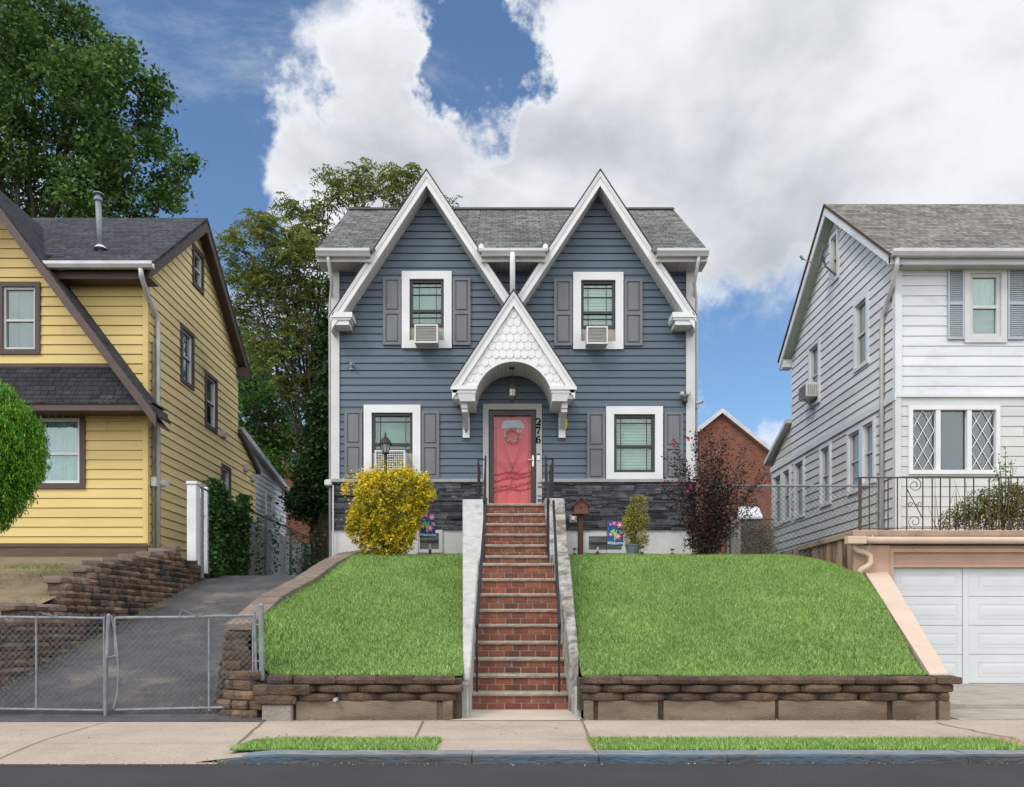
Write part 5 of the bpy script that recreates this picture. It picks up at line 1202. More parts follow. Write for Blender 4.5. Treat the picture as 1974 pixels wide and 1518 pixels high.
# purple shrub
D = 15.0; bx = PX(1368, D); gz = zlawn(bx, D); r = root('purple_shrub', (bx, D, gz), 'dark purple leaved shrub with a few red blossoms at the right corner', 'shrub')
mb = MB(); pts = []; red = []
tips = [(1293, 862), (1310, 852), (1335, 842), (1345, 832), (1372, 830), (1386, 838), (1402, 838), (1392, 870), (1424, 870), (1408, 860), (1455, 882), (1440, 905), (1470, 914), (1452, 935), (1280, 930), (1290, 962), (1300, 985), (1318, 1005), (1318, 1052), (1330, 900), (1350, 890), (1365, 920), (1340, 940), (1385, 930), (1410, 920), (1425, 960), (1440, 980), (1405, 985), (1355, 970), (1330, 1040), (1420, 1020), (1390, 1040), (1345, 1010), (1318, 930), (1305, 905), (1375, 985), (1400, 1010), (1362, 860), (1325, 880), (1348, 865), (1380, 900), (1395, 950), (1412, 940), (1335, 975), (1370, 1010), (1355, 1040), (1385, 970), (1340, 915)]
for i, (tx, ty) in enumerate(tips):
    dy = rnd.uniform(-.55, .55); T = Vector((PX(tx, D), D + dy, PZ(ty, D))); B = Vector((bx + rnd.uniform(-.12, .12), D + rnd.uniform(-.1, .1), gz - .02))
    Mid = B.lerp(T, .5) + Vector(((T.x - B.x) * -.12, 0, .05)); cur = [B.lerp(Mid, f).lerp(Mid.lerp(T, f), f) for f in np.linspace(0, 1, 12)]
    mb.tube(cur, list(np.linspace(.014, .003, 12)), 4)
    nl = 270
    for k in range(nl):
        f = rnd.uniform(.15, 1) ** .6 if i % 5 else rnd.uniform(.05, 1); p = cur[0].lerp(cur[-1], 0); j = f * 11; a = int(min(10, j)); p = cur[a].lerp(cur[a + 1], j - a)
        s = .08 * (1.2 - f * .4); pts.append((p.x + rnd.gauss(0, s), p.y + rnd.gauss(0, s), p.z + rnd.gauss(0, s)))
for tx, ty, k in ((1296, 852, 30), (1294, 858, 20), (1323, 850, 25), (1376, 836, 20), (1278, 930, 10), (1303, 935, 14), (1326, 942, 25), (1318, 950, 14), (1360, 872, 14), (1345, 930, 10)):
    C = (PX(tx, D), D - .15, PZ(ty, D)); red += [(C[0] + rnd.gauss(0, .02), C[1] + rnd.gauss(0, .02), C[2] + rnd.gauss(0, .025)) for _ in range(k)]
mb.build('stems', m_bark, r)
leaves('foliage', pts, NR.uniform(.035, .068, len(pts)), leafmat('purple_leaves', [(.018, .012, .013), (.034, .017, .02), (.055, .025, .026), (.08, .05, .035), (.04, .036, .022)], .2), r, asp=.5)
leaves('red_blossoms', red, NR.uniform(.022, .038, len(red)), leafmat('crimson_petals', [(.35, .01, .03), (.55, .02, .06)], .2), r, asp=.8)
# globe evergreen in front of the yellow house
D = 12.4; bx = PX(-8, D); gz = yard_z(-7.6, D); r = root('evergreen_shrub', (bx, D, gz), 'bright green rounded evergreen at the left edge of the photo', 'evergreen')
cl = [(-10, 870, 88), (5, 830, 62), (20, 860, 58), (25, 900, 52), (0, 945, 55), (-20, 990, 40), (30, 820, 32), (48, 870, 32), (45, 905, 34), (8, 775, 26), (-15, 760, 26), (38, 935, 22), (15, 965, 26)]
c0 = clump_pts(cl, D, 2600, .93)
idx = np.repeat(np.arange(len(c0)), 16); pts = c0[idx] + NR.normal(size=(len(idx), 3)) * .022; pts[:, 2] += NR.uniform(-.05, .07, len(pts))
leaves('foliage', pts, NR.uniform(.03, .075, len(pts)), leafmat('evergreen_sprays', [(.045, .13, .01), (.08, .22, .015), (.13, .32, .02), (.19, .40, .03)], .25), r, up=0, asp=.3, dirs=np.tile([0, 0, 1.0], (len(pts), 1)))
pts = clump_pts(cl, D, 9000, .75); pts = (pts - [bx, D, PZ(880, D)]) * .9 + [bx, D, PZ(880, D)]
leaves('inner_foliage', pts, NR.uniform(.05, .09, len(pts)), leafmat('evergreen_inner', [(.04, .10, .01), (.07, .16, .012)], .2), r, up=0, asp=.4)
mb = MB(); mb.tube([(PX(-70, D), D, gz - .2), (bx - .2, D, PZ(900, D))], [.09, .05], 8); mb.build('trunk', m_bark, r)

# ================================================================= YELLOW HOUSE
YD = 17.3; YX = PX(283, YD)
YH = root('yellow_house', (-10, YD, 1.5), 'yellow clapboard house with brown trim and dark roof on the left', 'house')
yx = lambda p: PX(p, YD); yz = lambda p: PZ(p, YD); yu = lambda p, X=YX: F * X / (p - VX)        # depth of a pixel column on the side wall
def sz(px, py, X=YX): return PZ(py, yu(px, X))
yrd, yrz = 20.0, 9.87; yes = (yrz - 7.33) / (yrd - 16.75); yroof = lambda y: yrz - yes * abs(y - yrd)
plY = front(YD); plYS = sideR(YX)
yw = [(-2, 79, 545, 684), (62, 166, 796, 943)]
hol = [(yx(a) + .05, yx(b) - .05, yz(d) + .05, yz(c) - .05) for a, b, c, d in yw]
KD = 16.56
rax, raz, rsl = PX(-62, KD), PZ(316, KD), 1.33
gx = lambda z: rax + (raz - .15 - z) / rsl
# front wall polygon: main wall up to the eave plus the steep cross gable on the left
EYZ = 7.2
mb = MB(); siding(mb, plY, [(-15, 0), (YX - .05, 0), (YX - .05, EYZ), (gx(EYZ), EYZ), (rax, raz - .15), (-15, raz - .15 - 1.33 * (15 + rax) + 0)], hol, yz(1053), raz - .2, .2, .024, wav=.002); mb.build('wall', m_yel, YH)
# side wall with the rear lean-to
yR = yu(458); yR2 = yu(492); zl1, zl2 = sz(458, 832), sz(492, 905)
swin = [(346, 371.5, 622, 757, 371), (393, 416.5, 713, 836, 416), (369, 390, 470, 567, 390), (425, 442.5, 893, 965, 442)]
sh = []
for a, b, c, d, e in swin:
    u0, u1 = yu(a), yu(b); 
    # c,d measured on the far (right) edge
    z1 = PZ(c + (0), yu(a)) if False else None
yspec = [  # near column, far column, top y at near edge, bottom y at near edge
    (346, 371.5, 622, 735), (393, 416.5, 713, 821), (369, 390, 470, 547), (425, 442.5, 893, 962)]
for a, b, c, d in yspec: sh.append((yu(a), yu(b), PZ(d, yu(a)), PZ(c, yu(a))))
poly = [(YD, 0), (yR2, 0), (yR2, zl2), (yR, zl1), (yR, yroof(yR) - .1), (yrd, yrz - .12), (YD, yroof(YD) - .1)]
mb = MB(); siding(mb, plYS, poly, [(a + .03, b - .03, c + .03, d - .03) for a, b, c, d in sh], yz(1053) - .1, yrz - .2, .2, .026, wav=.006); mb.build('side_wall', m_yel2, YH)
mb = MB(); mb.prism([(YD + .25, 0), (yR2, 0), (yR2, zl2 - .05), (yR, zl1 - .05), (yR, yroof(yR) - .2), (yrd, yrz - .25), (YD + .25, yroof(YD) - .2)], YZ, -14.6, YX - .22); mb.box(-14.6, YX - .01, yR2 - .02, yR2 + .02, 0, zl2); mb.build('wall_core', m_yel, YH)
mb = MB(); mb.box(YX - .07, YX + .012, YD - .035, YD + .012, yz(1053), EYZ + .1); mb.box(YX - .0, YX + .035, YD - .03, YD + .05, yz(1053), EYZ + .1); mb.build('corner_board', m_yel, YH)
mb = MB(); mb.box(-15, YX + .01, YD - .03, YD + .2, .9, yz(1053) - .0); mb.box(-15, YX + .03, YD - .05, YD + .1, yz(1053) - .02, yz(1048)); mb.build('water_table', M('brown_skirt_board', (.13, .085, .055), (.09, .06, .045), sc=4, rough=.8, bump=.3, stretch=(.4, 1, 3)), YH)
mb = MB(); mb.box(YX - .2, YX + .006, YD + .05, yR2, .5, yz(1053) - .0); mb.build('foundation', M('olive_foundation', (.26, .22, .12), (.18, .15, .08), sc=3, rough=.9), YH)
# roofs
mb = MB(); ov = YX + .30
mb.prism([(YD, yroof(YD)), (yrd, yrz), (23.35, yroof(23.35)), (23.35, yroof(23.35) - .08), (yrd, yrz - .09), (YD, yroof(YD) - .08)], YZ, -16, ov); mb.prism([(16.75, yroof(16.75)), (YD, yroof(YD)), (YD, yroof(YD) - .08), (16.75, yroof(16.75) - .08)], YZ, PX(74, 16.7), ov); yr = mb.build('roof', m_shY, YH)
mb = MB()
mb.prism([(16.8, yroof(16.8) - .082), (yrd, yrz - .092), (23.35, yroof(23.35) - .082), (23.35, yroof(23.35) - .30), (yrd, yrz - .34), (16.8, yroof(16.8) - .30)], YZ, ov - .05, ov - .012); mb.box(PX(84, 16.85), ov - .05, 16.85, 16.9, 7.08, 7.24)
mb.prism([(16.9, yroof(16.9) - .13), (yrd, yrz - .14), (23.3, yroof(23.3) - .13), (23.3, yroof(23.3) - .15), (yrd, yrz - .16), (16.9, yroof(16.9) - .15)], YZ, YX - .05, ov - .05)
mb.box(PX(84, 16.85), ov - .05, 16.9, YD - .001, 7.10, 7.12); mb.box(ov - .3, ov - .02, 23.0, 23.36, yroof(23.3) - .33, yroof(23.3) - .08); mb.build('roof_trim', m_brn, YH)
mb = MB(); gp = [(16.62, 7.34), (16.60, 7.34), (16.60, 7.28), (16.64, 7.22), (16.74, 7.22), (16.74, 7.33), (16.72, 7.33), (16.72, 7.25), (16.65, 7.25)]; mb.prism(gp, YZ, PX(76, 16.6), PX(292, 16.6)); mb.build('gutter', m_gut, YH)
mb = MB(); mb.prism([(yR - .05, zl1 + .06), (yR2 + .15, zl2 + .0), (yR2 + .15, zl2 - .12), (yR - .05, zl1 - .08)], YZ, YX - 6, YX + .12); mb.build('rear_roof', m_brn, YH)
# steep cross gable
rfx = PX(300, KD); rhw = rfx - rax; rfz = raz - rsl * rhw
def chev_y(t, below, hw=None): return gable_chev(rax, raz, hw or rhw, rsl, t, below)
mb = MB(); mb.prism([(rax, raz + .02), (rfx, rfz + .02), (rfx, rfz - .05), (rax, raz - .06)], XZ, KD + .02, YD - .0)
uu = rax + (raz - 7.0) / rsl
mb.prism([(rax, raz + .02), (uu, 7.02), (uu, 6.9), (rax, raz - .1)], XZ, YD + .02, 19.4)
uu = rax - (raz - 7.0) / rsl; mb.prism([(rax, raz + .02), (uu, 7.02), (uu, 6.9), (rax, raz - .1)], XZ, KD + .02, 19.4); mb.build('gable_roof', m_shY, YH)
mb = MB(); mb.prism([(rax, raz - .02), (rfx, rfz - .02), (rfx, rfz - .27), (rax, raz - .28)], XZ, KD, KD + .05); mb.prism([(rax, raz - .20), (rfx, rfz - .20), (rfx, rfz - .22), (rax, raz - .22)], XZ, KD + .05, YD); mb.build('rake_board', m_brn, YH)
# pent roof above the ground floor
pe0, pe1 = 16.62, YD; z0, z1 = PZ(775, pe0), PZ(707, YD)
xr0, xr1 = PX(293, pe0), PX(214, YD)
mb = MB(); mb.add([(-14, pe0, z0), (xr0, pe0, z0), (xr1, pe1 - .03, z1), (-14, pe1 - .03, z1), (-14, pe0, z0 - .05), (xr0, pe0, z0 - .05), (xr1 + .3, pe1 - .03, z0 - .05), (-14, pe1, z0 - .05), (xr0, YD - .02, z0)],
       [(0, 1, 2, 3), (0, 4, 5, 1), (1, 8, 2), (1, 5, 6, 8), (4, 7, 6, 5)]); mb.build('pent_roof', m_shP, YH)
mb = MB(); mb.box(-14, xr0 + .0, pe0 + .01, pe0 + .05, z0 - .17, z0 - .052); mb.box(-14, xr0, pe0 + .05, YD, z0 - .12, z0 - .10); mb.box(xr0 - .04, xr0 + .0, pe0 + .05, YD + .1, z0 - .17, z0 - .052); mb.build('pent_fascia', m_brn, YH)
mb = MB(); mb.box(-14, xr1 + .05, YD - .06, YD - .02, z1 - .03, z1 + .03); mb.build('flashing', m_brn, YH)
# windows
a, b, c, d = yw[0]; make_window(YH, plY, yx(a), yx(b), yz(d), yz(c), .10, m_brn, m_white2, 'curtain', zm=yz(618), fw=.05, glass=m_glassD)
a, b, c, d = yw[1]; make_window(YH, plY, yx(a), yx(b), yz(d), yz(c), .115, m_brn, m_white, 'curtain_blue', zm=yz(875), fw=.06)
for (u0, u1, z0_, z1_), cov in zip(sh, ('dim', 'half', 'dark', 'shade')):
    make_window(YH, plYS, u0, u1, z0_, z1_, .09, m_brn, m_white2, cov, fw=.04, glass=m_glassD, co=.05)
# pipes and small things on the yellow house
dsx = YX + .10
downspout(YH, [(PX(272, 16.7), 16.68, 7.22), (PX(274, 16.75), 16.72, 7.08), (dsx - .02, 17.15, 6.85), (dsx, YD + .30, 6.6), (dsx, YD + .32, 6.2), (dsx, YD + .32, 1.55)], .05, m_gut)
mb = MB(); mb.tube([(YX + .07, YD + .16, 6.0), (YX + .07, YD + .16, 1.6)], .028, 6); mb.build('conduit', M('old_brown_pipe', (.13, .085, .06), (.25, .22, .19), sc=6, rough=.7), YH)
mb = MB(); z = PZ(931, YD + .25); mb.bbox(YX + .03, YX + .14, YD + .1, YD + .26, z - .1, z + .1, .01); mb.tube([(YX + .14, YD + .38, z), (YX + .28, YD + .34, z)], .075, 16); mb.build('electric_meter', m_gut, YH)
vx, vd = PX(193, 17.6), 17.62; r = root('roof_vent_pipe', (vx, vd, yroof(vd)), 'tall galvanised vent pipe with a cap on the dark roof', 'vent pipe')
zt = PZ(372, vd); mb = MB(); mb.tube([(vx, vd, yroof(vd) - .05), (vx - .05, vd, zt - .18)], .06, 12); mb.build('pipe', m_galv, r, smooth=True)
mb = MB(); mb.lathe((vx - .05, vd, zt - .2), [(.06, 0), (.09, .03), (.09, .09), (.05, .11), (.05, .15), (.11, .16), (.11, .18), (.02, .23)], 12); mb.build('cap', m_galv, r)
mb = MB(); n_ = 8; mb.tube([(vx + .0, vd - .0, yroof(vd) + .02), (vx, vd, yroof(vd) + .09)], [.15, .08], 10); mb.build('flashing', m_white2, r)
seccam(250, 794, YD - .03, -.8, 'white security camera under the brown eave of the yellow house', m_white2)
seccam(305, 771, YD + .5, .9, 'dark floodlight camera on the side wall of the yellow house', m_galvd)
mb = MB(); z0 = yz(788)
for i, px in enumerate([70, 83, 98, 112, 126, 141, 156, 170, 183, 197, 209]): 
    L_ = [.30, .28, .26, .30, .28, .30, .26, .28, .22, .36, .55][i]; x = yx(px); mb.tube([(x, YD - .09, z0), (x, YD - .09, z0 - L_)], [.009, .006], 5)
mb.tube([(yx(62), YD - .09, z0), (yx(212), YD - .09, z0)], .005, 4)
tag(mb.build('icicle_lights', m_tan, origin=(yx(130), YD - .09, z0)), 'string of pale hanging icicle lights under the brown eave', 'string lights')
for px, py in ((427, 838), (470, 903), (484, 922)):
    mb = MB(); y_ = yu(px); mb.bbox(YX + .02, YX + .10, y_ - .12, y_ + .12, PZ(py + 6, y_), PZ(py - 6, y_), .01)
    mb.build('vent_cover', m_tan, YH)

# white clapboard outbuilding behind the yellow house
OX = -7.62; ou = lambda p: F * OX / (p - VX)
r = root('white_outbuilding', (OX - 2, 26, 1.2), 'low white clapboard building behind the yellow house', 'building')
ya, yb = ou(462), ou(551); zA, zB = PZ(838, ya), PZ(945, yb)
mb = MB(); siding(mb, sideR(OX), [(ya, 0), (yb, 0), (yb, zB), (ya, zA)], [], .9, zA, .16, .02); mb.prism([(ya, 0), (yb, 0), (yb, zB - .05), (ya, zA - .05)], YZ, OX - 4, OX - .03); mb.build('wall', m_wsid, r)
mb = MB(); mb.prism([(ya - .2, zA + .16), (yb + .35, zB - .06), (yb + .35, zB - .2), (ya - .2, zA + .0)], YZ, OX - 4.2, OX + .18); mb.build('roof', m_gut, r)
w0, w1 = ou(511), ou(524); make_window(r, sideR(OX), w0, w1, PZ(993, w0), PZ(948, w0), .09, m_wsid, m_blk, 'dark', co=.05, glass=m_glassD)

# ================================================================= WHITE HOUSE
WD = 16.8; WX = PX(1728, WD)
WH = root('white_house', (11, WD, 1.6), 'white and cream clapboard house above the garage on the right', 'house')
wx_ = lambda p: PX(p, WD); wz = lambda p: PZ(p, WD); wu = lambda p: F * WX / (p - VX)
wrd, wrz = 19.8, 10.1; wes = (wrz - 7.43) / (wrd - 16.45); wroof = lambda y: wrz - wes * abs(y - wrd)
plW = front(WD); plWS = sideL(WX)
belt = wz(764)
fwn = [(1857, 1939, 517, 662), (1750, 1926, 783, 915)]
hol = [(wx_(a) + .05, wx_(b) - .05, wz(d) + .05, wz(c) - .05) for a, b, c, d in fwn]
mb = MB(); siding(mb, plW, [(WX + .05, 0), (17, 0), (17, 7.35), (WX + .05, 7.35)], hol, belt, 7.35, .203, .016, wav=.004, gap=.007); mb.build('upper_wall', m_wsid, WH)
mb = MB(); siding(mb, plW, [(WX + .05, 0), (17, 0), (17, belt), (WX + .05, belt)], hol, belt - .203 * 18, belt, .203, .016, wav=.004, gap=.007); mb.build('lower_wall', m_csid, WH)
wspec = [(1603, 1619.5, 440, 535), (1649, 1677, 562, 700), (1562, 1583, 652, 775), (1664, 1690.5, 801, 930), (1636, 1664, 818, 946), (1583, 1604.5, 850, 972), (1533.5, 1553, 880, 996), (1511, 1526.7, 897, 1004), (1493, 1510, 908, 1012)]
shw = [(wu(b), wu(a), PZ(d, wu(b)), PZ(c, wu(b))) for a, b, c, d in wspec]
wR, wR2 = wu(1527), wu(1488); zb1, zb2 = PZ(812, wR), PZ(888, wR2)
up = [(WD, belt), (wR, belt), (wR, wroof(wR) - .12), (wrd, wrz - .14), (WD, wroof(WD) - .12)]
mb = MB(); siding(mb, plWS, up, [(a + .03, b - .03, c + .03, d - .03) for a, b, c, d in shw[:3]], belt, wrz - .2, .203, .026, wav=.004); mb.build('upper_side_wall', m_wsid, WH)
lo = [(WD, 0), (wR2, 0), (wR2, belt), (WD, belt)]
mb = MB(); siding(mb, plWS, lo, [(a + .03, b - .03, c + .03, d - .03) for a, b, c, d in shw[3:]], belt - .203 * 19, belt, .203, .026, wav=.004)
mb.build('lower_side_wall', m_csid, WH)
mb = MB(); siding(mb, plWS, [(wR, belt), (wR2, belt), (wR, zb1)], [], belt, zb1, .203, .02); mb.build('lean_to_wall', m_csid, WH)
mb = MB(); mb.prism([(WD + .25, 0), (wR2, 0), (wR2, belt), (wR, zb1 - .1), (wR, wroof(wR) - .2), (wrd, wrz - .28), (WD + .25, wroof(WD) - .2)], YZ, WX + .22, 17); mb.box(WX + .01, 17, wR2 - .02, wR2, 0, belt); mb.build('wall_core', m_csid, WH)
mb = MB(); mb.box(WX - .012, WX + .10, WD - .04, WD + .0, belt, 7.35); mb.box(WX - .04, WX - .012, WD - .038, WD + .08, belt, 7.35); cbw = mb.build('corner_board', m_wsid, WH)
mb = MB(); mb.box(WX - .012, WX + .08, WD - .04, WD + .0, 1, belt); mb.box(WX - .04, WX - .012, WD - .038, WD + .08, 1, belt); mb.build('corner_board', m_csid, WH)
mb = MB(); mb.box(WX - .03, 17, WD - .055, WD - .002, belt - .03, belt + .03); mb.box(WX - .055, WX - .03, WD - .05, wR2, belt - .09, belt + .05); mb.build('belt_board', m_wsid, WH)
WO = PX(1588, 19.8) - .0
wov = 7.6
mb = MB(); mb.prism([(16.42, wroof(16.42)), (wrd, wrz), (23.15, wroof(23.15)), (23.15, wroof(23.15) - .07), (wrd, wrz - .08), (16.42, wroof(16.42) - .07)], YZ, wov, 18); mb.build('roof', m_shW, WH)
mb = MB(); mb.prism([(16.42, wroof(16.42) + .012), (wrd, wrz + .012), (23.15, wroof(23.15) + .012), (23.15, wroof(23.15) - .05), (wrd, wrz - .06), (16.42, wroof(16.42) - .05)], YZ, wov - .02, wov + .0); mb.build('roof_edge', m_rust, WH)
mb = MB(); mb.prism([(16.5, wroof(16.5) - .072), (wrd, wrz - .082), (23.15, wroof(23.15) - .072), (23.15, wroof(23.15) - .26), (wrd, wrz - .28), (16.5, wroof(16.5) - .24)], YZ, wov + .01, wov + .04); mb.box(wov, 18, 16.5, 16.54, 7.22, 7.36); mb.box(wov + .04, WX, 22.85, 23.18, wroof(23.1) - .30, wroof(23.1) - .09); mb.build('fascia', m_wsid, WH)
mb = MB(); n = 10
for i in range(24):
    y0, y1 = 16.5 + 6.6 * i / 24 + .004, 16.5 + 6.6 * (i + 1) / 24 - .004; mb.hexa([(wov + .04, y0, wroof(y0) - .2), (WX, y0, wroof(y0) - .2), (WX, y1, wroof(y1) - .2), (wov + .04, y1, wroof(y1) - .2), (wov + .04, y0, wroof(y0) - .18), (WX, y0, wroof(y0) - .18), (WX, y1, wroof(y1) - .18), (wov + .04, y1, wroof(y1) - .18)])
for i in range(16): mb.box(WX + .6 * i + .004, WX + .6 * (i + 1) - .004, 16.54, WD + .05, 7.22, 7.24)
mb.build('soffit', m_gsoff, WH)
mb = MB(); gp = [(16.33, 7.46), (16.31, 7.46), (16.31, 7.40), (16.35, 7.33), (16.45, 7.33), (16.45, 7.44), (16.43, 7.44), (16.43, 7.36), (16.36, 7.36)]; mb.prism(gp, YZ, wov + .02, 18); mb.build('gutter', m_gut, WH)
mb = MB(); mb.prism([(wR - .02, zb1 + .05), (wR2 + .2, zb2 + .0), (wR2 + .2, zb2 - .12), (wR - .02, zb1 - .06)], YZ, WX - .18, WX + 5); mb.build('lean_to_roof', m_gut, WH)
downspout(WH, [(PX(1728, 16.45), 16.42, 7.36), (PX(1727, 16.5), 16.45, 7.15), (WX - .08, 16.95, 6.75), (WX - .08, 17.25, 6.5), (WX - .08, 17.28, 6.2), (WX - .08, 17.28, 1.5)], .045, m_gut)
downspout(WH, [(WX - .1, wR2 - .0, 3.0), (WX - .14, wR2 + .05, 2.6), (WX - .12, wR2 - .1, 1.0)], .05, m_gut)
a, b, c, d = fwn[0]; make_window(WH, plW, wx_(a), wx_(b), wz(d), wz(c), .12, m_white2, m_white2, 'half', zm=wz(592), fw=.07, co=.05, lab='upper front window with a white shade')
# triple lattice window
a, b, c, d = fwn[1]; u0, u1, z0, z1 = wx_(a), wx_(b), wz(d), wz(c); mb = MB(); lring(mb, plW, u0, u1, z0, z1, .085, -.1, .05)
for px in (1807, 1867): lbox(mb, plW, wx_(px) - .045, wx_(px) + .045, z0 + .085, z1 - .085, -.08, .04)
tw = mb.build('picture_window', m_white, WH)
mb = MB(); lbox(mb, plW, u0 + .08, u1 - .08, z0 + .08, z1 - .08, -.05, -.045); mb.build('pane', m_glassD, tw)
mb = MB(); lbox(mb, plW, u0 + .08, u1 - .08, z0 + .05, z1 - .05, -.16, -.13); mb.build('interior_shade', M('window_gloom', (.07, .085, .09), (.13, .15, .15), sc=1.5, rough=.8), tw)
for p, q in ((1758, 1802), (1872, 1918)):
    mb = MB()
    U0, U1, Z0, Z1 = wx_(p), wx_(q), z0 + .085, z1 - .085; W_, H_ = U1 - U0, Z1 - Z0; nx, nz = 2, 3
    for s in (1, -1):
        for k in range(-4, 8):
            # line with slope through cells
            p0 = np.array([U0 + W_ * k / 2, Z0]); dv_ = np.array([W_ * s * 1.5, H_]); seg = []
            ts = [t for t in np.linspace(0, 1, 61) if U0 - 1e-6 <= (p0 + dv_ * t)[0] <= U1 + 1e-6]
            if len(ts) > 1:
                A_, B_ = p0 + dv_ * ts[0], p0 + dv_ * ts[-1]; mb.tube([(A_[0], WD + .03 , A_[1]), (B_[0], WD + .03, B_[1])], .010, 4)
    mb.build('lattice', m_white, tw)
mb = MB(); lbox(mb, plW, wx_(1811), wx_(1863), z0 + .085, z1 - .085, -.12, -.10); mb.build('dark_shade', M('slate_shade', (.045, .06, .07), (.035, .045, .055), sc=2, rough=.5), tw)
for (px0, px1, s) in ((1825, 1856, 0), (1940, 1974, 1)):
    u0, u1, z0, z1 = wx_(px0), wx_(px1), wz(656), wz(518); mb = MB(); lring(mb, plW, u0, u1, z0, z1, .035, 0, .06); lbox(mb, plW, u0 + .035, u1 - .035, (z0 + z1) / 2 - .03, (z0 + z1) / 2 + .03, 0.0, .06)
    k = 0; z = z0 + .04
    while z < z1 - .04: mb.hexa([plW(u0 + .035, z, .05), plW(u1 - .035, z, .05), plW(u1 - .035, z, .045), plW(u0 + .035, z, .045), plW(u0 + .035, z + .035, .03), plW(u1 - .035, z + .035, .03), plW(u1 - .035, z + .035, .025), plW(u0 + .035, z + .035, .025)]); z += .038
    lbox(mb, plW, u0 + .02, u1 - .02, z0 + .02, z1 - .02, .0, .015); mb.build('shutter', M('pale_grey_shutter', (.38, .42, .44), (.33, .37, .39), rough=.5), WH)
for (u0_, u1_, z0_, z1_), cov in zip(shw, ('dark', 'half', 'dark', 'half', 'half', 'dim', 'dim', 'dim', 'dim')):
    make_window(WH, plWS, u0_, u1_, z0_, z1_, .085, m_wsid, m_white2, cov, fw=.045, glass=m_glassD, co=.06)
# AC in the side window, dish
u0_, u1_, z0_, z1_ = shw[2]; r = root('window_air_conditioner', (WX - .2, (u0_ + u1_) / 2, z0_), 'grey boxy air conditioner hanging from the side window of the white house', 'air conditioner')
mb = MB(); uc = (u0_ + u1_) / 2; zc = PZ(762, u0_); mb.bbox(WX - .34, WX + .05, uc - .27, uc + .27, zc, zc + .36, .015); mb.build('case', m_ac, r)
mb = MB()
for i in range(8): mb.box(WX - .35, WX - .34, uc - .24, uc + .24, zc + .04 + i * .037, zc + .055 + i * .037)
for i in range(6): mb.box(WX - .30 + i * .05, WX - .28 + i * .05, uc - .28, uc - .27, zc + .05, zc + .3)
mb.build('grille', m_acg, r); mb = MB(); mb.tube([(WX - .3, uc, zc), (WX, uc, zc - .3)], .015, 5); mb.build('bracket', m_galv, r)
dy = 19.9; dz = PZ(500, dy); dxp = PX(1600, dy) - .12
r = root('satellite_dish', (WX, dy - .4, PZ(545, dy)), 'grey satellite dish on the gable side of the white house', 'satellite dish')
mb = MB(); C = Vector((WX - .42, dy - .15, dz)); ax = Vector((-.90, .22, .2)).normalized(); e1 = ax.orthogonal().normalized(); e2 = ax.cross(e1); n = 20; vs = [C - ax * .05]; 
for k, rr in ((1, .14), (2, .28)):
    for i in range(n): a = 2 * math.pi * i / n; vs.append(C + e1 * rr * math.cos(a) + e2 * rr * math.sin(a) + ax * (.05 * (rr / .28) ** 2 - .05))
fs = [(0, 1 + i, 1 + (i + 1) % n) for i in range(n)] + [(1 + i, 1 + n + i, 1 + n + (i + 1) % n, 1 + (i + 1) % n) for i in range(n)]; mb.add(vs, fs); dd = mb.build('dish', m_gray, r, smooth=True)
mb = MB(); mb.tube([C - ax * .05, C + Vector((.12, -.02, -.25)), (WX, dy - .1, dz - .45)], .022, 6); mb.tube([C - Vector((0, 0, .26)), C + ax * .42 - Vector((0, 0, .1))], .012, 5); mb.tube([C + ax * .40 - Vector((0, 0, .12)), C + ax * .46 - Vector((0, 0, .04))], .03, 8); mb.box(WX - .03, WX + .0, dy - .2, dy, dz - .55, dz - .35); mb.build('arm', m_galvd, r)

# ================================================================= GARAGE AND TERRACE
GY = 14.2; gxp = lambda p: PX(p, GY); gzp = lambda p: PZ(p, GY); GX = PX(1645, GY)
GA = root('garage', (8, GY, -.97), 'peach painted garage with a white panelled door under a terrace', 'garage')
mb = MB(); mb.box(GX, PX(1716, GY), GY, GY + .5, -1.1, gzp(1052)); mb.box(PX(1716, GY) , 14, GY + .06, GY + .5, gzp(1092), gzp(1052)); mb.box(GX + .25, 14, GY + .5, WD + .1, -1.1, gzp(1040)); mb.build('wall', m_peach, GA)
mb = MB(); mb.box(PX(1716, GY), PX(1722, GY) , GY - .015, GY + .2, -1.0, gzp(1058)); mb.box(PX(1722, GY), 14, GY - .012, GY + .06, gzp(1065), gzp(1058)); mb.box(PX(1722, GY), 14, GY + .0, GY + .1, gzp(1094), gzp(1089)); mb.build('door_trim', m_peach, GA)
mb = MB(); mb.bbox(GX - .05, 14, GY - .12, WD + .0, gzp(1036), gzp(1024), .012); mb.build('terrace_slab', M('weathered_peach_slab', (.42, .28, .19), (.30, .21, .15), sc=3, rough=.9, bump=.5, c3=(.2, .16, .12), sc3=2, t3=(.5, .7)), GA)
mb = MB(); zg = gzp(1044); mb.tube([(PX(1665, GY - .22), GY - .2, zg), (14, GY - .2, zg - .01)], .062, 10); mb.build('gutter', m_peachL, GA, smooth=True)
mb = MB(); mb.bbox(PX(1632, GY - .22), PX(1668, GY - .22), GY - .29, GY - .12, zg - .07, zg + .06, .01); mb.build('gutter_end_piece', m_peachL, GA)
q = lambda p, y, d=GY - .12: (PX(p, d), d, PZ(y, d))
downspout(GA, [q(1645, 1044), q(1646, 1056), q(1652, 1062), q(1668, 1066), q(1677, 1072), q(1679, 1085), q(1672, 1092), q(1660, 1098), q(1656, 1105), q(1659, 1134)], .048, m_peachL)
mb = MB(); mb.tube([q(1683, 1032), q(1671, 1064)], .012, 5); mb.build('strap', m_peachL, GA)
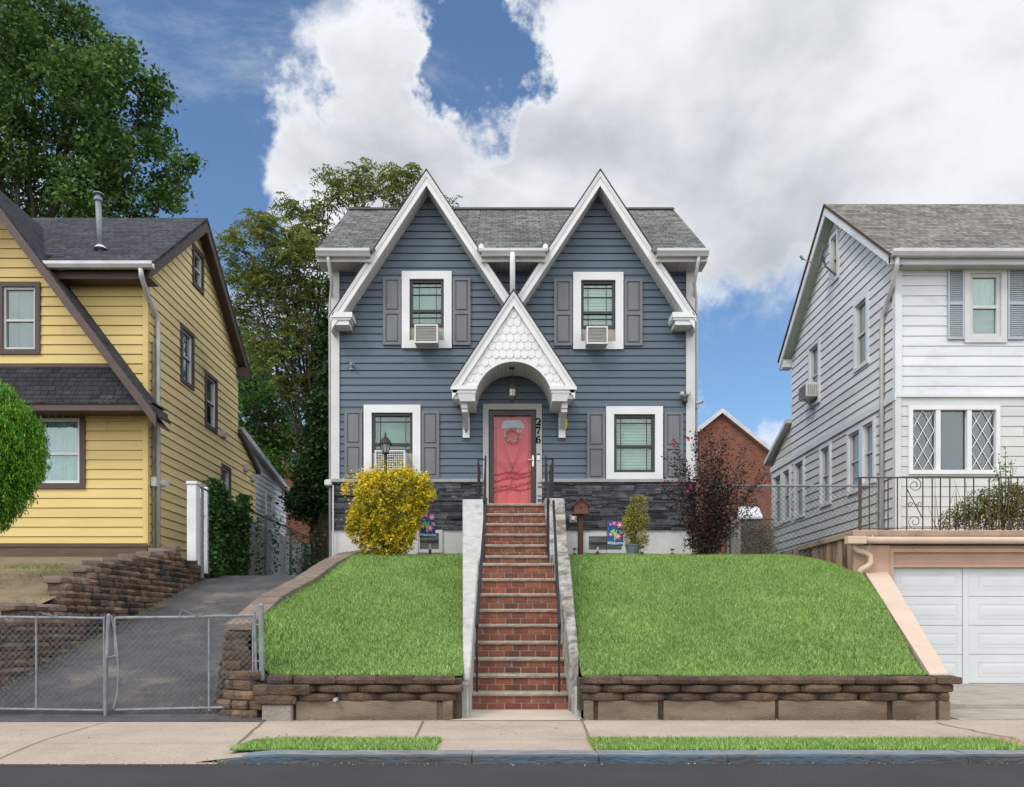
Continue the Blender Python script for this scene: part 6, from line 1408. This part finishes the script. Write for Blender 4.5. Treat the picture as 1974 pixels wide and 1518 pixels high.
# stained side wall towards the lawn
mb = MB(); mb.box(GX - .006, GX + .2, GY + .505, 24.5, -1, 1.628); mb.box(GX - .006, GX - .002, GY + .01, GY + .505, -1, gzp(1038)); mb.build('side_wall', m_peachS, GA)
# sloping coping wall beside the drive
A0, A1 = (PX(1792, 9.30), 9.30, PZ(1299, 9.3)), (PX(1828, 9.30), 9.30, PZ(1299, 9.3)); B0, B1 = (PX(1667, GY), GY, PZ(1103, GY)), (PX(1712, GY), GY, PZ(1103, GY))
mb = MB(); mb.hexa([(A0[0], A0[1], -1.1), (A1[0], A1[1], -1.1), (B1[0], B1[1], -1.1), (B0[0], B0[1], -1.1), A0, A1, B1, B0]); mb.build('sloping_wing_wall', m_peachL, GA)
# door
DX0, DX1 = PX(1722, GY), PX(2160, GY); dz0, dz1 = -.965, gzp(1094); DY = GY + .10
mb = MB(); mb.box(DX0, DX1, DY + .02, DY + .06, dz0, dz1); gd = mb.build('garage_door', m_gdoor, GA)
mb = MB(); rows = 4; rh = (dz1 - dz0) / rows
xsep = PX(1862, GY)
for i in range(rows):
    za0, za1 = dz0 + rh * i, dz0 + rh * (i + 1)
    for (p0, p1) in ((DX0 + .01, xsep), (xsep + .10, DX1)):
        mb.bbox(p0, p1 - .006, DY, DY + .03, za0 + .004, za1 - .004, .006)
    for (p0, p1) in ((PX(1740, GY), PX(1852, GY)), (PX(1893, GY), PX(2010, GY)), (PX(2020, GY), PX(2140, GY))):
        pl = front(DY); u0, u1, z0, z1 = p0, p1, za0 + .12, za1 - .12
        lring(mb, pl, u0, u1, z0, z1, .010, 0, .005)
        mb.add([pl(u0 + .04, z0 + .04, .001), pl(u1 - .04, z0 + .04, .001), pl(u1 - .04, z1 - .04, .001), pl(u0 + .04, z1 - .04, .001), pl(u0 + .08, z0 + .08, .006), pl(u1 - .08, z0 + .08, .006), pl(u1 - .08, z1 - .08, .006), pl(u0 + .08, z1 - .08, .006)], [(0, 1, 5, 4), (1, 2, 6, 5), (2, 3, 7, 6), (3, 0, 4, 7), (4, 5, 6, 7)])
mb.build('door_panels', m_gdoor, gd)
mb = MB(); mb.box(xsep + .0, xsep + .10, DY - .006, DY + .03, dz0, dz1); mb.build('centre_stile', m_gdoor, gd)
# iron railing on the terrace
RY = 14.16; zt, zb = PZ(921, RY), PZ(1022, RY)
RL = root('terrace_railing', (PX(1655, RY), RY, zb), 'rusty wrought iron railing with scrolls on the garage terrace', 'railing')
mb = MB(); mb.tube([(PX(1651, RY), RY, zt - .05), (PX(1649, RY), RY, zt - .02), (PX(1655, RY), RY, zt), (9.8, RY, zt)], .014, 4); mb.tube([(PX(1655, RY), RY, zb + .03), (9.8, RY, zb + .03)], .008, 4); mb.build('rail', m_rust, RL)
px = 1658; mb = MB()
bal = [1676, 1694, 1712, 1730, 1748, 1779, 1797, 1813, 1831, 1860, 1877, 1907, 1926, 1944, 1962, 1993, 2010, 2028]
mb2 = MB(); mb2.box(PX(1658, RY) - .02, PX(1658, RY) + .02, RY - .02, RY + .02, zb, zt); mb2.build('post', m_rust, RL)
for p in bal: b_ = MB(); b_.box(PX(p, RY) - .008, PX(p, RY) + .008, RY - .008, RY + .008, zb, zt); b_.build('baluster', m_rust, RL)
def spiral(mb, cx, cz, r0, turns, a0, sgn): mb.tube([(cx + (r0 * (1 - t * .75)) * math.cos(a0 + sgn * t * turns * 6.283), RY, cz + (r0 * (1 - t * .75)) * math.sin(a0 + sgn * t * turns * 6.283)) for t in np.linspace(0, 1, 30)], .007, 4)
for p in (1763.5, 1977.5):
    mb = MB(); c = PX(p, RY); w = PX(1779, RY) - PX(1748, RY); H = zt - zb
    spiral(mb, c + .0, zt - .13, .12, 1.4, math.pi * .5, -1); spiral(mb, c, zb + .14, .12, 1.4, -math.pi * .5, -1)
    spiral(mb, c - w * .28, zb + H * .48, .05, 1.2, 0, 1); spiral(mb, c + w * .28, zb + H * .50, .05, 1.2, math.pi, 1)
    mb.tube([(c - w * .48, RY, zt - .2), (c + w * .48, RY, zb + .2)], .008, 4); mb.build('scroll', m_rust, RL)
# terrace plants
D = 14.7; bx = PX(1890, D); r = root('terrace_planting', (bx, D, 1.7), 'overgrown green and rust coloured shrub behind the iron railing', 'shrub')
cl = [(1830, 1005, 22), (1855, 990, 24), (1880, 975, 30), (1905, 985, 34), (1935, 965, 36), (1965, 975, 40), (1990, 970, 45), (1920, 1005, 30), (1870, 1005, 24), (1960, 1005, 32), (1900, 955, 16), (1960, 945, 14)]
pts = clump_pts(cl, D, 9000, .3, .8); pts = pts[pts[:, 2] > 1.66]
leaves('foliage', pts, NR.uniform(.03, .07, len(pts)), leafmat('terrace_leaves', [(.05, .09, .015), (.11, .15, .02), (.2, .2, .03), (.14, .06, .02), (.09, .12, .02)], .25), r, asp=.4)
mb = MB(); 
for i in range(30): a = PX(rnd.uniform(1800, 1990), D); mb.tube([(a, D + rnd.uniform(-.2, .2), 1.65), (a + rnd.uniform(-.25, .25), D, rnd.uniform(2.1, 2.7))], [.010, .003], 4)
mb.build('stems', m_bark, r)
D = 14.6; bx = PX(1935, D); r = root('young_sapling', (bx, D, 1.7), 'slim green sapling rising above the railing by the lattice window', 'sapling')
mb = MB(); pts = []
for tx, ty in ((1938, 862), (1925, 880), (1950, 885), (1920, 900), (1952, 905), (1915, 925)):
    T = Vector((PX(tx, D), D, PZ(ty, D))); B = Vector((bx, D, 1.7)); mb.tube([B, B.lerp(T, .6) + Vector((.02, 0, 0)), T], [.012, .008, .003], 5)
    for k in range(40): f = rnd.uniform(.5, 1); p = B.lerp(T, f); pts.append((p.x + rnd.gauss(0, .035), p.y + rnd.gauss(0, .04), p.z + rnd.gauss(0, .025)))
mb.build('stems', m_bark, r); leaves('foliage', pts, NR.uniform(.04, .075, len(pts)), leafmat('sapling_leaves', [(.06, .14, .03), (.12, .24, .05), (.2, .32, .08)], .3), r, asp=.45)

# ================================================================= CHAIN-LINK
def chain(mb, P0, U, V, w, h, sp=.055, r=.0016, sag=0.0, n=3):
    P0, U, V = Vector(P0), Vector(U).normalized(), Vector(V).normalized(); N_ = U.cross(V)
    for s in (1, -1):
        k = -h if s > 0 else 0.0
        while k < (w if s > 0 else w + h):
            # line u = k + s*t , v = t
            t0, t1 = 0, h
            if s > 0: t0 = max(0, -k); t1 = min(h, w - k)
            else: t0 = max(0, k - w); t1 = min(h, k)
            if t1 - t0 > .01:
                a = P0 + U * (k + s * t0) + V * t0 + N_ * .002 * s; b = P0 + U * (k + s * t1) + V * t1 + N_ * .002 * s; mb.tube([a, b], r, n, cap=False)
            k += sp * 1.414
# driveway double gate
GT = 9.3; gx_ = lambda p: PX(p, GT); gz_ = lambda p: PZ(p, GT)
def gate_leaf(label, xa, xb, ups, bent, zt0, zt1, zb0, zb1, flipw=False):
    r = root('driveway_gate', (gx_(xa), GT, gz_(zb0)), label, 'gate', 'chain-link leaves of the driveway gate')
    mb = MB(); n = 8
    top = [(gx_(xa + (xb - xa) * i / n), GT, gz_(zt0 + (zt1 - zt0) * i / n) + rnd.uniform(-.004, .004)) for i in range(n + 1)]; bot = [(gx_(xa + (xb - xa) * i / n), GT, gz_(zb0 + (zb1 - zb0) * i / n)) for i in range(n + 1)]
    mb.tube(top, .016, 8); mb.tube(bot, .015, 8)
    for p in ups: mb.tube([(gx_(p), GT, gz_(zt0 - 2)), (gx_(p), GT, gz_(zb0 + 2))], .013, 8)
    for b_ in bent: mb.tube([(gx_(a), GT - .01, gz_(b)) for a, b in b_], .013, 8)
    mb.build('frame', m_galv, r)
    mb = MB(); x0, x1 = gx_(xa), gx_(xb); chain(mb, (x0, GT + .018, gz_(zb0) - .04), (1, 0, 0), (0, 0, 1), x1 - x0, gz_(zt0) - gz_(zb0) + .07, .05, .0032); mb.build('mesh', m_wire, r)
    return r
g1 = gate_leaf('left chain-link gate leaf with rusty top rail across the driveway', -60, 202, [70, 201, -58], [], 1190, 1192, 1366, 1370)
g2 = gate_leaf('right chain-link gate leaf with a bent frame end across the driveway', 222, 489, [403, 488], [[(215, 1188), (222, 1215), (227, 1262), (229, 1300), (227, 1340), (220, 1366)], [(222, 1190), (223, 1262)]], 1192, 1187, 1369, 1363)
for rr_, pts_ in ((g1, [(75, 1190), (73, 1184), (78, 1180), (100, 1188), (113, 1187)]), (g2, [(345, 1190), (350, 1180), (354, 1168), (353, 1176), (380, 1188), (390, 1184), (394, 1182)])):
    mb = MB(); mb.tube([(gx_(a), GT - .02, gz_(b)) for a, b in pts_], .005, 6); mb.build('loose_tie', m_galvd, rr_)
mb = MB(); mb.tube([(gx_(206), GT - .03, gz_(1383)), (gx_(207), GT - .03, gz_(1290)), (gx_(212), GT - .03, gz_(1187))], .022, 10); mb.lathe((gx_(212), GT - .03, gz_(1190)), [(.024, 0), (.026, .02), (.012, .035), (.004, .04)], 10); mb.tube([(gx_(208), GT - .06, gz_(1384)), (gx_(209), GT - .06, gz_(1268)), (gx_(229), GT - .06, gz_(1264))], .009, 6)
tag(mb.build('gate_post', m_galv, origin=(gx_(207), GT - .03, gz_(1383))), 'leaning grey gate post in the middle of the driveway gate', 'post')
mb = MB(); mb.tube([(gx_(505), GT + .0, gz_(1312)), (gx_(503), GT + .0, gz_(1170))], .030, 12); mb.lathe((gx_(503), GT, gz_(1172)), [(.032, 0), (.034, .03), (.02, .05), (.004, .055)], 12); mb.tube([(gx_(497), GT - .01, gz_(1376)), (gx_(491), GT - .01, gz_(1180))], .016, 8)
for z in (1205, 1275, 1345): mb.tube([(gx_(488), GT - .01, gz_(z)), (gx_(508), GT - .01, gz_(z))], .01, 6)
tag(mb.build('gate_post', m_galv, origin=(gx_(505), GT, gz_(1376))), 'thick grey gate post with a domed cap at the corner of the lawn', 'post')
# fence along the drive: chain-link over white boards with ivy
FXx = -6.1; fu = lambda p: F * FXx / (p - VX); zt = 2.80
r = root('chainlink_fence', (FXx, 17, 1.1), 'chain-link fence grown over with ivy along the left of the driveway', 'fence')
y0, y1 = fu(381), fu(606); mb = MB()
for p in (390, 452, 512, 560, 605): y = fu(p); mb.tube([(FXx, y, 1.0), (FXx, y, zt + .03)], .03, 8)
mb.tube([(FXx, y0, zt), (FXx, y1, zt)], .02, 8); mb.build('frame', m_galvd, r)
mb = MB(); chain(mb, (FXx + .02, y0, 1.05), (0, 1, 0), (0, 0, 1), y1 - y0, zt - 1.05, .075, .0018); mb.build('mesh', m_wire, r)
r2 = root('board_fence', (FXx - .2, 21, 1.1), 'weathered pale board fence behind the chain-link mesh beside the driveway', 'fence'); mb = MB(); y = fu(400)
while y < y1 - .1: mb.box(FXx - .20, FXx - .16, y, y + .26, 1.0, 2.62 + rnd.uniform(-.05, .05)); y += .275
mb.build('boards', M('grey_white_boards', (.62, .63, .62), (.44, .45, .44), sc=3, rough=.9, isl=.15, stretch=(4, 4, .5)), r2)
mb = MB(); y = y1
for i in range(10): mb.box(-6.0 + i * .24, -5.78 + i * .24, y1 + .5, y1 + .54, 1.0, 2.75 + rnd.uniform(-.1, .1))
for i in range(2): mb.box(-6.0, -3.6, y1 + .54, y1 + .58, 1.4 + i * .9, 1.5 + i * .9)
tag(mb.build('wooden_fence', m_oldwood, origin=(-5, y1 + .5, 1.1)), 'weathered grey wooden fence closing the far end of the driveway', 'fence')
mb = MB(); mb.bbox(PX(360, 16.2), PX(378, 16.2), 16.2, 16.4, 1.3, PZ(934, 16.2), .01); mb.bbox(PX(358.5, 16.2), PX(380, 16.2), 16.18, 16.42, PZ(934, 16.2), PZ(928, 16.2), .01)
tag(mb.build('white_fence_post', m_vinyl, origin=(PX(369, 16.2), 16.3, 1.3)), 'thick white vinyl fence post at the near end of the ivy fence', 'post')
mb = MB(); mb.bbox(PX(385, 17), PX(400, 17), 17.0, 17.15, 1.1, PZ(939, 17), .01); tag(mb.build('white_fence_post', m_vinyl, origin=(PX(392, 17), 17.05, 1.1)), 'white fence post just behind the first, beside the ivy', 'post')
# ivy
pts = []
for i in range(17000):
    y = rnd.uniform(fu(402), fu(470)) if rnd.random() < .72 else rnd.uniform(fu(402), fu(606)); z = 1.05 + rnd.random() ** .9 * (1.85 + .2 * math.sin(y * 3)) 
    if y > fu(470) and math.sin(y * 4.1) + rnd.gauss(0, .3) < .75: continue
    pts.append((FXx + .06 + rnd.gauss(0, .07), y, z))
leaves('fence_ivy', pts, NR.uniform(.05, .11, len(pts)), leafmat('ivy_leaves', [(.02, .055, .015), (.035, .09, .02), (.06, .13, .03), (.09, .15, .05)], .25), None, (FXx, 18, 1.1), asp=.8)
tag(bpy.data.objects['fence_ivy'], 'dark green ivy and creepers climbing the fence by the driveway', 'ivy')
# fence between blue and white houses
D = 15.6; r = root('chainlink_fence', (5.5, D, 1.3), 'chain-link fence between the blue house and the white house', 'fence')
x0, x1 = PX(1400, D), PX(1694, D); zt = PZ(937, D); mb = MB(); mb.tube([(x0 - .3, D, zt), (x1, D, zt)], .021, 8); mb.tube([(x1, D, 1.5), (x1, D, PZ(922, D))], .035, 8); mb.lathe((x1, D, PZ(922, D)), [(.04, 0), (.03, .03), (.005, .05)], 8)
mb.tube([(PX(1401, D), D, 1.1), (PX(1400, D), D, zt)], .03, 8); mb.build('frame', m_galv, r)
mb = MB(); chain(mb, (x0, D, 1.15), (1, 0, 0), (0, 0, 1), x1 - x0, zt - 1.15, .065, .0034); mb.build('mesh', m_wire, r)
D = 21; mb = MB(); x = PX(1430, D)
mb.tube([(PX(1420, D), D, PZ(1002, D)), (PX(1492, D), D, PZ(1002, D))], .02, 6); chain(mb, (PX(1420, D), D, 1.1), (1, 0, 0), (0, 0, 1), PX(1492, D) - PX(1420, D), PZ(1002, D) - 1.1, .08, .003)
tag(mb.build('back_fence', m_wire, origin=(PX(1455, D), D, 1.1)), 'low chain-link fence far behind, in front of the brick house', 'fence')
mb = MB(); D = 18; mb.bbox(PX(1409, D), PX(1428, D), D, D + .15, 1.1, PZ(1000, D), .01); tag(mb.build('wooden_post', m_oldwood, origin=(PX(1418, D), D, 1.1)), 'weathered wide wooden post right of the purple shrub', 'post')
pts = []
for i in range(9000): pts.append((PX(rnd.uniform(1426, 1492), 20), 20 + rnd.gauss(0, .2), rnd.uniform(1.2, PZ(1012, 20)) + rnd.gauss(0, .05)))
leaves('dry_vines', pts, NR.uniform(.04, .09, len(pts)), leafmat('dry_vine', [(.22, .15, .1), (.42, .33, .24), (.13, .17, .07), (.33, .26, .19)], .2), None, (PX(1460, 20), 20, 1.2), asp=.25)
tag(bpy.data.objects['dry_vines'], 'dry brown vines and twigs on the low fence by the white house', 'vines')

# ================================================================= FAR BUILDINGS
D = 38.0; r = root('brick_house', (PX(1390, D), D, 1.0), 'red brick house with a plain gable behind the purple shrub', 'house')
xa, zz = PX(1390, D), PZ(797, D); hw = PX(1530, D) - xa; sl = .80
mb = MB(); mb.prism([(xa - hw, 0), (xa + hw, 0), (xa + hw, zz - sl * hw), (xa, zz), (xa - hw, zz - sl * hw)], XZ, D, D + 9); mb.build('wall', m_brickfar, r)
mb = MB(); mb.prism(gable_chev(xa, zz + .18, hw + .3, sl, .22), XZ, D - .25, D + 9.2); mb.build('roof', m_gut, r)
mb = MB(); mb.box(PX(1487, D) - .12, PX(1487, D) + .12, D + .5, D + .8, 6, PZ(858, D)); mb.build('chimney', m_gut, r)
mb = MB(); d2 = 33; mb.hexa([(PX(1422, d2), d2, PZ(1000, d2)), (PX(1470, d2), d2, PZ(1000, d2)), (PX(1466, d2 + 2), d2 + 2, PZ(996, d2)), (PX(1420, d2 + 2), d2 + 2, PZ(996, d2)), (PX(1424, d2), d2, PZ(996, d2)), (PX(1470, d2), d2, PZ(996, d2)), (PX(1462, d2 + 2), d2 + 2, PZ(977, d2 + 2)), (PX(1424, d2 + 2), d2 + 2, PZ(977, d2 + 2))])
sh_ = root('garden_shed', (PX(1446, d2), d2 + 1, 1), 'small shed with a white roof below the brick house', 'shed'); mb.build('roof', m_wsid, sh_); mb = MB(); mb.box(PX(1427, d2), PX(1466, d2), d2 + .2, d2 + 1.8, .5, PZ(1000, d2)); mb.build('wall', m_oldwood, sh_)
D = 40.0; r = root('brick_house', (PX(590, D), D, 1.0), 'red brick house mostly hidden behind the trees at the driveway end', 'house')
mb = MB(); mb.box(PX(500, D), PX(655, D), D, D + 8, 0, PZ(838, D)); mb.build('wall', m_brickfar, r)
mb = MB(); mb.prism(gable_chev(PX(560, D), PZ(812, D), PX(660, D) - PX(560, D), .35, .25), XZ, D - .3, D + 8); mb.build('roof', m_gut, r)
for p in (560, 605): w_ = MB(); lring(w_, front(D), PX(p, D), PX(p + 22, D), PZ(900, D), PZ(868, D), .1, 0, .05); wo = w_.build('window', m_white2, r); g_ = MB(); lbox(g_, front(D), PX(p, D) + .1, PX(p + 22, D) - .1, PZ(900, D) + .1, PZ(868, D) - .1, .0, .02); g_.build('pane', m_dark, wo)

# ================================================================= TREES
def limbs(mb, base, targets, r0, D, spread=.35):
    B = Vector(base)
    for i, (tx, ty, dy) in enumerate(targets):
        T = Vector((PX(tx, D), D + dy, PZ(ty, D))); Mid = Vector((B.x * .55 + T.x * .45, B.y * .5 + T.y * .5, B.z * .35 + T.z * .65))
        k = 14; cur = [B.lerp(Mid, f).lerp(Mid.lerp(T, f), f) + Vector((rnd.gauss(0, .06), rnd.gauss(0, .06), rnd.gauss(0, .06))) * (f * 2) for f in np.linspace(0, 1, k)]
        mb.tube(cur, [r0 * (1 - .93 * f) for f in np.linspace(0, 1, k)], 6)
        for s in range(7):      # side twigs
            a = rnd.randint(4, k - 2); p = cur[a]; q = p + Vector((rnd.gauss(0, .7), rnd.gauss(0, .6), rnd.uniform(-.1, .9))); mb.tube([p, p.lerp(q, .5) + Vector((0, 0, .08)), q], [r0 * .28 * (1 - a / k) + .01, .012, .005], 4)
# big dense tree behind the yellow house
D = 33.0; bx = PX(60, D); r = root('tall_tree', (bx, D, 1.0), 'tall dense dark green tree behind the yellow house', 'tree')
cl = [(30, 25, 42, 1), (100, 50, 50, -1), (165, 80, 48, 0), (-30, 80, 70, 1), (60, 120, 70, -2), (150, 150, 72, 1), (232, 110, 36, 0), (235, 165, 42, -1), (290, 165, 34, 0), (312, 195, 22, 0), (90, 215, 80, -1), (200, 225, 66, -2), (285, 240, 34, 1), (285, 285, 30, 0), (-20, 250, 80, 0), (30, 320, 80, -1), (140, 320, 74, 0), (235, 320, 52, -1), (300, 330, 36, 1), (345, 312, 20, 0), (372, 318, 15, 0), (320, 380, 26, 0), (255, 388, 44, 0), (100, 400, 74, 1), (190, 400, 60, -1), (340, 400, 14, 0), (150, 30, 26, 0), (60, 70, 40, 0), (120, 105, 40, 1), (190, 130, 30, 0), (255, 195, 30, 1), (210, 275, 40, 0), (-60, 10, 60, 0), (-60, 400, 80, 1)]
cl = [(a, b, c * .86, d) for a, b, c, d in cl]; pts = clump_pts(cl, D, 8000, .6)
c0 = clump_pts(cl, D, 3300, .85); idx = np.repeat(np.arange(len(c0)), 13); p2 = c0[idx] + NR.normal(size=(len(idx), 3)) * [.24, .22, .10]
pts = np.concatenate([pts, p2]); leaves('crown', pts, NR.uniform(.12, .27, len(pts)), leafmat('dark_oak_leaves', [(.028, .07, .016), (.06, .125, .026), (.10, .18, .038), (.16, .26, .065)], .3, .5, (.6, 1.45)), r, asp=.55)
mb = MB(); mb.tube([(bx, D, .8), (bx + .1, D, 6), (bx, D, 11)], [.55, .42, .3], 10); limbs(mb, (bx, D, 8), [(c[0], c[1], c[3]) for c in cl[::2]] + [(200, 400, 0), (280, 390, 0), (110, 370, 0)], .17, D); mb.build('trunk', m_bark, r)
# tree of heaven between the houses
D = 27.0; bx = PX(600, D); r = root('airy_tree', (bx, D, 1.0), 'airy tree with feathery olive and rusty leaves behind the blue house', 'tree')
cl = [(448, 470, 30, 0), (436, 520, 26, 0), (470, 500, 34, 1), (500, 430, 22, 0), (520, 470, 36, -1), (560, 400, 24, 0), (572, 440, 34, 1), (605, 430, 30, 0), (620, 390, 22, 0), (640, 345, 16, 0), (655, 372, 22, 0), (628, 330, 10, 0), (690, 345, 22, 0), (700, 320, 14, 0), (740, 318, 20, 1), (765, 335, 20, 0), (795, 330, 18, 0), (808, 350, 14, 0), (720, 365, 20, 0), (770, 375, 22, 0), (690, 385, 18, 0), (862, 385, 9, 0), (872, 395, 7, 0), (545, 510, 40, 0), (590, 500, 40, -1), (500, 550, 44, 0), (455, 575, 34, 1), (560, 570, 46, 0), (610, 560, 40, 0), (520, 620, 46, 1), (585, 640, 44, 0), (620, 680, 34, 0), (540, 690, 40, 0), (490, 660, 30, 0), (600, 730, 30, 0), (650, 450, 30, 1), (560, 740, 34, 0)]
c0 = clump_pts(cl, D, 2100, .35); P2 = []; DR = []
for c in c0:      # compound leaves: pairs of leaflets on an arching stalk
    a = rnd.uniform(0, 6.283); L_ = rnd.uniform(.35, .62); d = np.array([math.cos(a), math.sin(a) * .8, rnd.uniform(-.1, .45)]); k = 9
    for i in range(k):
        f = i / (k - 1); p = c + d * L_ * f + np.array([0, 0, -.28 * f * f]); sd_ = np.array([-d[1], d[0], -.35]); sd_ = sd_ / np.linalg.norm(sd_)
        for s in (-1, 1): q_ = np.array([sd_[0] * s, sd_[1] * s, -.3]); P2.append(p + q_ * .07); DR.append(q_)
m_ail = leafmat('feathery_leaves', [(.085, .16, .035), (.13, .22, .04), (.20, .28, .055), (.25, .26, .06), (.22, .17, .05), (.09, .15, .04)], .3)
leaves('crown', P2, NR.uniform(.10, .17, len(P2)), m_ail, r, asp=.38, dirs=DR, up=.8)
mb = MB(); mb.tube([(bx + .1, D, .8), (bx + .2, D, 4), (bx, D, 7.5)], [.26, .2, .12], 8); limbs(mb, (bx + .15, D, 3.5), [(c[0], c[1], c[3]) for c in cl[::2]], .06, D); limbs(mb, (bx, D, 6.5), [(c[0], c[1], c[3]) for c in cl[1::2]], .05, D); mb.build('trunk', m_bark, r)
# darker trees lower down
for nm, lab, D, tx, cl, n, cols in (
    ('leafy_tree', 'dark green leafy tree behind the white outbuilding', 30.0, 520, [(480, 700, 40, 0), (500, 760, 46, -1), (470, 800, 42, 0), (520, 820, 44, 1), (490, 860, 40, 0), (540, 770, 38, 0), (550, 840, 34, 0), (475, 740, 30, 0), (530, 890, 34, 0), (465, 650, 26, 0)], 9000, [(.03, .08, .018), (.06, .14, .03), (.11, .23, .045), (.18, .30, .07)]),
    ('ivy_covered_tree', 'dark ivy covered tree close to the left side of the blue house', 26.0, 625, [(632, 620, 24, 0), (628, 670, 28, 0), (630, 730, 26, 0), (620, 790, 34, 0), (625, 850, 36, 0), (610, 900, 40, 0), (600, 950, 40, 0), (630, 960, 36, 0), (590, 830, 30, 1), (575, 900, 30, 1), (560, 960, 28, 1), (645, 560, 20, 0), (580, 980, 24, 1)], 9500, [(.010, .03, .010), (.018, .05, .014), (.035, .08, .02), (.06, .12, .03)])):
    bx = PX(tx, D); r = root(nm, (bx, D, 1.0), lab, 'tree'); pts = clump_pts(cl, D, n, .35)
    c0 = clump_pts(cl, D, 500, .9); idx = np.repeat(np.arange(len(c0)), 10); pts = np.concatenate([pts, c0[idx] + NR.normal(size=(len(idx), 3)) * [.16, .16, .1]])
    leaves('crown', pts, NR.uniform(.09, .19, len(pts)), leafmat(nm + '_leaves', cols, .25), r, asp=.6)
    mb = MB(); mb.tube([(bx, D, .8), (bx + .1, D, 5), (bx, D, PZ(cl[0][1], D))], [.3, .22, .06], 8); limbs(mb, (bx, D, 3.5), [(c[0], c[1], c[3]) for c in cl], .06, D); mb.build('trunk', m_bark, r)
pts = []
for i in range(2500): 
    px = rnd.uniform(545, 645); pts.append((PX(px, 25.5), 25.5 + rnd.gauss(0, .4), 1.1 + abs(rnd.gauss(0, 1)) * .9))
leaves('undergrowth', pts, NR.uniform(.06, .13, len(pts)), leafmat('undergrowth_leaves', [(.03, .07, .02), (.07, .13, .03), (.14, .13, .05), (.12, .07, .04)], .25), None, (PX(600, 25.5), 25.5, 1.1), asp=.5)
tag(bpy.data.objects['undergrowth'], 'tangled undergrowth and weeds at the far end of the driveway', 'undergrowth', None, 'stuff')

# weeds in joints and at wall feet
m_weed = leafmat('weed_leaves', [(.09, .16, .03), (.18, .24, .06), (.34, .30, .12), (.45, .36, .18)])
def weeds(x0, x1, y0, y1, n, h, label, zf):
    pts = np.stack([NR.uniform(x0, x1, n), NR.uniform(y0, y1, n), np.zeros(n)], 1)
    for p in pts: p[2] = zf(p[0], p[1]) + abs(NR.normal()) * h
    leaves('weeds', pts, NR.uniform(.015, .04, n), m_weed, None, ((x0 + x1) / 2, (y0 + y1) / 2, zf(x0, y0)), up=.1, asp=.3)
    o = [q for q in bpy.data.objects if q.name.startswith('weeds')][-1]; tag(o, label, 'weeds', None, 'stuff')
weeds(XK - .12, XK + .1, 6.56, 6.62, 60, .02, 'dry weeds at the left end of the painted kerb', lambda x, y: ZR)
weeds(-6.2, -6.0, 9.3, 16, 900, .03, 'weeds and leaf litter along the foot of the left stone wall', drv_z)
weeds(-3.6, -3.4, 9.4, 10.4, 160, .02, 'weeds at the foot of the curved block wall beside the drive', drv_z)
weeds(PX(505, 9.05), PX(870, 9.05), 9.05, 9.12, 120, .01, 'crumbs of dead weed at the foot of the left front wall', lambda x, y: ZW)
weeds(PX(1126, 9.05), PX(1836, 9.05), 9.05, 9.12, 160, .01, 'crumbs of dead weed at the foot of the right front wall', lambda x, y: ZW)
weeds(gl0, gl1, 7.5, 7.56, 160, .015, 'dry clippings along the back edge of the left verge', lambda x, y: ZW)
weeds(gr0, gr1, 7.5, 7.56, 260, .015, 'dry clippings along the back edge of the right verge', lambda x, y: ZW)
# the stone wall turns the corner and runs along the sidewalk in front of the neighbour's bank
mb = blockwall([(-14.0, 8.93), (-6.3, 8.93)], lambda c: ZW - .01, lambda s: -.36, .27, .26, .105, .016, .02, capmi=1, lean_jit=.016)
mb.build('front_blocks', [m_block2, m_cap], LW)
mb = MB(); mb.box(-14.0, -6.45, 9.08, 9.5, -1.2, -.40); mb.build('backfill', m_soil, LW)
